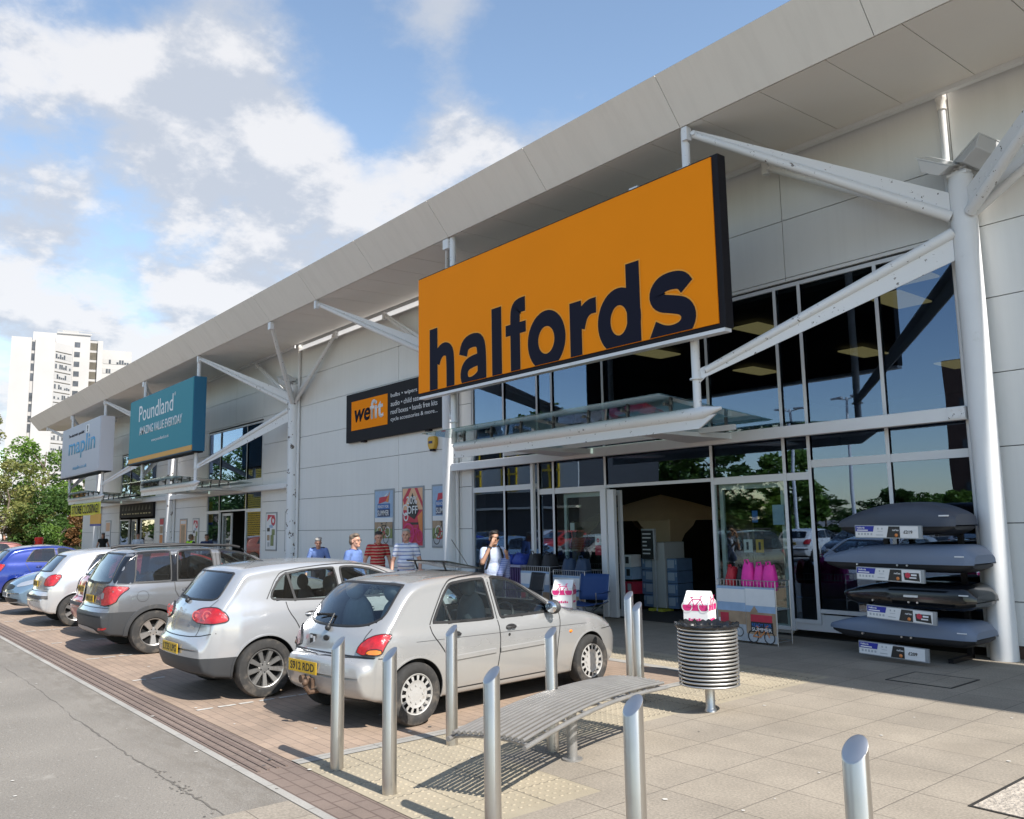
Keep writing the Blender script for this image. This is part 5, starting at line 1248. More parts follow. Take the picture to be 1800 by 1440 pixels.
def inside(poly, x, y):
    r = False; n = len(poly); j = n - 1
    for i in range(n):
        xi, yi = poly[i]; xj, yj = poly[j]
        if (yi > y) != (yj > y) and x < (xj - xi) * (y - yi) / (yj - yi + 1e-12) + xi: r = not r
        j = i
    return r

class Car:
    def __init__(s, sp, body_m, low_m=None):
        s.sp = sp; s.L = sp['L']; s.W = sp['W']; s.ax = sp['rear']      # rear overhang
        s.body_m = body_m; s.low_m = low_m or body_m
        s.make_body()
    def Yl(s, u): return u - s.ax
    def make_body(s):
        sp = s.sp
        top = chaikin(sp['top'], 2); top = resample(top, .022)
        tu, tz = top[:, 0], top[:, 1]
        for i in range(1, len(tu)):
            if tu[i] <= tu[i - 1] + 2e-4: tu[i] = tu[i - 1] + 2e-4
        bot = np.array(sp['bot']); bz = np.interp(tu, bot[:, 0], bot[:, 1])
        pl = np.array(sp['plan']); P = np.interp(tu, pl[:, 0], pl[:, 1]) * s.W / 2
        P = np.convolve(np.pad(P, 4, mode='edge'), np.ones(9) / 9, 'valid')
        S = np.array(chaikin(sp['sect'], 1)); Nz, Nc, Nt, Nb = 26, 8, 9, 5
        rings = []
        for i in range(len(tu)):
            zt, zb, p = tz[i], bz[i], P[i]
            h = max(zt - zb, .01); rc = min(sp.get('rc', .10), .42 * h); rb = min(.05, .25 * h)
            w = lambda z: p * np.interp(z, S[:, 0], S[:, 1])
            ring = []
            wb = w(zb + rb)
            for k in range(Nb): ring.append((wb * .93 * k / Nb, zb))
            for k in range(5): a = pi / 2 * k / 4; ring.append((wb * .93 + wb * .07 * sin(a), zb + rb - rb * cos(a)))
            zs = np.linspace(zb + rb, zt - rc, Nz)[1:]
            for z in zs: ring.append((w(z), z))
            w1 = w(zt - rc); rx = min(rc * sp.get('rcx', 1.35), w1 * .5)
            for k in range(1, Nc + 1):
                a = pi / 2 * k / Nc; ring.append((w1 - rx + rx * cos(a) ** .85 if k < Nc else w1 - rx, zt - rc + (rc - sp.get('crown', .022) * min(1, h * 2)) * sin(a) ** .85))
            ze = ring[-1][1]
            for k in range(1, Nt + 1):
                f = k / Nt; ring.append(((w1 - rx) * (1 - f), ze + (zt - ze) * (1 - (1 - f) ** 2)))
            rings.append(ring)
        n = len(rings[0]); full = 2 * (n - 1); mb = MB(); vs = []
        for i, ring in enumerate(rings):
            y = s.Yl(tu[i])
            for k in range(n): vs.append((ring[k][0], y, ring[k][1]))
            for k in range(n - 2, 0, -1): vs.append((-ring[k][0], y, ring[k][1]))
        m = len(rings)
        # bow of the rear and front faces: points off the centre line move inwards
        bw = sp.get('bow', .10); V = np.array(vs); half = s.W / 2
        mid = s.Yl(s.L / 2); fr = np.clip((V[:, 1] - mid) / (s.L / 2), -1, 1)
        amt = np.clip((np.abs(fr) - .45) / .4, 0, 1); bwa = np.where(fr > 0, sp.get('bowf', bw * 1.6), bw)
        V[:, 1] -= np.sign(fr) * amt * bwa * (np.abs(V[:, 0]) / half) ** 2.4
        fs = [(i * full + k, i * full + (k + 1) % full, (i + 1) * full + (k + 1) % full, (i + 1) * full + k) for i in range(m - 1) for k in range(full)]
        fs += [tuple(range(full - 1, -1, -1)), tuple((m - 1) * full + k for k in range(full))]
        mb.add(V, fs)
        me = mb.mesh('body', [s.body_m, s.low_m, well], True)
        s.bvh = BVHTree.FromPolygons([v.co[:] for v in me.vertices], [p.vertices[:] for p in me.polygons])
        ob = bpy.data.objects.new('tmp', me); col.objects.link(ob)
        cut = MB(); Ra = sp['arch']; zc = sp['tyre']
        for ya in (0, sp['wb']):
            for sx in (-1, 1):
                cut.cone((sx * (half - .27), ya, zc), (sx * (half + .3), ya, zc), Ra, Ra, 48)
        cme = cut.mesh('cut', well); cob = bpy.data.objects.new('cut', cme); col.objects.link(cob)
        b = ob.modifiers.new('b', 'BOOLEAN'); b.object = cob; b.operation = 'DIFFERENCE'; b.solver = 'EXACT'
        me2 = evaluated(ob, 'body'); drop(ob); drop(cob)
        if len(me2.polygons) < 500: me2 = me
        me2.materials.clear()
        for mm in (s.body_m, s.low_m, well): me2.materials.append(mm)
        low = sp.get('low')
        for p in me2.polygons:
            c = p.center; mi = 0
            for ya in (0, sp['wb']):
                r = math.hypot(c.y - ya, c.z - zc)
                if abs(c.x) < half - .02 and r < Ra + .004 and (abs(r - Ra) < .012 and abs(p.normal.x) < .3 or abs(abs(c.x) - (half - .27)) < .01): mi = 2
            if mi == 0 and low and low(c.x, c.y, c.z, p.normal): mi = 1
            if mi == 0 and p.normal.z < -.8 and c.z < .35: mi = 2
            p.material_index = mi
        s.mesh = me2; s.parts = []
    def cast(s, pt, d, off):
        o = Vector(pt) - Vector(d) * 4
        hit, nr, idx, dist = s.bvh.ray_cast(o, Vector(d), 8)
        if hit is None or dist > 4.9:
            hit, nr, idx, dist = s.bvh.find_nearest(Vector(pt))
        if nr.dot(Vector(d)) > 0: nr = -nr
        return hit + nr * off
    def frame(s, yaw):
        a = radians(yaw); return Vector((-sin(a), cos(a), 0)), Vector((cos(a), sin(a), 0))
    def poly(s, pts, yaw, rnd=2, step=.03):
        return resample(chaikin(pts, rnd, True), step, True)
    def patch(s, name, m, pts, yaw, off=.004, rnd=2, rings=5, seal=None, sealw=.03, sealm=None, mirror=False, cutout=False, raw=False, parent=None, smooth=True, step=.03):
        """a panel that hugs the body: outline given in the view from `yaw` (0 from behind, 90 from the right side)"""
        d, h = s.frame(yaw); pl = np.array(pts, float) if raw else s.poly(pts, yaw, rnd, step)
        def P(q, of): 
            base = h * q[0] + Vector((0, 0, q[1]))
            return s.cast(base, d, of)
        inn = inset(pl, sealw) if seal else pl
        c = inn.mean(0); n = len(inn); vs = []; ts = np.linspace(1, 0, rings + 1)[:-1]
        for t in ts: vs += [P(c + (q - c) * t, off) for q in inn]
        vs.append(P(c, off)); k = len(vs) - 1
        fs = [(r * n + i, r * n + (i + 1) % n, (r + 1) * n + (i + 1) % n, (r + 1) * n + i) for r in range(rings - 1) for i in range(n)]
        fs += [((rings - 1) * n + i, (rings - 1) * n + (i + 1) % n, k) for i in range(n)]
        s.emit(name, m, vs, fs, mirror, parent, d)
        if seal:
            v2 = []
            for of, pp in ((off - .006, pl), (off + .003, inset(pl, .004)), (off + .003, inset(pl, sealw * .9)), (off - .012, inset(pl, sealw * 1.08))): v2 += [P(q, of) for q in pp]
            f2 = [(r * n + i, r * n + (i + 1) % n, (r + 1) * n + (i + 1) % n, (r + 1) * n + i) for r in range(3) for i in range(n)]
            s.emit(seal, sealm or trim, v2, f2, mirror, parent, d)
        if cutout: s.parts.append(('cut', inset(pl, sealw * .5 if seal else .012), yaw, mirror))
    def strip(s, name, m, pts, yaw, w=.011, off=.002, mirror=False, rnd=1, thick=0.0, step=.03):
        d, h = s.frame(yaw); p = resample(chaikin(pts, rnd), step); vs = []
        for i in range(len(p)):
            t = p[min(i + 1, len(p) - 1)] - p[max(i - 1, 0)]; t = t / (np.linalg.norm(t) + 1e-9); nn = np.array((-t[1], t[0])) * w / 2
            for q, of in (((p[i] - nn), off if not thick else -.002), ((p[i] - nn * .75), off + thick), ((p[i] + nn * .75), off + thick), ((p[i] + nn), off if not thick else -.002)):
                vs.append(s.cast(h * q[0] + Vector((0, 0, q[1])), d, of))
        fs = [(i * 4 + k, i * 4 + k + 1, (i + 1) * 4 + k + 1, (i + 1) * 4 + k) for i in range(len(p) - 1) for k in range(3)]
        s.emit(name, m, vs, fs, mirror, None, d)
    def lamp(s, name, m, pts, yaw, **k):         # outline given as (x, distance from the rear end, z)
        d, h = s.frame(yaw); s.patch(name, m, [(x * h.x + s.Yl(u) * h.y, z) for x, u, z in pts], yaw, **k)
    def emit(s, name, m, vs, fs, mirror=False, parent=None, d=None):
        if d is not None:
            tot = 0.0
            for f in fs[::3]:
                a, b, c = (Vector(vs[i]) for i in f[:3]); tot += (b - a).cross(c - a).dot(d)
            if tot > 0: fs = [tuple(reversed(f)) for f in fs]
        s.parts.append(('mesh', name, m, [Vector(v) for v in vs], fs, parent))
        if mirror: s.parts.append(('mesh', name, m, [Vector((-v[0], v[1], v[2])) for v in vs], [tuple(reversed(f)) for f in fs], parent))
    def emb(s, name, m, mb, mirror=False, parent=None, sm=40): 
        s.parts.append(('mb', name, m, mb, parent, sm))
        if mirror:
            k = MB(); k.v = [(-a, b, c) for a, b, c in mb.v]; k.f = [list(reversed(f)) for f in mb.f]; k.m = mb.m[:]; s.parts.append(('mb', name, m, k, parent, sm))
    def finish(s, name, label, cat, loc, rz, group=None, scale=.95):
        root = thing(name, label, cat, loc, rz, group); root.scale = (scale,) * 3
        bm = bmesh.new(); bm.from_mesh(s.mesh); kill = set()
        for q in s.parts:
            if q[0] != 'cut': continue
            _, pl, yaw, mirror = q; d, h = s.frame(yaw)
            x0, y0 = pl.min(0); x1, y1 = pl.max(0)
            for f in bm.faces:
                c = f.calc_center_median()
                if f.material_index == 2: continue
                for sg in ((1, -1) if mirror else (1,)):
                    cc = Vector((c.x * sg, c.y, c.z)); nn = Vector((f.normal.x * sg, f.normal.y, f.normal.z))
                    a, b = cc.dot(h), cc.z
                    if x0 < a < x1 and y0 < b < y1 and nn.dot(d) < .15 and cc.dot(d) < .25 and inside(pl, a, b): kill.add(f)
        bmesh.ops.delete(bm, geom=list(kill), context='FACES'); bm.to_mesh(s.mesh); bm.free(); shade(s.mesh, 50)
        bo = bpy.data.objects.new('body', s.mesh); col.objects.link(bo); bo.parent = root
        made = {}
        for q in s.parts:
            if q[0] == 'mesh':
                _, nm, m, vs, fs, par = q; me = bpy.data.meshes.new(nm); me.from_pydata([v[:] for v in vs], [], fs); me.materials.append(m)
                shade(me, 60); me.update(); o = bpy.data.objects.new(nm, me); col.objects.link(o)
            elif q[0] == 'mb':
                _, nm, m, mb, par, sm = q; o = mb.build(nm, m, smooth=sm)
            else: continue
            o.parent = made.get(par, root) if par else root; made[nm] = o
        s.root = root; return root

def wheel(car_root, x, y, r, w, kind, side, steer=0.0):
    """wheel part with tyre and rim below it; side = +1 right"""
    wroot = MB().lathe([(.02, -.02), (.07, -.02), (.07, .02), (.02, .02)], 14).build('wheel', trim, car_root, smooth=40)
    wroot.location = (x, y, r); wroot.rotation_euler = (0, pi / 2 if side > 0 else -pi / 2, steer)
    rr = kind['rim'] * 1.0; h = w / 2
    ty = MB().lathe([(rr * .98, -h * .8), (rr + .012, -h * .95), (r - .045, -h), (r - .014, -h * .9), (r - .002, -h * .66), (r, -h * .3), (r, h * .3), (r - .002, h * .66), (r - .014, h * .9), (r - .045, h), (rr + .012, h * .95), (rr * .98, h * .8), (rr * .97, 0)], 48, close=False)
    o = ty.build('tyre', rubber, wroot, smooth=35)
    mb = MB().lathe([(rr * .99, h * .78), (rr * .97, h * .86), (rr * .93, h * .82), (rr * .92, h * .3), (rr * .9, -h * .5)], 40, close=False)
    ns = kind['spokes']
    if kind['type'] == 'alloy':
        mb.lathe([(0, h * .52), (.035, h * .54), (.07, h * .48), (.075, h * .3)], 20, close=False)
        for k in range(ns):
            a = 2 * pi * k / ns; R = Matrix.Rotation(a, 4, 'Z'); w0, w1 = kind['w0'], kind['w1']
            pr = [(.055, w0), (rr * .93, w1)]
            vs = [R @ Vector(v) for v in ((.05, -w0, h * .30), (.05, w0, h * .30), (rr * .93, w1, h * .45), (rr * .93, -w1, h * .45), (.05, -w0 * .8, h * .53), (.05, w0 * .8, h * .53), (rr * .94, w1 * .85, h * .74), (rr * .94, -w1 * .85, h * .74))]
            mb.add(vs, [(3, 2, 1, 0), (4, 5, 6, 7), (0, 1, 5, 4), (1, 2, 6, 5), (2, 3, 7, 6), (3, 0, 4, 7)])
        mt = alloy
    else:                                   # full plastic cover with slots round the rim
        n = 48; prof = [(0, h * .66), (.05, h * .68), (.09, h * .62), (rr * .62, h * .72), (rr * .66, h * .74)]
        mb.lathe(prof, n, close=False)
        for k in range(ns):
            for a0, a1, ra, rb in ((.0, 1.0, rr * .9, rr * .97), (.0, .42, rr * .66, rr * .9)):
                A0, A1 = 2 * pi * (k + a0) / ns, 2 * pi * (k + a1) / ns; m_ = 3
                for j in range(m_):
                    p, q = A0 + (A1 - A0) * j / m_, A0 + (A1 - A0) * (j + 1) / m_
                    mb.add([(ra * cos(p), ra * sin(p), h * .76), (ra * cos(q), ra * sin(q), h * .76), (rb * cos(q), rb * sin(q), h * .74), (rb * cos(p), rb * sin(p), h * .74)], [(0, 1, 2, 3)])
        for k in range(8):
            a = 2 * pi * k / 8; mb.cone((rr * .42 * cos(a), rr * .42 * sin(a), h * .66), (rr * .42 * cos(a), rr * .42 * sin(a), h * .73), .011, n=8)
        mt = hubcap
    mb.build('rim', mt, wroot, smooth=30)
    MB().lathe([(rr * .9, h * .1), (0, h * .1)], 24, close=False).build('brake_disc', well, wroot)
    if kind['type'] == 'alloy':
        bl = MB()
        for k in range(5): a = 2 * pi * k / 5; bl.cone((.045 * cos(a), .045 * sin(a), h * .4), (.045 * cos(a), .045 * sin(a), h * .555), .009, n=6)
        bl.build('wheel_bolts', trim, wroot)
    return wroot

def cabin(car, zf, seats, dash_u, wheel_side=1, headrest=True, sm=seatm):
    """floor tray, dashboard, seats and steering wheel seen through the glass"""
    W = car.W / 2; Y = car.Yl
    mb = MB().box((-W * .84, Y(.5), .3), (W * .84, Y(dash_u + .25), .34)).box((-W * .84, Y(.28), .3), (W * .84, Y(.8), zf))
    mb.box((-W * .84, Y(dash_u), .5), (W * .84, Y(dash_u + .42), zf + .05))
    car.emb('dashboard_and_floor', trim, mb)
    for u, bench in seats:
        for sx in (-1, 1):
            x = sx * W * .43; w = W * .29 if not bench else W * .36
            m = MB(); T = Matrix.Translation((x, Y(u), 0))
            def lump(c, r, sc): m.ball((x + c[0], Y(u) + c[1], c[2]), r, 14, 0, sc)
            lump((0, .22, .50), 1, (w, .27, .10)); lump((0, -.06, .78), 1, (w, .09, .34)); 
            lump((0, -.11, 1.16 if headrest else 1.1), 1, (w * .52, .055, .10))
            m.tube([(x - .05, Y(u) - .1, 1.0), (x - .05, Y(u) - .11, 1.12)], .008, 6).tube([(x + .05, Y(u) - .1, 1.0), (x + .05, Y(u) - .11, 1.12)], .008, 6)
            car.emb('seat', sm, m, sm=60)
    x = wheel_side * W * .43; c = Vector((x, Y(dash_u - .12), zf + .03)); T = Matrix.Translation(c) @ Matrix.Rotation(radians(62), 4, 'X')
    m = MB().tube([T @ Vector((.18 * cos(a), .18 * sin(a), 0)) for a in np.linspace(0, 2 * pi, 28, endpoint=False)], .014, 8, closed=True)
    m.tube([T @ Vector((-.17, 0, 0)), T @ Vector((.17, 0, 0))], .016, 6).tube([T @ Vector((0, 0, 0)), T @ Vector((0, -.17, 0))], .016, 6).ball(T @ Vector((0, 0, -.01)), .055, 10).tube([T @ Vector((0, 0, 0)), T @ Vector((0, .0, -.25))], .025, 8)
    car.emb('steering_wheel', trim, m, sm=60)
def mirror_part(car, u, z, side_y, shell, w=.10, h=.075):
    p = car.cast(Vector((0, car.Yl(u), z)), Vector((-1, 0, 0)), 0); x = p.x
    m = MB().ball((x + .10, car.Yl(u) - .0, z + .02), 1, 16, 0, (.105, .06, .075)); car.emb('wing_mirror', shell, m, True, sm=60)
    m = MB().ball((x + .10, car.Yl(u) - .035, z + .02), 1, 16, 0, (.09, .03, .062)); car.emb('mirror_glass', mat('mirror_glass', (.7, .72, .75), .03, 1.0), m, True, 'wing_mirror', 60)
    m = MB().tube([(x - .01, car.Yl(u) + .02, z - .03), (x + .06, car.Yl(u), z)], .028, 8); car.emb('mirror_arm', trim, m, True, 'wing_mirror', 60)
def handle(car, u, z, m, w=.10):
    y = car.Yl(u); p = car.cast(Vector((0, y, z)), Vector((-1, 0, 0)), 0)
    mb = MB().ball((p.x - .004, y, z), 1, 14, 0, (.006, w * .62, .036)); car.emb('handle_recess', trim, mb, True, sm=60)
    mb = MB().tube([(p.x + .0, y - w / 2, z + .004), (p.x + .022, y - w / 2 + .02, z + .004), (p.x + .022, y + w / 2 - .02, z + .004), (p.x, y + w / 2, z + .004)], .012, 8); car.emb('door_handle', m, mb, True, sm=60)
def plate(car, x, z, yaw, textline, m, w=.52, h=.11, tip=False):
    d, hh = car.frame(yaw); p = car.cast(hh * x + Vector((0, 0, z)), d, .012)
    if tip: p.y = car.Yl(0) - .008
    T = Matrix((( *hh, 0), (0, 0, 1, 0), (*(-d), 0), (0, 0, 0, 1))).transposed(); T.translation = p
    mb = MB().prism([(-w / 2, -h / 2), (w / 2, -h / 2), (w / 2, h / 2), (-w / 2, h / 2)], T, .006); car.emb('numberplate', m, mb)
    o = text('plate_lettering', textline, trim, T @ Matrix.Translation((-w * .43, -h * .34, .008)), width=w * .86, height=h * .68, bold=.02, depth=.0)
    mb = MB(); mb.v = [tuple(v.co) for v in o.data.vertices]; mb.f = [list(f.vertices) for f in o.data.polygons]; mb.m = [0] * len(mb.f); drop(o)
    car.emb('plate_lettering', trim, mb, parent='numberplate', sm=False)
def arch_lip(car, y, m, w=.028, off=.006, r=None, a0=-12, a1=192):
    R = (r or car.sp['arch']) + w * .42; zc = car.sp['tyre']
    pts = [(y + R * cos(radians(a)), zc + R * sin(radians(a))) for a in np.linspace(a0, a1, 40)]
    car.strip('arch_lip', m, pts, 90, w, .001, True, 0, off)
def U(car, pts): return [(u - car.ax, z) for u, z in pts]
PLAN = [(0, .80), (.06, .87), (.16, .93), (.35, .975), (.7, .995), (1.2, 1.0)]
def plan(L, fr=((0, .66), (.06, .76), (.16, .85), (.35, .92), (.7, .975), (1.2, 1.0)), rr=PLAN):
    return list(rr) + [(L - a, b) for a, b in reversed(fr)]
def hatch(sp, body, low=None, **k): return Car(sp, body, low)

# ---- 1: dented silver hatchback with round tail, steel wheels and covers
silverF = paint_mat('paint_champagne_silver', (.39, .388, .382), .42, .26, zd=.72)
def fiesta():
    sp = dict(L=3.83, W=1.63, rear=.62, wb=2.446, arch=.315, tyre=.278, rc=.12, crown=.03, bow=.13,
        top=[(0, .47), (.012, .56), (.03, .61), (.075, .625), (.105, .64), (.125, .74), (.15, .82), (.185, .865), (.30, .99), (.45, 1.135), (.59, 1.245), (.74, 1.295), (1.05, 1.325), (1.4, 1.335), (1.75, 1.31), (2.02, 1.255), (2.35, 1.085), (2.72, .895), (2.84, .87), (3.15, .84), (3.42, .785), (3.60, .725), (3.72, .645), (3.79, .56), (3.83, .46)],
        bot=[(0, .45), (.015, .36), (.05, .29), (.15, .25), (.5, .2), (3.2, .18), (3.65, .2), (3.78, .27), (3.815, .36), (3.83, .44)],
        sect=[(.15, .90), (.25, .95), (.38, .985), (.52, 1.0), (.70, .998), (.79, .985), (.835, .955), (.87, .94), (1.0, .895), (1.26, .795), (1.34, .75)], plan=plan(3.83))
    c = Car(sp, silverF); y = lambda p: U(c, p)
    sd = dict(seal='window_seal', sealw=.028, mirror=True, cutout=True)
    c.patch('side_window', carglass, y([(.84, .865), (.83, .90), (1.08, 1.22), (1.17, 1.25), (1.55, 1.268), (1.585, 1.245), (1.63, .865), (1.60, .845)]), 90, rnd=1, **sd)
    c.patch('side_window', carglass, y([(1.72, .845), (1.69, .865), (1.645, 1.245), (1.68, 1.268), (1.84, 1.258), (1.97, 1.22), (2.30, 1.02), (2.52, .87), (2.49, .85)]), 90, rnd=1, **sd)
    c.strip('window_divider', trim, y([(1.07, .86), (.99, 1.10)]), 90, .022, .004, True, 0)
    c.patch('rear_window', carglass, [(-.42, .865), (.42, .865), (.60, .925), (.64, 1.0), (.57, 1.215), (.50, 1.252), (-.50, 1.252), (-.57, 1.215), (-.64, 1.0), (-.60, .925)], 0, rnd=2, seal='window_seal', sealw=.022, cutout=True)
    c.patch('windscreen', carglass, [(-.64, .92), (.64, .92), (.53, 1.225), (.45, 1.243), (-.45, 1.243), (-.53, 1.225)], 180, rnd=1, seal='window_seal', sealw=.025, cutout=True)
    # tail lamps wrap the corner
    h = lambda x, yy: x * cos(radians(42)) + yy * sin(radians(42))
    for nm, m, p in (('tail_light', redlens, [(.555, -.53, .645), (.58, -.52, .74), (.64, -.40, .815), (.70, -.26, .84), (.735, -.20, .82), (.735, -.29, .73), (.735, -.34, .645)]), ('indicator', amber, [(.635, -.46, .65), (.65, -.45, .705), (.735, -.33, .715), (.74, -.34, .65)])):
        c.patch(nm, m, [(h(a, b), z) for a, b, z in p], 42, off=.012 if nm == 'tail_light' else .016, rnd=1, rings=3, mirror=True, step=.02, **(dict(seal='lamp_gasket', sealw=.010)))
    # seams, mouldings, bumper ledge, fuel flap
    for p in ([(1.655, .84), (1.67, .6), (1.62, .33), (1.58, .27)], [(.80, .86), (.81, .78), (.90, .68), (1.0, .54), (1.02, .36), (1.02, .26)], [(2.56, .85), (2.55, .70), (2.50, .5), (2.50, .26)], [(.80, .87), (.85, .95), (1.06, 1.23), (1.17, 1.273), (1.55, 1.292), (1.85, 1.285), (2.0, 1.24), (2.56, .85)], [(1.615, 1.29), (1.655, .85)]):
        c.strip('door_seam', trim, y(p), 90, .011, .0015, True)
    c.strip('crease_shade', trim, y([(.62, .735), (1.6, .72), (2.6, .70), (3.0, .69)]), 90, .004, .001, True); c.strip('sill_seam', trim, y([(1.0, .262), (2.5, .255)]), 90, .012, .002, True)  # thin dark line stands in for the shade along a pressed crease
    c.strip('door_moulding', silverF, y([(1.06, .545), (1.6, .555)]), 90, .05, .002, True, 0, .012); c.strip('door_moulding', silverF, y([(1.66, .556), (2.46, .565)]), 90, .05, .002, True, 0, .012)
    c.strip('tailgate_seam', trim, [(-.56, .655), (-.55, .76), (-.58, .87)], 0, .010, .0015); c.strip('tailgate_seam', trim, [(.56, .655), (.55, .76), (.58, .87)], 0, .010, .0015)
    c.strip('bumper_seam', trim, [(-.72, .635), (0, .645), (.72, .635)], 0, .012, .002); c.strip('bumper_seam', trim, y([(.02, .62), (.18, .63), (.36, .62)]), 90, .008, .002, True)
    c.strip('bumper_seam', trim, y([(3.30, .60), (3.55, .60), (3.75, .58)]), 90, .008, .002, True)
    arch_lip(c, 0, silverF, .02, .004); arch_lip(c, sp['wb'], silverF, .02, .004)
    c.patch('fuel_flap', silverF, y([(.42, .70), (.54, .70), (.54, .80), (.42, .80)]), -90 if False else 90, off=.001, rnd=2, rings=2)
    plate(c, -.19, .505, 0, 'S912 RDD', plateY)
    mb = MB().tube([(0, -.50, .30), (0, -.66, .30), (0, -.70, .36)], .022, 8).ball((0, -.70, .39), .03, 12).box((-.10, -.645, .33), (.02, -.61, .42)).cone((-.16, -.66, .40), (-.16, -.60, .40), .035, n=14).cone((-.06, -.66, .40), (-.06, -.60, .40), .035, n=14); c.emb('tow_bar', mat('rusty_steel', (.12, .075, .05), .7, .4, var=.4, vscale=30), mb)
    mb = MB(); w0 = c.cast(Vector((0, -1, .845)), Vector((0, 1, 0)), .02); mb.ball(w0, .03, 10).tube([w0, w0 + Vector((-.05, .10, .115)), w0 + Vector((-.36, .09, .10))], .008, 6)
    for k in range(9): pass
    c.emb('rear_wiper', trim, mb)
    bl = MB(); q = [c.cast(Vector((x, 0, .90 + .03 * f)), Vector((0, 1, 0)), .012) for x, f in ((-.05, 1.4), (-.18, 1.7), (-.34, 1.6), (-.45, 1.1))]; bl.tube(q, .009, 6); c.emb('wiper_blade', trim, bl, parent='rear_wiper')
    bd = MB(); p = c.cast(Vector((.01, 0, .765)), Vector((0, 1, 0)), .004); bd.ball(p, 1, 14, 0, (.055, .006, .028)); c.emb('badge', trim, bd); p = c.cast(Vector((-.24, 0, .735)), Vector((0, 1, 0)), .003)
    c.emb('sticker', trim, MB().box(p + Vector((-.05, -.003, -.04)), p + Vector((.06, .003, .05)))); c.emb('sticker_print', plateW, MB().box(p + Vector((-.04, -.0045, .01)), p + Vector((.0, -.0032, .04))).box(p + Vector((.015, -.0045, -.03)), p + Vector((.05, -.0032, .03))))
    for u in (1.20, 2.02): handle(c, u - .12 if u < 1.5 else u - .20, .755, trim, .13)
    k = MB(); p = c.cast(Vector((0, c.Yl(1.79), .69)), Vector((-1, 0, 0)), .002); k.cone(p, p + Vector((.004, 0, 0)), .014, n=12); c.emb('keyhole', trim, k, True)
    r = MB(); p = c.cast(Vector((0, c.Yl(2.72), .63)), Vector((-1, 0, 0)), .0); r.ball(p, 1, 12, 0, (.014, .028, .018)); c.emb('side_repeater', amber, r, True)
    mirror_part(c, 2.40, .895, 1, plastic)
    c.lamp('headlight', clearlens, [(.38, 3.72, .60), (.66, 3.50, .62), (.72, 3.36, .70), (.40, 3.60, .70)], 150, off=.004, rnd=1, rings=3, mirror=True)
    cabin(c, .76, [(.78, True), (1.72, False)], 2.20, 1, sm=seatm2)
    sr = MB().add([(-.36, c.Yl(1.33), 1.415), (.36, c.Yl(1.33), 1.415), (.36, c.Yl(1.80), 1.325), (-.36, c.Yl(1.80), 1.325), (-.36, c.Yl(1.33), 1.43), (.36, c.Yl(1.33), 1.43), (.36, c.Yl(1.80), 1.34), (-.36, c.Yl(1.80), 1.34)], [(3, 2, 1, 0), (4, 5, 6, 7), (0, 1, 5, 4), (1, 2, 6, 5), (2, 3, 7, 6), (3, 0, 4, 7)]); c.emb('open_sunroof', mat('sunroof_glass', (.01, .012, .012), .08), sr)
    c.emb('sunroof_hinge', trim, MB().tube([(.25, c.Yl(1.4), 1.33), (.25, c.Yl(1.36), 1.42)], .01, 6), True)
    return c
F = fiesta()
car1 = F.finish('parked_car', 'dented dusty silver hatchback with its sunroof tilted open, nearest car behind the bollards', 'car', (-7.02, 4.02, 0), radians(5.2))
car1.scale = (.885, .95, .95)
COVER = dict(rim=.185, spokes=15, type='cover')
for sx in (-1, 1):
    for yy, stv in ((0, 0), (2.446, -.0)): wheel(car1, sx * .735, yy, .278, .165, COVER, sx, stv)
MB().tube([(-.55, 1.75, 1.31), (-.62, 1.55, 1.62)], .004, 6).build('aerial', trim, car1)

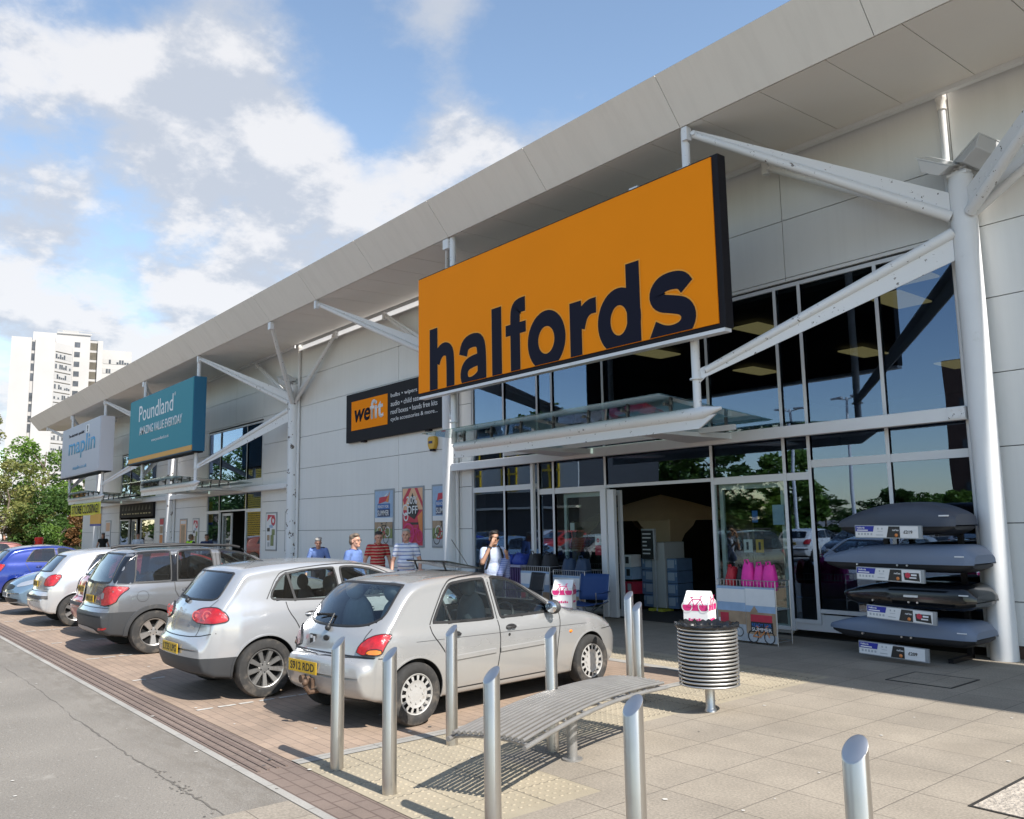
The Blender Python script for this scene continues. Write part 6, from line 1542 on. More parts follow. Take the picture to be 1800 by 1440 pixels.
# ---- 2: silver hatchback with steep tail and large round tail lamps
silverG = paint_mat('paint_reflex_silver', (.42, .43, .445), .4, .20, zd=.4, low=((-5, -.1, .475),))
def golf():
    sp = dict(L=4.20, W=1.76, rear=.76, wb=2.578, arch=.352, tyre=.316, rc=.13, crown=.03, bow=.12,
        top=[(0, .56), (.015, .64), (.05, .70), (.075, .76), (.10, .90), (.15, 1.01), (.20, 1.06), (.33, 1.22), (.46, 1.37), (.52, 1.42), (.62, 1.44), (.95, 1.475), (1.4, 1.485), (1.85, 1.47), (2.25, 1.41), (2.45, 1.36), (2.8, 1.19), (3.2, 1.0), (3.4, .965), (3.75, .90), (4.0, .80), (4.12, .70), (4.18, .58), (4.20, .5)],
        bot=[(0, .54), (.012, .40), (.05, .31), (.15, .26), (.5, .21), (3.6, .19), (4.0, .2), (4.14, .27), (4.185, .38), (4.20, .48)],
        sect=[(.18, .90), (.28, .95), (.42, .985), (.58, 1.0), (.74, .998), (.88, .98), (.97, .95), (1.02, .925), (1.2, .865), (1.40, .785), (1.49, .73)], plan=plan(4.2))
    c = Car(sp, silverG); y = lambda p: U(c, p)
    sd = dict(seal='window_seal', sealw=.026, mirror=True, cutout=True)
    c.patch('side_window', carglass, y([(.88, 1.03), (.80, 1.08), (.94, 1.30), (1.05, 1.355), (1.62, 1.395), (1.66, 1.37), (1.70, 1.03), (1.66, 1.005)]), 90, rnd=1, **sd)
    c.patch('side_window', carglass, y([(1.78, 1.0), (1.74, 1.03), (1.70, 1.37), (1.74, 1.395), (1.95, 1.385), (2.2, 1.335), (2.6, 1.15), (2.86, 1.02), (2.84, 1.0)]), 90, rnd=1, **sd)
    c.strip('window_divider', trim, y([(1.12, 1.02), (1.05, 1.33)]), 90, .03, .005, True, 0)
    c.patch('rear_window', darkglass, [(-.50, 1.055), (.50, 1.055), (.62, 1.08), (.62, 1.14), (.57, 1.34), (.50, 1.375), (-.50, 1.375), (-.57, 1.34), (-.62, 1.14), (-.62, 1.08)], 0, rnd=1, seal='window_seal', sealw=.022, cutout=True)
    c.patch('windscreen', carglass, [(-.66, 1.02), (.66, 1.02), (.56, 1.33), (.48, 1.355), (-.48, 1.355), (-.56, 1.33)], 180, rnd=1, seal='window_seal', sealw=.025, cutout=True)
    h = lambda x, yy: x * cos(radians(36)) + yy * sin(radians(36))
    c.patch('tail_light', redlens, [(h(a, b), z) for a, b, z in ((.40, -.70, .86), (.40, -.70, .93), (.50, -.66, .99), (.70, -.52, 1.01), (.77, -.44, .98), (.805, -.36, .87), (.78, -.42, .83), (.55, -.66, .82))], 36, off=.012, rnd=1, rings=3, mirror=True, step=.02, seal='lamp_gasket', sealw=.011)
    for a, b, z, r in ((.50, -.69, .905, .055), (.655, -.57, .91, .06)):
        d, hh = c.frame(36); p = c.cast(hh * h(a, b) + Vector((0, 0, z)), d, .014)
        mb = MB(); T = Matrix((( *hh, 0), (0, 0, 1, 0), (*(-d), 0), (0, 0, 0, 1))).transposed(); T.translation = p
        disc_ring(mb, T, 0, 0, r, .012, 0, .002); disc_ring(mb, T, 0, 0, r * .35, r * .33, 0, .003); c.emb('lamp_ring', mat('lens_pink', (.6, .12, .12), .1, coat=1.0), mb, True, 'tail_light', False)
    for p in ([(1.72, 1.0), (1.74, .7), (1.70, .4), (1.68, .27)], [(1.0, 1.02), (1.02, .92), (1.12, .78), (1.20, .60), (1.22, .28)], [(2.95, .98), (2.96, .7), (2.92, .28)], [(.78, 1.06), (.92, 1.32), (1.05, 1.378), (1.66, 1.42), (1.98, 1.408), (2.22, 1.36), (2.92, 1.0)]):
        c.strip('door_seam', trim, y(p), 90, .011, .0015, True)
    c.strip('bumper_seam', trim, [(-.80, .735), (-.55, .69), (0, .68), (.55, .69), (.80, .735)], 0, .010, .0015);
    for sx in (-1, 1): c.strip('tailgate_seam', trim, [(sx * .53, .70), (sx * .57, .80), (sx * .58, .98), (sx * .64, 1.08)], 0, .010, .0015)
    arch_lip(c, 0, silverG, .024, .005); arch_lip(c, sp['wb'], silverG, .024, .005)
    plate(c, -.0, .55, 0, 'LT55 LPG', plateY, tip=True)
    mb = MB(); w0 = c.cast(Vector((0, -1, 1.04)), Vector((0, 1, 0)), .015); mb.ball(w0, .03, 10)
    mb.tube([w0] + [c.cast(Vector((x, 0, z)), Vector((0, 1, 0)), .018) for x, z in ((-.12, 1.075), (-.28, 1.085), (-.42, 1.08))], .010, 6); c.emb('rear_wiper', trim, mb)
    p = c.cast(Vector((0, 0, .92)), Vector((0, 1, 0)), .004); mb = MB(); disc_ring(mb, at_front(p.x, p.y - .006, p.z), 0, 0, .06, .012, 0); T = at_front(p.x, p.y - .006, p.z)
    for a, b in (((-.035, .03), (0, -.035)), ((.035, .03), (0, -.035)), ((-.012, .045), (.0, .012)), ((.012, .045), (0, .012))):
        A, Bv = Vector((*a, .001)), Vector((*b, .001)); e = (Bv - A).normalized(); nn = Vector((-e.y, e.x, 0)) * .006; mb.add([T @ (A - nn), T @ (Bv - nn), T @ (Bv + nn), T @ (A + nn)], [(0, 1, 2, 3)])
    c.emb('badge', chrome, mb, sm=False)
    d, hh = c.frame(0); o = text('x', 'TDI', chrome, at_front(.36, c.cast(Vector((.36, 0, .78)), d, .006).y, .765), width=.12, height=.035, bold=.02, depth=0); mb = MB(); mb.v = [tuple(v.co) for v in o.data.vertices]; mb.f = [list(f.vertices) for f in o.data.polygons]; mb.m = [0] * len(mb.f); drop(o); c.emb('model_lettering', chrome, mb, sm=False)
    for u in (1.28, 2.02): handle(c, u + .02, .865, silverG, .15)
    mirror_part(c, 2.72, 1.04, 1, silverG)
    c.lamp('headlight', clearlens, [(.42, 4.1, .68), (.70, 3.85, .70), (.78, 3.66, .80), (.45, 3.95, .80)], 150, off=.004, rnd=1, rings=3, mirror=True)
    cabin(c, .92, [(.95, True), (1.85, False)], 2.5, 1)
    return c
G = golf()
car2 = G.finish('parked_car', 'silver hatchback with steep tail and round red tail lamps, second car from the bollards', 'car', (-9.16, 3.62, 0), radians(0.5))
car2.scale = (.865, .93, .915)
TEN = dict(rim=.212, spokes=9, type='alloy', w0=.020, w1=.030)
for sx in (-1, 1):
    for yy in (0, 2.578): wheel(car2, sx * .78, yy, .316, .2, TEN, sx)
MB().tube([(0, .2, 1.475), (.0, .02, 1.62)], .004, 6).build('aerial', trim, car2)

# ---- 3: tall grey silver crossover with black cladding
silverY = paint_mat('paint_grey_silver', (.21, .215, .225), .5, .20, zd=.4, low=((-5, 5, .46), (-5, -.15, .675), (2.9, 5, .5)))
darkblack = mat('pillar_gloss', (.008, .009, .012), .07, coat=.5)
def yeti():
    sp = dict(L=4.22, W=1.79, rear=.80, wb=2.578, arch=.365, tyre=.335, rc=.13, crown=.03, bow=.10,
        top=[(0, .62), (.02, .69), (.06, .745), (.09, .80), (.105, .95), (.13, 1.12), (.18, 1.22), (.28, 1.42), (.37, 1.56), (.45, 1.615), (.6, 1.64), (1.1, 1.655), (1.6, 1.65), (2.0, 1.61), (2.3, 1.54), (2.55, 1.43), (3.02, 1.14), (3.2, 1.09), (3.6, 1.04), (3.9, .95), (4.07, .82), (4.17, .68), (4.22, .55)],
        bot=[(0, .60), (.012, .46), (.04, .38), (.12, .32), (.5, .26), (3.6, .23), (4.0, .25), (4.15, .33), (4.2, .44), (4.22, .53)],
        sect=[(.22, .90), (.32, .95), (.46, .985), (.62, 1.0), (.80, 1.0), (.95, .985), (1.05, .96), (1.10, .935), (1.3, .885), (1.54, .81), (1.65, .76)], plan=plan(4.22, rr=[(0, .84), (.06, .90), (.16, .95), (.35, .985), (.7, 1.0), (1.2, 1.0)]))
    c = Car(sp, silverY, plastic); y = lambda p: U(c, p)
    sd = dict(seal='window_seal', sealw=.026, mirror=True, cutout=True)
    # glass band wraps the rear pillar
    c.lamp('rear_pillar_glass', darkblack, [(.66, .18, 1.12), (.60, .36, 1.55), (.66, .52, 1.58), (.72, .54, 1.55), (.84, .54, 1.095)], 58, rnd=1, off=.0035, mirror=True, rings=4)
    c.patch('side_window', darkglass, y([(.46, 1.10), (.50, 1.12), (.53, 1.56), (.58, 1.585), (1.04, 1.60), (1.06, 1.57), (1.06, 1.12), (1.03, 1.10)]), 90, rnd=1, **sd)
    c.patch('pillar_trim', darkblack, y([(1.035, 1.105), (1.035, 1.59), (1.15, 1.59), (1.15, 1.105)]), 90, rnd=0, off=.0025, mirror=True, rings=3); c.patch('pillar_trim', darkblack, y([(.455, 1.105), (.50, 1.57), (.54, 1.57), (.50, 1.105)]), 90, rnd=0, off=.0025, mirror=True, rings=3)
    c.patch('side_window', darkglass, y([(1.13, 1.10), (1.12, 1.13), (1.14, 1.56), (1.18, 1.60), (1.66, 1.60), (1.70, 1.57), (1.74, 1.12), (1.71, 1.10)]), 90, rnd=1, **sd)
    c.patch('side_window', carglass, y([(1.86, 1.10), (1.83, 1.12), (1.80, 1.57), (1.83, 1.595), (2.05, 1.57), (2.28, 1.50), (2.75, 1.20), (2.84, 1.11)]), 90, rnd=1, **sd)
    c.patch('rear_window', darkglass, [(-.60, 1.10), (.60, 1.10), (.70, 1.12), (.68, 1.26), (.60, 1.54), (.54, 1.575), (-.54, 1.575), (-.60, 1.54), (-.68, 1.26), (-.70, 1.12)], 0, rnd=1, seal='window_seal', sealw=.03, cutout=True)
    c.patch('windscreen', carglass, [(-.68, 1.15), (.68, 1.15), (.60, 1.50), (.52, 1.535), (-.52, 1.535), (-.60, 1.50)], 180, rnd=1, seal='window_seal', sealw=.025, cutout=True)
    h = lambda x, yy: x * cos(radians(32)) + yy * sin(radians(32))
    c.patch('tail_light', redlens, [(h(a, b), z) for a, b, z in ((.555, -.72, .78), (.58, -.72, 1.04), (.70, -.62, 1.085), (.80, -.40, 1.07), (.83, -.30, 1.04), (.80, -.42, .93), (.79, -.46, .80), (.68, -.66, .76))], 32, off=.014, rnd=1, rings=3, mirror=True, step=.02, seal='lamp_gasket', sealw=.011)
    c.patch('reversing_lens', clearlens, [(h(a, b), z) for a, b, z in ((.57, -.74, .87), (.58, -.74, .97), (.65, -.68, .97), (.65, -.68, .87))], 32, off=.018, rnd=1, rings=2, mirror=True, step=.02)
    c.patch('rear_reflector', redlens, [(.50, .40), (.68, .42), (.70, .45), (.55, .45)], 8, off=.006, rnd=0, rings=2, mirror=True, step=.03)
    c.patch('skid_plate', mat('skid_silver', (.42, .42, .42), .4, .5), [(-.62, .36), (-.45, .44), (.45, .44), (.62, .36), (.50, .345), (-.5, .345)], 0, off=.010, rnd=1, rings=3)
    for p in ([(1.78, 1.10), (1.80, .7), (1.76, .35)], [(1.09, 1.10), (1.10, .95), (1.18, .80), (1.24, .62), (1.25, .35)], [(2.98, 1.05), (2.98, .35)], [(.27, 1.095), (2.9, 1.095)], [(1.09, 1.1), (1.10, 1.60)], [(1.77, 1.1), (1.75, 1.62)]):
        c.strip('door_seam', trim, y(p), 90, .012, .0015, True, 0)
    c.strip('tailgate_seam', trim, [(-.54, .75), (-.54, 1.08)], 0, .008, .0015); c.strip('tailgate_seam', trim, [(.54, .75), (.54, 1.08)], 0, .008, .0015); c.strip('bumper_seam', trim, [(-.80, .74), (.80, .74)], 0, .01, .0015)
    fl = [(c.Yl(.62) + .085 * cos(a), .90 + .085 * sin(a)) for a in np.linspace(0, 2 * pi, 26)]; c.strip('fuel_flap', trim, fl, 90, .006, .0015)
    arch_lip(c, 0, plastic, .075, .014); arch_lip(c, sp['wb'], plastic, .075, .014)
    c.strip('door_moulding', plastic, y([(1.15, .50), (2.95, .50)]), 90, .09, .002, True, 0, .016)
    plate(c, 0, .86, 0, 'HN12 LXK', plateY, w=.46)
    for s_ in (-1, 1):
        r = MB().tube([(s_ * .60, c.Yl(.50), 1.64), (s_ * .61, c.Yl(.62), 1.665), (s_ * .61, c.Yl(1.4), 1.68), (s_ * .60, c.Yl(2.05), 1.645), (s_ * .59, c.Yl(2.2), 1.61)], .022, 8); c.emb('roof_rail', trim, r, sm=60)
    p = c.cast(Vector((-.12, 0, .98)), Vector((0, 1, 0)), .004); mb = MB(); disc_ring(mb, at_front(p.x, p.y - .006, p.z), 0, 0, .05, .05, 0); c.emb('badge', chrome, mb, sm=False)
    mb = MB(); w0 = c.cast(Vector((0, -1, 1.09)), Vector((0, 1, 0)), .015); mb.tube([w0] + [c.cast(Vector((x, 0, z)), Vector((0, 1, 0)), .018) for x, z in ((-.12, 1.13), (-.42, 1.14))], .010, 6); c.emb('rear_wiper', trim, mb)
    for u in (1.28, 2.0): handle(c, u, .965, silverY, .15)
    mirror_part(c, 2.70, 1.13, 1, silverY)
    c.lamp('headlight', clearlens, [(.42, 4.1, .78), (.70, 3.9, .80), (.78, 3.72, .93), (.46, 3.95, .92)], 150, off=.004, rnd=1, rings=3, mirror=True)
    cabin(c, 1.0, [(.95, True), (1.85, False)], 2.5, 1)
    return c
Yt = yeti()
car3 = Yt.finish('parked_car', 'tall grey silver crossover with black bumpers and roof rails, third car from the bollards', 'car', (-13.22, 3.72, 0), radians(0.3))
car3.scale = (.88, .92, .88)
FIVE = dict(rim=.212, spokes=5, type='alloy', w0=.034, w1=.056)
for sx in (-1, 1):
    for yy in (0, 2.578): wheel(car3, sx * .795, yy, .335, .21, FIVE, sx)

# ---- generic small cars for the rest of the row
def small_car(body, L=3.85, W=1.66, H=1.43, low=None, wins=darkglass, seats=True, lamp=redlens, platec=plateY, reg=None, nose=.0, rear=.66, wb=2.45, facing=False):
    bf = .40 if facing else .19
    k = H / 1.43; n = nose
    sp = dict(L=L, W=W, rear=rear, wb=wb, arch=.325, tyre=.295, rc=.13, crown=.03, bow=.12, bowf=bf,
        top=[(0, .50), (.015, .59), (.04, .65), (.085, .68), (.105, .80), (.14, .95), (.19, 1.0 * k), (.33, 1.17 * k), (.47, 1.31 * k), (.60, 1.365 * k), (.95, 1.415 * k), (1.35, 1.43 * k), (1.75, 1.405 * k), (2.05, 1.33 * k), (2.4, 1.15 * k), (2.80 + n * .3, .97), (3.0 + n * .4, .94), (L - .50, .885), (L - .25, .79), (L - .10, .69), (L - .03, .58), (L, .48)],
        bot=[(0, .48), (.012, .38), (.05, .30), (.15, .25), (.5, .2), (L - .5, .18), (L - .15, .2), (L - .05, .27), (L - .015, .36), (L, .46)],
        sect=[(.15, .90), (.25, .95), (.40, .985), (.56, 1.0), (.70, .998), (.84, .975), (.94, .945), (.99, .92), (1.15 * k, .87), (1.34 * k, .79), (1.43 * k, .74)], plan=plan(L))
    if low: sp['low'] = low
    c = Car(sp, body, plastic); y = lambda p: U(c, p); sd = dict(seal='window_seal', sealw=.026, mirror=True, cutout=True)
    c.patch('side_window', wins, y([(.86, 1.0), (.84, 1.03), (1.0, 1.28 * k), (1.10, 1.32 * k), (1.50, 1.345 * k), (1.54, 1.32 * k), (1.58, 1.0), (1.54, .975)]), 90, rnd=1, **sd)
    c.patch('side_window', wins, y([(1.66, .97), (1.62, 1.0), (1.58, 1.32 * k), (1.62, 1.345 * k), (1.80, 1.33 * k), (2.0, 1.27 * k), (2.40, 1.06), (2.52, .985)]), 90, rnd=1, **sd)
    c.patch('rear_window', wins, [(-.50, 1.015), (.50, 1.015), (.58, 1.04), (.52, 1.28 * k), (.46, 1.305 * k), (-.46, 1.305 * k), (-.52, 1.28 * k), (-.58, 1.04)], 0, rnd=1, seal='window_seal', sealw=.025, cutout=True)
    c.patch('windscreen', carglass, [(-.63, .99), (.63, .99), (.54, 1.29 * k), (.46, 1.32 * k), (-.46, 1.32 * k), (-.54, 1.29 * k)], 180, rnd=1, seal='window_seal', sealw=.025, cutout=True)
    h = lambda x, yy: x * cos(radians(38)) + yy * sin(radians(38))
    c.patch('tail_light', lamp, [(h(a, b), z) for a, b, z in ((.55, -.55, .76), (.60, -.54, .92), (.70, -.36, .99), (.755, -.22, .97), (.75, -.30, .82), (.74, -.36, .75))], 38, off=.012, rnd=1, rings=3, mirror=True, step=.02, seal='lamp_gasket', sealw=.0115)
    c.patch('reversing_lens', clearlens, [(h(a, b), z) for a, b, z in ((.60, -.52, .72), (.60, -.52, .765), (.74, -.36, .76), (.74, -.36, .72))], 38, off=.012, rnd=0, rings=2, mirror=True, step=.03)
    c.lamp('headlight', clearlens, [(.36, L - .12, .60), (.62, L - .38, .64), (.76, L - .75, .76), (.72, L - .78, .79), (.44, L - .26, .72)] if facing else [(.36, L - .08, .60), (.62, L - .22, .62), (.76, L - .52, .76), (.72, L - .56, .79), (.44, L - .20, .72)], 148, off=.006, rnd=1, rings=3, mirror=True)
    c.patch('grille', trim, [(-.34, .54), (.34, .54), (.38, .66), (-.38, .66)], 180, off=.006, rnd=1, rings=3); c.patch('lower_grille', trim, [(-.5, .28), (.5, .28), (.55, .38), (-.55, .38)], 180, off=.006, rnd=1, rings=3)
    for p in ([(1.60, .975), (1.62, .7), (1.58, .28)], [(.84, .99), (.90, .86), (1.02, .66), (1.05, .28)], [(2.62, .95), (2.62, .7), (2.58, .28)], [(1.58, .98), (1.56, 1.35 * k)]): c.strip('door_seam', trim, y(p), 90, .011, .0015, True)
    c.strip('bumper_seam', trim, [(-.72, .67), (.72, .67)], 0, .010, .0015); c.strip('bumper_strip', plastic, [(-.74, .56), (0, .56), (.74, .56)], 0, .06, .002, False, 0, .014)
    arch_lip(c, 0, body, .02, .004); arch_lip(c, wb, body, .02, .004)
    if reg: plate(c, 0, .80, 0, reg, platec, w=.46)
    plate(c, 0, .45, 180, reg or 'LK58 VBG', plateW, w=.46)
    for u in (1.16, 1.88): handle(c, u, .87, body, .13)
    mirror_part(c, 2.40, 1.0, 1, body)
    m = MB().tube([c.cast(Vector((x, 0, z)), Vector((0, -1, 0)), .015) for x, z in ((.45, .985), (.1, 1.0), (-.2, 1.03))], .009, 6); c.emb('windscreen_wiper', trim, m)
    cabin(c, .88, [(.88, True), (1.72, False)], 2.2, 1)
    return c
def wheels(root, c, kind, r=.295, x=.74):
    for sx in (-1, 1):
        for yy in (0, c.sp['wb']): wheel(root, sx * x, yy, r, .18, kind, sx)
SIX = dict(rim=.19, spokes=6, type='alloy', w0=.026, w1=.038)
ROW = 'cars parked nose or tail in along the terrace'
for o in (car1, car2, car3): o['group'] = ROW
redp = paint_mat('paint_red', (.42, .03, .035), .1, .3); silverP = paint_mat('paint_pale_silver', (.50, .505, .515), .4, .2, zd=.45); blueA = paint_mat('paint_steel_blue', (.19, .28, .37), .5, .22, zd=.3); bluep = paint_mat('paint_bright_blue', (.010, .032, .24), .3, .2, zd=.3); darkp = paint_mat('paint_black', (.015, .016, .02), .3, .2, zd=.3); whitep = paint_mat('paint_white', (.65, .65, .64), .0, .25); orp = paint_mat('paint_brick_red', (.16, .04, .03), .2, .3)
cr_ = small_car(redp, reg='LB04 YKT'); car4 = cr_.finish('parked_car', 'red hatchback mostly hidden beyond the tall crossover', 'car', (-15.45, 3.98, 0), 0.0, ROW); wheels(car4, cr_, COVER)
cs_ = small_car(silverP, H=1.46, reg='KR05 UDS'); car5 = cs_.finish('parked_car', 'small pale silver hatchback with a dark bumper strip left of the crossover', 'car', (-17.86, 3.74, 0), radians(-1), ROW); wheels(car5, cs_, SIX)
ca_ = small_car(blueA, L=4.25, W=1.78, H=1.43, nose=1.0, rear=.75, wb=2.68, facing=True); car6 = ca_.finish('parked_car', 'steel blue hatchback facing the road with large headlights', 'car', (-20.62, 6.46, 0), pi + .02, ROW); wheels(car6, ca_, SIX, .30, .79)
p6 = MB(); 
cb_ = small_car(bluep, L=4.0, W=1.7, H=1.45, wins=darkglass); car7 = cb_.finish('parked_car', 'bright blue hatchback at the left edge beyond the steel blue car', 'car', (-24.9, 3.9, 0), 0.0, ROW); wheels(car7, cb_, SIX)
co_ = dup(car4, (-40.0, 6.3, 0), pi, 'brick red car roof showing beyond the bright blue hatchback', ROW)
def recolor(root, a, b):
    for o in [x for x in bpy.data.objects if x.parent is root]:
        if o.type == 'MESH' and any(m is a for m in o.data.materials):
            o.data = o.data.copy()
            for i, m in enumerate(o.data.materials):
                if m is a: o.data.materials[i] = b
recolor(co_, redp, orp)
# cars across the road, seen mirrored in the shop glass
CG = 'cars across the road mirrored in the shop glass'
for src, m0, m1, X, Yy, rz in ((car5, silverP, darkp, -22, -7.5, 0), (car5, silverP, whitep, -25.2, -7.6, pi), (car4, redp, darkp, -28.4, -7.4, pi), (car4, redp, redp, -31.5, -7.5, 0), (car5, silverP, silverP, -34.6, -7.6, pi), (car7, bluep, darkp, -37.8, -7.4, 0), (car4, redp, whitep, -18.8, -7.5, pi), (car5, silverP, darkp, -15.5, -7.5, 0), (car7, bluep, silverP, -12.2, -7.5, pi)):
    d = dup(src, (X, Yy, 0), rz, 'parked car across the road seen only as a reflection in the shop glass', CG); d['category'] = 'car'
    if m0 is not m1: recolor(d, m0, m1)
# ------------------------------------------------------------------ people
def remeshed(name, mb, m, parent, voxel=.009, smooth=2):
    me = mb.mesh('tmp', m); o = bpy.data.objects.new('tmp', me); col.objects.link(o)
    r = o.modifiers.new('r', 'REMESH'); r.mode = 'VOXEL'; r.voxel_size = voxel
    if smooth: s = o.modifiers.new('s', 'SMOOTH'); s.factor = .5; s.iterations = smooth
    me2 = evaluated(o, name); drop(o); me2.name = name
    me2.materials.clear(); me2.materials.append(m)
    me2.polygons.foreach_set('use_smooth', [True] * len(me2.polygons))
    ob = bpy.data.objects.new(name, me2); col.objects.link(ob); ob.parent = parent; return ob
def cap(mb, p0, r0, p1, r1, n=14):
    mb.cone(p0, p1, r0, r1, n); mb.ball(p0, r0, n); mb.ball(p1, r1, n)
def stripe_mat(name, base, stripe, period, frac, thin=None):
    m = bpy.data.materials.new(name); m.use_nodes = True; _mats[name] = m
    nt = m.node_tree; L = nt.links.new; b = nt.nodes['Principled BSDF']; b.inputs['Roughness'].default_value = .85
    tc = N(nt, 'ShaderNodeTexCoord'); sp = N(nt, 'ShaderNodeSeparateXYZ'); L(tc.outputs['Object'], sp.inputs[0])
    n = N(nt, 'ShaderNodeTexNoise'); n.inputs['Scale'].default_value = 3.0; L(tc.outputs['Object'], n.inputs['Vector'])
    wz = N(nt, 'ShaderNodeMath', operation='MULTIPLY_ADD', i_1=.035); L(n.outputs[0], wz.inputs[0]); L(sp.outputs['Z'], wz.inputs[2])
    md = N(nt, 'ShaderNodeMath', operation='PINGPONG', i_1=period / 2); L(wz.outputs[0], md.inputs[0])
    gt = N(nt, 'ShaderNodeMath', operation='LESS_THAN', i_1=period / 2 * frac); L(md.outputs[0], gt.inputs[0])
    mx = N(nt, 'ShaderNodeMix', data_type='RGBA'); L(gt.outputs[0], mx.inputs[0]); mx.inputs[6].default_value = (*base, 1); mx.inputs[7].default_value = (*stripe, 1); L(mx.outputs[2], b.inputs['Base Color'])
    n3 = N(nt, 'ShaderNodeTexNoise'); n3.inputs['Scale'].default_value = 11; L(tc.outputs['Object'], n3.inputs['Vector']); bp = N(nt, 'ShaderNodeBump'); bp.inputs['Strength'].default_value = 1; bp.inputs['Distance'].default_value = .02; L(n3.outputs[0], bp.inputs['Height']); L(bp.outputs[0], b.inputs['Normal'])
    return m
skin = mat('skin', (.50, .28, .20), .55, var=.08, vscale=9); skin2 = mat('skin_tan', (.36, .20, .13), .55, var=.08, vscale=9)
def person(label, loc, rz, height, shirt, trousers, hair, hairm, group=None, sk=skin, head=(0, 0), arms=None, sleeve=.5, belly=0, stride=.12, voxel=.009, extra=None, long_hair=False):
    """Standing figure facing local +Y, 1.75 m before scaling; arms = ((elbow, wrist), (elbow, wrist)) right then left."""
    k = height / 1.75; t = thing('person', label, 'person', loc, rz, group); t.scale = (k, k, k)
    J = {}
    arms = arms or (((.27, -.02, 1.12), (.28, .10, .87)), ((-.27, -.02, 1.12), (-.28, .10, .87)))
    b = MB(); hx, hy = head; V = Vector
    hc = V((0, .035 + hy * .5, 1.625 - abs(hy) * .18)); 
    b.ball((0, .0, 1.30), 1, 18, 0, (.155, .105, .20)); b.ball((0, .01 + belly * .4, 1.10), 1, 18, 0, (.14 + belly * .3, .10 + belly, .17)); b.ball((0, -.005, .95), 1, 18, 0, (.155, .115, .13))
    cap(b, V((-.13, 0, 1.415)), .062, V((.13, 0, 1.415)), .062); cap(b, V((0, 0, 1.42)), .062, hc + V((0, -.02, -.07)), .056)
    T = Matrix.Translation(hc) @ Matrix.Rotation(hx, 4, 'Z') @ Matrix.Rotation(-hy * 2.2, 4, 'X')
    def hb(c, r, sc):
        q = MB().ball((0, 0, 0), r, 16, 0, sc); q.v = [tuple(T @ (V(v) + V(c))) for v in q.v]; b.add(q.v, q.f)
    hb((0, -.01, .035), 1, (.076, .094, .088)); hb((0, .02, -.045), 1, (.060, .072, .075)); hb((0, .065, -.085), 1, (.032, .028, .026))
    hb((0, .088, -.012), 1, (.014, .022, .026)); hb((0, .074, .012), 1, (.010, .018, .03)); hb((0, .068, .038), 1, (.055, .02, .014)); hb((0, .076, -.055), 1, (.026, .012, .010))
    for sx in (-1, 1): hb((sx * .078, -.015, -.008), 1, (.012, .022, .034)); hb((sx * .048, .06, -.025), 1, (.02, .018, .02))
    legs = []
    for sx, st in ((1, stride), (-1, -stride)):
        hip = V((sx * .088, 0, .92)); kn = V((sx * .098, .03 + st * .6, .50)); an = V((sx * .10, -.02 + st * (1.0 if st > 0 else 1.3), .085))
        legs.append((hip, kn, an)); cap(b, hip, .085, kn, .055); cap(b, kn, .055, an, .038)
    for (el, wr), sx in zip(arms, (1, -1)):
        sh = V((sx * .175, 0, 1.41)); el = V(el); wr = V(wr); cap(b, sh, .052, el, .040); cap(b, el, .040, wr, .027)
        d = (wr - el).normalized(); side = d.cross(V((0, 1, .2)) if abs(d.z) > .5 else V((0, 0, 1))).normalized(); nn = d.cross(side)
        pal = wr + d * .045; cap(b, wr + d * .01, .026, pal + d * .025, .03)
        for f in range(4):
            o = side * (.024 - .016 * f); ln = (.036, .042, .039, .030)[f]; p0 = pal + d * .04 + o; p1 = p0 + d * ln + nn * .006; p2 = p1 + d * ln * .7 + nn * .022
            cap(b, p0, .0088, p1, .0082, 8); cap(b, p1, .0082, p2, .007, 8)
        th = wr + d * .03 + side * .03; cap(b, th, .011, th + d * .04 + side * .022 + nn * .012, .009, 8)
    remeshed('body', b, sk, t, voxel)
    # eyes, mouth, hair
    e = MB(); 
    for sx in (-1, 1): e.ball(T @ V((sx * .030, .083, .012)), .010, 10)
    e.build('eyes', mat('eye_dark', (.03, .025, .02), .2), t, smooth=60)
    m_ = MB().ball((0, 0, 0), 1, 10, 0, (.022, .005, .004)); m_.v = [tuple(T @ (V(v) + V((0, .090, -.052)))) for v in m_.v]; m_.build('mouth', mat('lips', (.30, .11, .09), .5), t, smooth=60)
    h = MB(); rr = random.Random(hash(label) % 999)
    def hh(c, sc): q = MB().ball((0, 0, 0), 1, 14, 0, sc); q.v = [tuple(T @ (V(v) + V(c))) for v in q.v]; h.add(q.v, q.f)
    hh((0, -.028, .062), (.083, .094, .076)); hh((0, -.06, .0), (.078, .06, .085)); hh((0, .045, .098), (.058, .038, .025))
    if hair == 'full': hh((.03, .03, .105), (.055, .055, .03)); hh((-.04, -.02, .115), (.05, .06, .03))
    for i in range(10): a = rr.uniform(0, 2 * pi); hh((.06 * cos(a), -.03 + .06 * sin(a), .085 + rr.uniform(-.01, .03)), (.026, .026, .02))
    if long_hair: hh((0, -.07, -.10), (.085, .05, .14)); hh((.06, -.02, -.09), (.025, .04, .12)); hh((-.06, -.02, -.09), (.025, .04, .12))
    remeshed('hair', h, hairm, t, .010, 1)
    s = MB(); g = .014
    s.ball((0, .0, 1.30), 1, 18, 0, (.155 + g * 1.6, .105 + g * 1.6, .205)); s.ball((0, .01 + belly * .4, 1.10), 1, 18, 0, (.14 + g * 2 + belly * .3, .10 + g * 2 + belly, .17)); s.ball((0, -.005, .98), 1, 18, 0, (.155 + g * 1.5, .115 + g * 1.5, .13))
    cap(s, V((-.135, 0, 1.405)), .072, V((.135, 0, 1.405)), .072); cap(s, V((0, .0, 1.43)), .070, V((0, .0, 1.452)), .066)
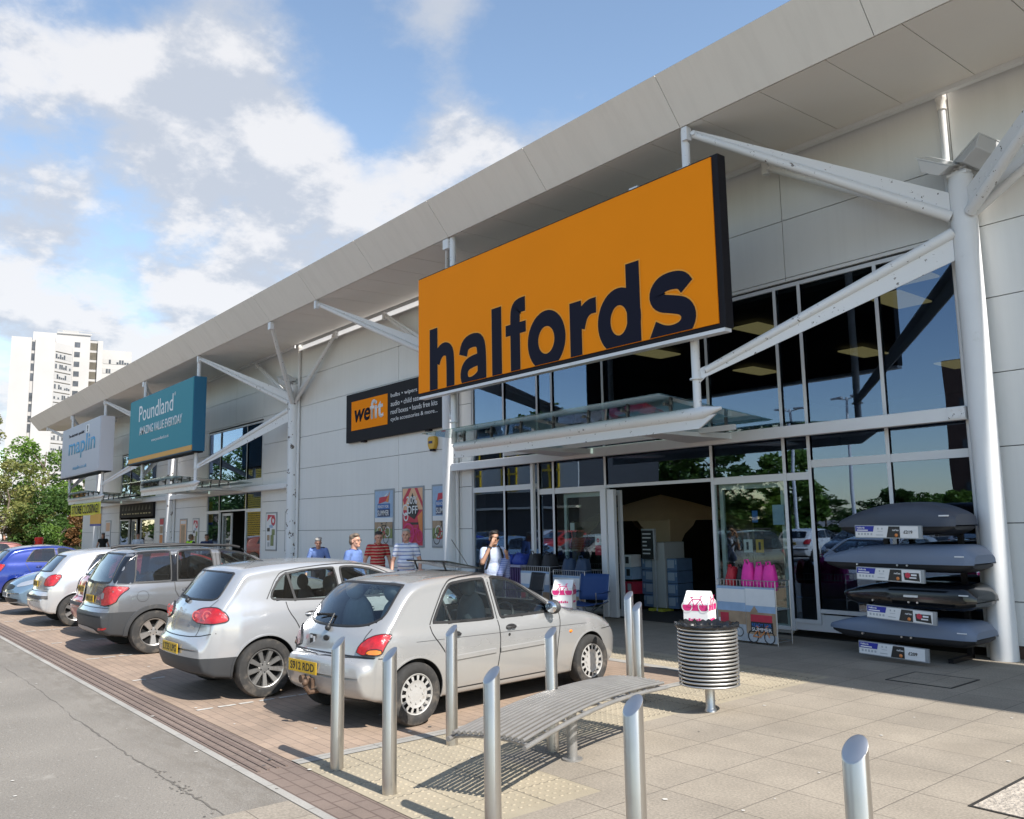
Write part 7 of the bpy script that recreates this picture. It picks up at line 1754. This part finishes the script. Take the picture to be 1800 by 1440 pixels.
    for (el, wr), sx in zip(arms, (1, -1)):
        sh = V((sx * .175, 0, 1.41)); el = V(el); wr = V(wr)
        if sleeve <= 1: cap(s, sh, .069, sh.lerp(el, .25 + sleeve * .6), .060)
        else: cap(s, sh, .066, el, .055); cap(s, el, .055, el.lerp(wr, .9), .042)
    remeshed('shirt', s, shirt, t, .011)
    q = MB(); q.ball((0, -.005, .93), 1, 18, 0, (.155 + g, .115 + g, .12))
    for hip, kn, an in legs: cap(q, hip, .098, kn, .072); cap(q, kn, .072, an + V((0, 0, .01)), .058)
    remeshed('trousers', q, trousers, t, .012)
    for hip, kn, an in legs:
        z0 = an.z - .085
        f = MB(); cap(f, an + V((0, -.03, -.035)), .042, an + V((0, .14, -.05)), .034); remeshed('shoe', f, mat('shoe_dark', (.03, .025, .022), .5), t, .011)
    if extra: extra(t, T, arms)
    return t
cloth = lambda n, c: mat('cloth_' + n, c, .85, var=.12, vscale=8, bump=1.0, bscale=11)
grey_h = mat('hair_grey', (.33, .31, .28), .7, var=.3, vscale=60); dark_h = mat('hair_dark', (.018, .014, .012), .5, var=.3, vscale=60); brown_h = mat('hair_greying', (.15, .115, .085), .6, var=.5, vscale=50)
RED = stripe_mat('red_stripes', (.40, .018, .022), (.50, .36, .25), .062, .30); WHS = stripe_mat('white_blue_stripes', (.62, .66, .74), (.14, .20, .40), .070, .26)
def rzto(dx, dy): return atan2(-dx, dy)
def collar(m):
    def f(t, T, arms):
        mb = MB(); 
        mb.tube([(.068 * cos(a), .008 + .066 * sin(a), 1.475 - .012 * sin(a)) for a in np.linspace(pi / 2 + .35, 5 * pi / 2 - .35, 20)], .014, 8); mb.build('collar', m, t, smooth=60)
    return f
person('man in a white polo shirt with thin blue stripes before the red poster', (-13.35, 8.41, 0), rzto(.75, -.66), 1.64, WHS, cloth('trousers_black', (.02, .02, .022)), 'short', grey_h, belly=.035, extra=collar(cloth('collar_white', (.6, .63, .7))))
person('man in a red and tan striped polo shirt looking down', (-14.57, 8.52, 0), rzto(.95, -.30), 1.61, RED, cloth('trousers_grey', (.1, .1, .11)), 'short', dark_h, head=(0, .10), extra=collar(cloth('collar_red', (.36, .02, .025))))
def specs(t, T, arms):
    mb = MB()
    for sx in (-1, 1): mb.tube([T @ (Vector((sx * .032, .096, .012)) + Vector((.024 * cos(a), 0, .018 * sin(a)))) for a in np.linspace(0, 2 * pi, 16, endpoint=False)], .0022, 5, closed=True); mb.tube([T @ Vector((sx * .056, .094, .016)), T @ Vector((sx * .083, -.01, .012))], .0022, 5)
    mb.build('glasses', trim, t); collar(cloth('collar_blue', (.05, .08, .2)))(t, T, arms)
person('man with greying swept hair and glasses in a blue shirt walking right', (-12.18, 6.68, 0), rzto(.8, .45), 1.58, cloth('blue_shirt', (.11, .18, .40)), cloth('jeans', (.05, .07, .13)), 'full', brown_h, extra=specs, sleeve=1.5)
def vest(t, T, arms):
    s = MB(); s.ball((0, -.012, 1.28), 1, 18, 0, (.186, .128, .21)); s.ball((0, -.005, 1.08), 1, 18, 0, (.178, .138, .17)); 
    for sx in (-1, 1): cap(s, Vector((sx * .06, -.01, 1.43)), .066, Vector((sx * .125, -.01, 1.42)), .070)
    o = remeshed('waistcoat', s, cloth('waistcoat_navy', (.015, .018, .035)), t, .012)
    bm = bmesh.new(); bm.from_mesh(o.data); bmesh.ops.delete(bm, geom=[f for f in bm.faces if f.calc_center_median().y > .02 and abs(f.calc_center_median().x) < .075 * (1.6 if f.calc_center_median().z > 1.3 else 1)], context='FACES'); bm.to_mesh(o.data); bm.free()
person('grey haired woman in a blue shirt and dark waistcoat bowing her head', (-16.72, 8.33, 0), rzto(.8, -.5), 1.50, cloth('pale_blue_shirt', (.16, .25, .52)), cloth('skirt_dark', (.03, .03, .045)), 'full', grey_h, head=(.2, .17), sleeve=1.5, extra=vest)
def phone_kit(t, T, arms):
    mb = MB()
    for sx in (-1, 1): mb.ball((0, 0, 0), 1, 12, 0, (.030, .008, .020)); k = len(mb.v); 
    mb = MB()
    for sx in (-1, 1):
        q = MB().ball((0, 0, 0), 1, 12, 0, (.030, .007, .021)); q.v = [tuple(T @ (Vector(v) + Vector((sx * .032, .094, .012)))) for v in q.v]; mb.add(q.v, q.f); mb.tube([T @ Vector((sx * .058, .090, .018)), T @ Vector((sx * .084, -.01, .014))], .003, 5)
    mb.build('sunglasses', mat('sunglass_black', (.005, .005, .005), .08), t, smooth=60)
    bp = MB(); bp.ball((0, -.20, 1.20), 1, 18, 0, (.16, .10, .23)); cap(bp, Vector((-.08, -.22, 1.05)), .09, Vector((.08, -.22, 1.05)), .09); remeshed('rucksack', bp, cloth('rucksack_black', (.012, .012, .014)), t, .012)
    st = MB()
    for sx in (-1, 1): st.tube([(sx * .10, -.12, 1.42), (sx * .11, -.02, 1.487), (sx * .115, .085, 1.42), (sx * .135, .125, 1.28), (sx * .16, .06, 1.12), (sx * .13, -.10, 1.06)], .018, 8)
    st.build('rucksack_strap', cloth('rucksack_black', (0, 0, 0)), t, smooth=60)
    ph = MB().box((-.036, -.006, -.07), (.036, .006, .07), T=Matrix.Translation((.085, .10, 1.60)) @ Matrix.Rotation(.9, 4, 'Z') @ Matrix.Rotation(.3, 4, 'Y')); ph.build('phone', mat('phone_black', (.01, .01, .012), .15), t, bevel=.006)
    jk = MB(); cap(jk, Vector((-.20, .10, 1.28)), .075, Vector((-.05, .16, 1.02)), .06); cap(jk, Vector((-.2, .08, 1.2)), .08, Vector((-.24, .06, .98)), .05); remeshed('carried_shirt', jk, stripe_mat('check_blue', (.14, .19, .40), (.30, .34, .52), .03, .4), t, .012)
    wr = Vector(arms[0][1]); el = Vector(arms[0][0]); d = (wr - el).normalized(); c = wr - d * .03
    w = MB().cone(c - d * .012, c + d * .012, .036, .036, 16); w.build('wrist_watch', trim, t, smooth=40)
person('man in sunglasses holding a phone to his face, wearing a rucksack', (-10.52, 8.22, 0), rzto(.9, -.15), 1.60, cloth('pale_shirt', (.42, .48, .62)), cloth('trousers_navy', (.03, .035, .06)), 'full', dark_h, sk=skin2, head=(-.15, .03), arms=(((.27, .12, 1.22), (.125, .155, 1.50)), ((-.28, .03, 1.16), (-.16, .20, 1.32))), sleeve=.6, voxel=.008, extra=phone_kit)
def hivis(t, T, arms):
    s = MB(); s.ball((0, 0, 1.28), 1, 16, 0, (.20, .145, .21)); s.ball((0, 0, 1.08), 1, 16, 0, (.19, .15, .17)); cap(s, Vector((-.13, 0, 1.415)), .082, Vector((.13, 0, 1.415)), .082)
    remeshed('safety_vest', s, stripe_mat('hi_vis', (.42, .75, .02), (.6, .62, .62), .26, .16), t, .014)
person('dark haired man in a lime safety vest by the second shop doors', (-30.75, 10.33, 0), 0.4, 1.52, cloth('tee_navy', (.03, .03, .05)), cloth('trousers_black', (0, 0, 0)), 'short', brown_h, sk=skin2, voxel=.014, extra=hivis)
person('dark haired person in a dark blue top right of the lime safety vest', (-30.3, 10.75, 0), rzto(.9, -.3), 1.51, cloth('top_navy', (.02, .035, .10)), cloth('jeans', (0, 0, 0)), 'full', dark_h, sk=skin2, voxel=.014)
person('dark bearded man in a pale shirt at the farthest shop doors', (-37.4, 10.4, 0), rzto(.9, -.3), 1.57, cloth('shirt_white', (.45, .5, .58)), cloth('jeans', (0, 0, 0)), 'short', dark_h, sk=skin2, voxel=.014)
person('long haired woman in a black vest top by the pale notice poster', (-43.0, 10.4, 0), rzto(.9, -.4), 1.58, cloth('top_black', (.012, .012, .012)), cloth('trousers_black', (0, 0, 0)), 'full', dark_h, voxel=.014, sleeve=.0, long_hair=True)
person('red haired person in black at the left edge before the shrubs', (-62.0, 9.2, 0), rzto(.9, -.4), 1.46, cloth('top_black', (0, 0, 0)), cloth('trousers_black', (0, 0, 0)), 'full', mat('hair_red', (.28, .09, .03), .6), voxel=.016, sleeve=1.5)
pr_ = thing('pushchair', 'pushchair with a dark red hood between the woman and the man in blue', 'pushchair', (-15.45, 8.2, 0), rzto(.8, -.5))
hd = MB(); n = 12; vs = []
for i in range(9):
    a = pi * (.12 + .60 * i / 8)
    for j in range(n + 1): b_ = pi * j / n; vs.append((.24 * cos(b_), -.26 * cos(a) * (.35 + .65 * sin(b_)), .60 + .32 * sin(a) * (.25 + .75 * sin(b_))))
hd.add(vs, [(i * (n + 1) + j, i * (n + 1) + j + 1, (i + 1) * (n + 1) + j + 1, (i + 1) * (n + 1) + j) for i in range(8) for j in range(n)]); hd.build('hood', cloth('hood_maroon', (.07, .012, .018)), pr_, smooth=60)
MB().box((-.2, -.18, .36), (.2, .26, .44)).box((-.2, -.26, .40), (.2, -.19, .80)).build('seat', cloth('seat_black', (.02, .02, .02)), pr_, bevel=.03)
fr = MB()
for sx in (-.23, .23): fr.tube([(sx, .36, .11), (sx, .0, .42), (sx, -.42, .98)], .012, 8).tube([(sx, -.32, .13), (sx, .05, .46)], .012, 8)
fr.tube([(-.23, -.42, .98), (.23, -.42, .98)], .016, 8); fr.build('frame', rm, pr_, smooth=50)
for sx in (-.25, .25):
    for yy, r in ((.36, .1), (-.32, .13)): MB().tube([(sx, yy + r * cos(a), r + r * .92 * sin(a)) for a in np.linspace(0, 2 * pi, 24, endpoint=False)], .016, 8, closed=True).cone((sx - .01, yy, r), (sx + .01, yy, r), r * .85, n=20).build('wheel', rubber, pr_, smooth=50)

# ------------------------------------------------------------------ trees and shrubs
def leaf_mat(name, c, c2):
    m = bpy.data.materials.new(name); m.use_nodes = True; _mats[name] = m
    nt = m.node_tree; L = nt.links.new; nt.nodes.clear(); o = N(nt, 'ShaderNodeOutputMaterial')
    d = N(nt, 'ShaderNodeBsdfPrincipled'); d.inputs['Roughness'].default_value = .5; d.inputs['Specular IOR Level'].default_value = .35
    t = N(nt, 'ShaderNodeBsdfTranslucent'); mx = N(nt, 'ShaderNodeMixShader', i_0=.3)
    tc = N(nt, 'ShaderNodeTexCoord'); n = N(nt, 'ShaderNodeTexNoise'); n.inputs['Scale'].default_value = 1.1; n.inputs['Detail'].default_value = 6; n.inputs['Roughness'].default_value = .7; L(tc.outputs['Object'], n.inputs['Vector'])
    r = N(nt, 'ShaderNodeMapRange'); r.inputs['From Min'].default_value = .35; r.inputs['From Max'].default_value = .65; L(n.outputs[0], r.inputs['Value'])
    k = N(nt, 'ShaderNodeMix', data_type='RGBA'); k.inputs[6].default_value = (*c, 1); k.inputs[7].default_value = (*c2, 1); L(r.outputs[0], k.inputs[0])
    L(k.outputs[2], d.inputs['Base Color']); L(k.outputs[2], t.inputs['Color']); L(d.outputs[0], mx.inputs[1]); L(t.outputs[0], mx.inputs[2]); L(mx.outputs[0], o.inputs[0])
    return m
lf_olive = leaf_mat('leaf_olive', (.15, .16, .05), (.24, .23, .085)); lf_green = leaf_mat('leaf_green', (.085, .175, .028), (.17, .26, .045)); lf_dark = leaf_mat('leaf_dark', (.045, .10, .022), (.10, .17, .04)); lf_rust = leaf_mat('leaf_rust', (.20, .09, .035), (.14, .09, .03)); lf_straw = leaf_mat('leaf_straw', (.27, .25, .08), (.16, .20, .055))
bark = mat('bark', (.14, .11, .085), .9, var=.3, vscale=6)
def leaves(mb, c, r, n, size, rr, flat=1.0):
    for i in range(n):
        while True:
            p = Vector((rr.uniform(-1, 1), rr.uniform(-1, 1), rr.uniform(-1, 1)))
            if p.length < 1: break
        p = p.normalized() * (p.length ** .55); q = Vector((c[0] + p.x * r, c[1] + p.y * r, c[2] + p.z * r * flat))
        a = Vector((rr.gauss(0, 1), rr.gauss(0, 1), rr.gauss(0, .6))).normalized(); b = a.cross(Vector((rr.gauss(0, 1), rr.gauss(0, 1), rr.gauss(0, 1)))).normalized(); s = size * rr.uniform(.6, 1.3)
        mb.v += [tuple(q - a * s), tuple(q + b * s * .45), tuple(q + a * s), tuple(q - b * s * .45)]; k = len(mb.v); mb.f.append([k - 4, k - 3, k - 2, k - 1]); mb.m.append(0)
def tree(label, x, y, H, R, leafm, seed, n=6500, size=.14, trunk_h=.25, name='tree', group=None, sparse=1.0, cat='tree'):
    rr = random.Random(seed); t = thing(name, label, cat, (x, y, 0), 0, group); tr = MB()
    tr.tube([(0, 0, -.1), (rr.uniform(-.1, .1), rr.uniform(-.1, .1), H * .3), (rr.uniform(-.3, .3), rr.uniform(-.3, .3), H * .62), (rr.uniform(-.4, .4), rr.uniform(-.4, .4), H * .9)], [H * .018, H * .014, H * .009, H * .003], 8)
    cl = []; N_ = 46
    for i in range(N_):
        a = rr.uniform(0, 2 * pi); h = rr.uniform(trunk_h, .97); w = R * (.35 + .75 * sin(pi * min(1, max(0, (h - trunk_h * .6) / (1.08 - trunk_h * .6)))) ** .7) * rr.uniform(.35, 1.05)
        c = Vector((w * cos(a), w * sin(a), H * h)); cl.append(c)
        if i % 2 == 0: s = Vector((0, 0, H * max(.15, h - .22))); tr.tube([s, s.lerp(c, .5) + Vector((0, 0, .1)), c], [H * .006, H * .004, .01], 5)
    tr.build('trunk', bark, t, smooth=60); lv = MB()
    for c in cl: leaves(lv, c, R * rr.uniform(.20, .40), int(n / N_ * sparse * 1.5), size, rr, .75)
    me = bpy.data.meshes.new('crown'); me.from_pydata(lv.v, [], lv.f); me.materials.append(leafm); o = bpy.data.objects.new('crown', me); col.objects.link(o); o.parent = t; return t
TG = 'trees and shrubs beyond the end of the terrace'
tree('tall olive leaved tree with sky showing through at the left edge', -69.5, 6.0, 12.6, 3.4, lf_olive, 3, 5200, .17, .12, group=TG, sparse=.8)
tree('second olive leaved tree behind the tall one at the left edge', -78, 3.5, 12.0, 4.2, lf_olive, 5, 6500, .19, .10, group=TG)
tree('bright green tree in the middle of the shrubbery left of the terrace', -72.0, 13.2, 8.6, 2.9, lf_green, 7, 7500, .15, .08, group=TG)
tree('bright green tree just left of the grey end sign', -71.0, 16.6, 9.4, 2.9, lf_green, 9, 7500, .15, .06, group=TG)
tree('darker green tree behind the terrace end wall', -76, 20.0, 8.6, 3.4, lf_dark, 11, 6500, .17, .05, group=TG)
tree('pale flecked green tree at the lower left of the shrubbery', -66.5, 9.8, 6.4, 2.6, lf_straw, 13, 6500, .13, .04, group=TG)
tree('dark green bush low in the middle of the shrubbery', -65.5, 12.4, 4.6, 2.2, lf_dark, 15, 5500, .13, .03, 'bush', TG, cat='bush')
tree('rust coloured bush beside the terrace end wall', -58.6, 12.75, 2.7, .75, lf_rust, 17, 3000, .09, .03, 'bush', TG, cat='bush')
tree('small green bush beside the rust coloured bush', -60.0, 11.9, 2.2, 1.0, lf_green, 19, 2600, .09, .03, 'bush', TG, cat='bush')
# low straggling ground cover before the bushes
gc = MB(); rr = random.Random(23)
for i in range(260): 
    X = rr.uniform(-66, -53); Yy = rr.uniform(9.0, 13.5); leaves(gc, (X, Yy, .30 + .25 * rr.random()), .5, 46, .085, rr, .7)
me = bpy.data.meshes.new('ground_cover'); me.from_pydata(gc.v, [], gc.f); me.materials.append(lf_straw); o = bpy.data.objects.new('ground_cover', me); col.objects.link(o); tag(o, 'low straw and green ground cover planting before the trees', 'ground cover', kind='stuff')
sheet('planting_bed', -90, 8.6, -51.2, 60, .006, mat('soil', (.10, .08, .055), .95, var=.3, vscale=2))
lb = thing('litter_bin', 'bright red litter bin among the ground cover at the left', 'litter bin', (-52.0, 9.35, 0))
lb.scale = (.72, .72, .96)
pbm = mat('bin_red', (.62, .02, .015), .35)
MB().lathe([(.26, 0), (.27, .9), (.285, 1.0), (.30, 1.35), (.305, 1.42), (.25, 1.47), (.0, 1.48)], 24).build('case', pbm, lb, smooth=35); MB().box((-.14, -.30, 1.12), (.14, -.25, 1.24)).build('opening', trim, lb)

# ------------------------------------------------------------------ tower block far behind
tw = thing('tower_block', 'white tower block with dark window strips rising beyond the trees', 'tower block', (-275.1, 39.4, 0), atan2(.7735, .6336) + radians(27))
tw.scale = (.90, 1, 1)
twm = mat('tower_render', (.43, .415, .40), .8, var=.05, vscale=.15); twd = mat('tower_glass', (.07, .075, .085), .25, var=.5, vscale=.6); twy = mat('tower_stair', (.10, .085, .06), .6, var=.4, vscale=.5); twb = mat('tower_band', (.40, .39, .375), .8)
def tpart(mb, nm, m): return mb.build(nm, m, tw)
MB_ = MB().box((0, 0, 0), (5.7, 14, 58)).box((6.75, 0, 0), (12.4, 14, 58.6)).box((5.7, .8, 0), (6.75, 14, 57.5)); tpart(MB_, 'wall', twm)
rr = random.Random(4); st = MB()
for k in range(18):
    z = 3 + 3.02 * k
    if rr.random() < .85: st.box((5.75, .74, z), (6.7, .8, z + rr.uniform(1.6, 2.7)))
tpart(st, 'window_strip', twd)
tpart(MB().prism([(0, 0), (5.1, 4.4), (5.1, 12), (0, 12)], Matrix.Translation((12.4, .02, 0)), 57.2), 'wall', twm)
dn = Vector((5.1, 4.4, 0)).normalized(); nn = Vector((4.4, -5.1, 0)).normalized()
for k in range(17):
    z = 4.0 + 3.02 * k; w = MB(); b0 = Vector((12.4, .02, 0)) + dn * .25 + nn * .04
    wd = MB()
    b1 = b0 + dn * 6.1
    for a, b, zz, h, mm in ((0, 6.1, z, 1.5, 0),):
        p, q = b0 + dn * a, b0 + dn * b; wd.quad(p + Vector((0, 0, zz)), q + Vector((0, 0, zz)), q + Vector((0, 0, zz + h)), p + Vector((0, 0, zz + h)))
    fr = tpart(wd, 'window', twb)
    pn = MB()
    for i in range(8):
        if rr.random() < .62: 
            p, q = b0 + nn * .05 + dn * (.12 + .75 * i), b0 + nn * .05 + dn * (.72 + .75 * i); hh_ = rr.choice((1.3, 1.3, .7, .5)); pn.quad(p + Vector((0, 0, z + .1)), q + Vector((0, 0, z + .1)), q + Vector((0, 0, z + .1 + hh_)), p + Vector((0, 0, z + .1 + hh_)))
    if pn.v: pn.build('pane', twd, fr)
    ln = MB(); p, q = b0 + nn * .06, b0 + nn * .06 + dn * 6.1; ln.quad(p + Vector((0, 0, z + 2.0)), q + Vector((0, 0, z + 2.0)), q + Vector((0, 0, z + 2.2)), p + Vector((0, 0, z + 2.2))); ln.build('sill', twy, fr)
tpart(MB().box((5.5, 8, 0), (22.6, 22, 61.5)).box((25.0, 8.4, 0), (26.6, 22, 60.2)).box((22.6, 9.6, 0), (25.0, 22, 60.5)), 'wall', twm)
for k in range(19): 
    z = 3.2 + 3.02 * k; tpart(MB().box((17.9, 7.93, z), (19.6, 8.0, z + 1.6)), 'window', twd)
sw = MB()
for k in range(19): sw.box((22.7, 9.5, 3 + 3.02 * k), (24.9, 9.6, 5.2 + 3.02 * k))
tpart(sw, 'stair_glazing', twy)
tpart(MB().box((12.5, 7.6, 61.5), (23, 7.75, 62.0)).box((12.5, 7.6, 62.4), (25.5, 7.7, 62.55)).box((14, 9, 61.5), (19, 15, 62.8)), 'parapet', twb)
tpart(MB().box((26.6, 14, 0), (36, 26, 58.5)), 'wall', twm)
for k in range(17):
    z = 5.8 + 3.02 * k; fr = tpart(MB().box((26.9, 13.9, z), (35.7, 13.98, z + 1.5)), 'window', twb); pn = MB()
    for i in range(10):
        if rr.random() < .6: pn.box((27.1 + .82 * i, 13.84, z + .1), (27.75 + .82 * i, 13.88, z + .1 + rr.choice((1.3, 1.3, .6))))
    pn.build('pane', twd, fr)

# ------------------------------------------------------------------ across the road, mirrored in the glass
ob = thing('building', 'black and white building with yellow window frames mirrored in the shop glass', 'building', (-56, -20, 0))
MB().box((-16, -4, 0), (16, 4, 9)).build('wall', mat('opp_dark', (.05, .05, .052), .7), ob)
MB().box((-16, 4.01, 3.9), (16, 4.1, 6.0)).box((-16, 4.01, 7.7), (16, 4.1, 8.6)).box((-16, 4.01, 2.7), (16, 4.3, 2.85)).build('white_band', mat('opp_white', (.6, .58, .52), .7), ob)
yw = mat('opp_yellow', (.65, .42, .02), .5)
for i in range(7):
    X = -14 + 4.4 * i; m_ = MB()
    for a in (0, .9, 1.8): m_.box((X + a, 4.1, 4.0), (X + a + .12, 4.2, 7.4))
    for z in (4.0, 5.2, 6.3, 7.3): m_.box((X, 4.12, z), (X + 1.92, 4.22, z + .14))
    m_.build('window_frame', yw, ob); MB().box((X + .1, 4.102, 4.05), (X + 1.8, 4.112, 7.35)).build('window_pane', twd, ob)
m_ = MB()
for k in range(34): m_.box((-16, 4.35, .4 + .25 * k), (-9, 4.5, .58 + .25 * k))
m_.build('yellow_slats', yw, ob)
yb = thing('building', 'yellow slatted building mirrored in the windows of the second shop', 'building', (-92, -20, 0))
MB().box((-4, -4, 0), (4, 4, 12)).build('wall', mat('opp_dark', (0, 0, 0)), yb); m_ = MB()
for k in range(46): m_.box((-4, 4.02, .4 + .25 * k), (4, 4.15, .58 + .25 * k))
m_.build('yellow_slats', yw, yb)
bb = thing('building', 'dark brick block with a chimney mirrored at the right of the shop glass', 'building', (-22, -46, 0))
MB().box((-5, -5, 0), (5, 5, 13)).box((-4.8, -1, 13), (-3.4, .4, 15)).build('wall', mat('opp_brick', (.11, .06, .045), .9, var=.2, vscale=3), bb)
for z in (3, 6, 9): MB().box((-4, 5.0, z), (4, 5.05, z + 1.2)).build('window', twd, bb)
for i, (X, Yy, H) in enumerate(((-47, -27, 8.5), (-42.5, -29, 8), (-38, -28, 7.5), (-34, -31, 6.5), (-29.5, -38, 3.6), (-26, -40, 3.4), (-60, -30, 12))):
    tree('leafy tree across the road seen only as a reflection in the shop glass', X, Yy, H, H * .36, lf_green if i % 2 else lf_dark, 40 + i, 2600, .28, .06, group='trees across the road mirrored in the shop glass')
rt = [o for o in bpy.data.objects if o.get('group') == 'trees across the road mirrored in the shop glass']
for i, (X, Yy) in enumerate(((-101, -19), (-106, -22), (-112, -24), (-122, -22), (-135, -25), (-146, -22), (-75, -26), *[(-8 - 5.2 * k, -62 - 3 * (k % 2)) for k in range(12)])): dup(rt[6 if i < 4 else i % 3], (X, Yy, 0), i * 1.1).scale = (1, 1, 1 if i < 6 else .5)
for i, (X, Yy) in enumerate(((-17.6, -9.8), (-21.0, -11))):
    lp = thing('lamp_post', ('tall white lamp post with twin heads mirrored above the roof boxes', 'second white lamp post mirrored left of the roof boxes')[i], 'lamp post', (X, Yy, 0)); MB().tube([(0, 0, 0), (0, 0, 6.6)], [.09, .05], 10).build('pole', white, lp, smooth=50)
    for s_ in (-1, 1): MB().tube([(0, 0, 6.5), (s_ * .5, 0, 6.6)], .025, 6).build('arm', white, lp); MB().box((s_ * .45 - .25, -.1, 6.58), (s_ * .45 + .25, .1, 6.66)).build('lamp_head', lampg, lp, bevel=.02)
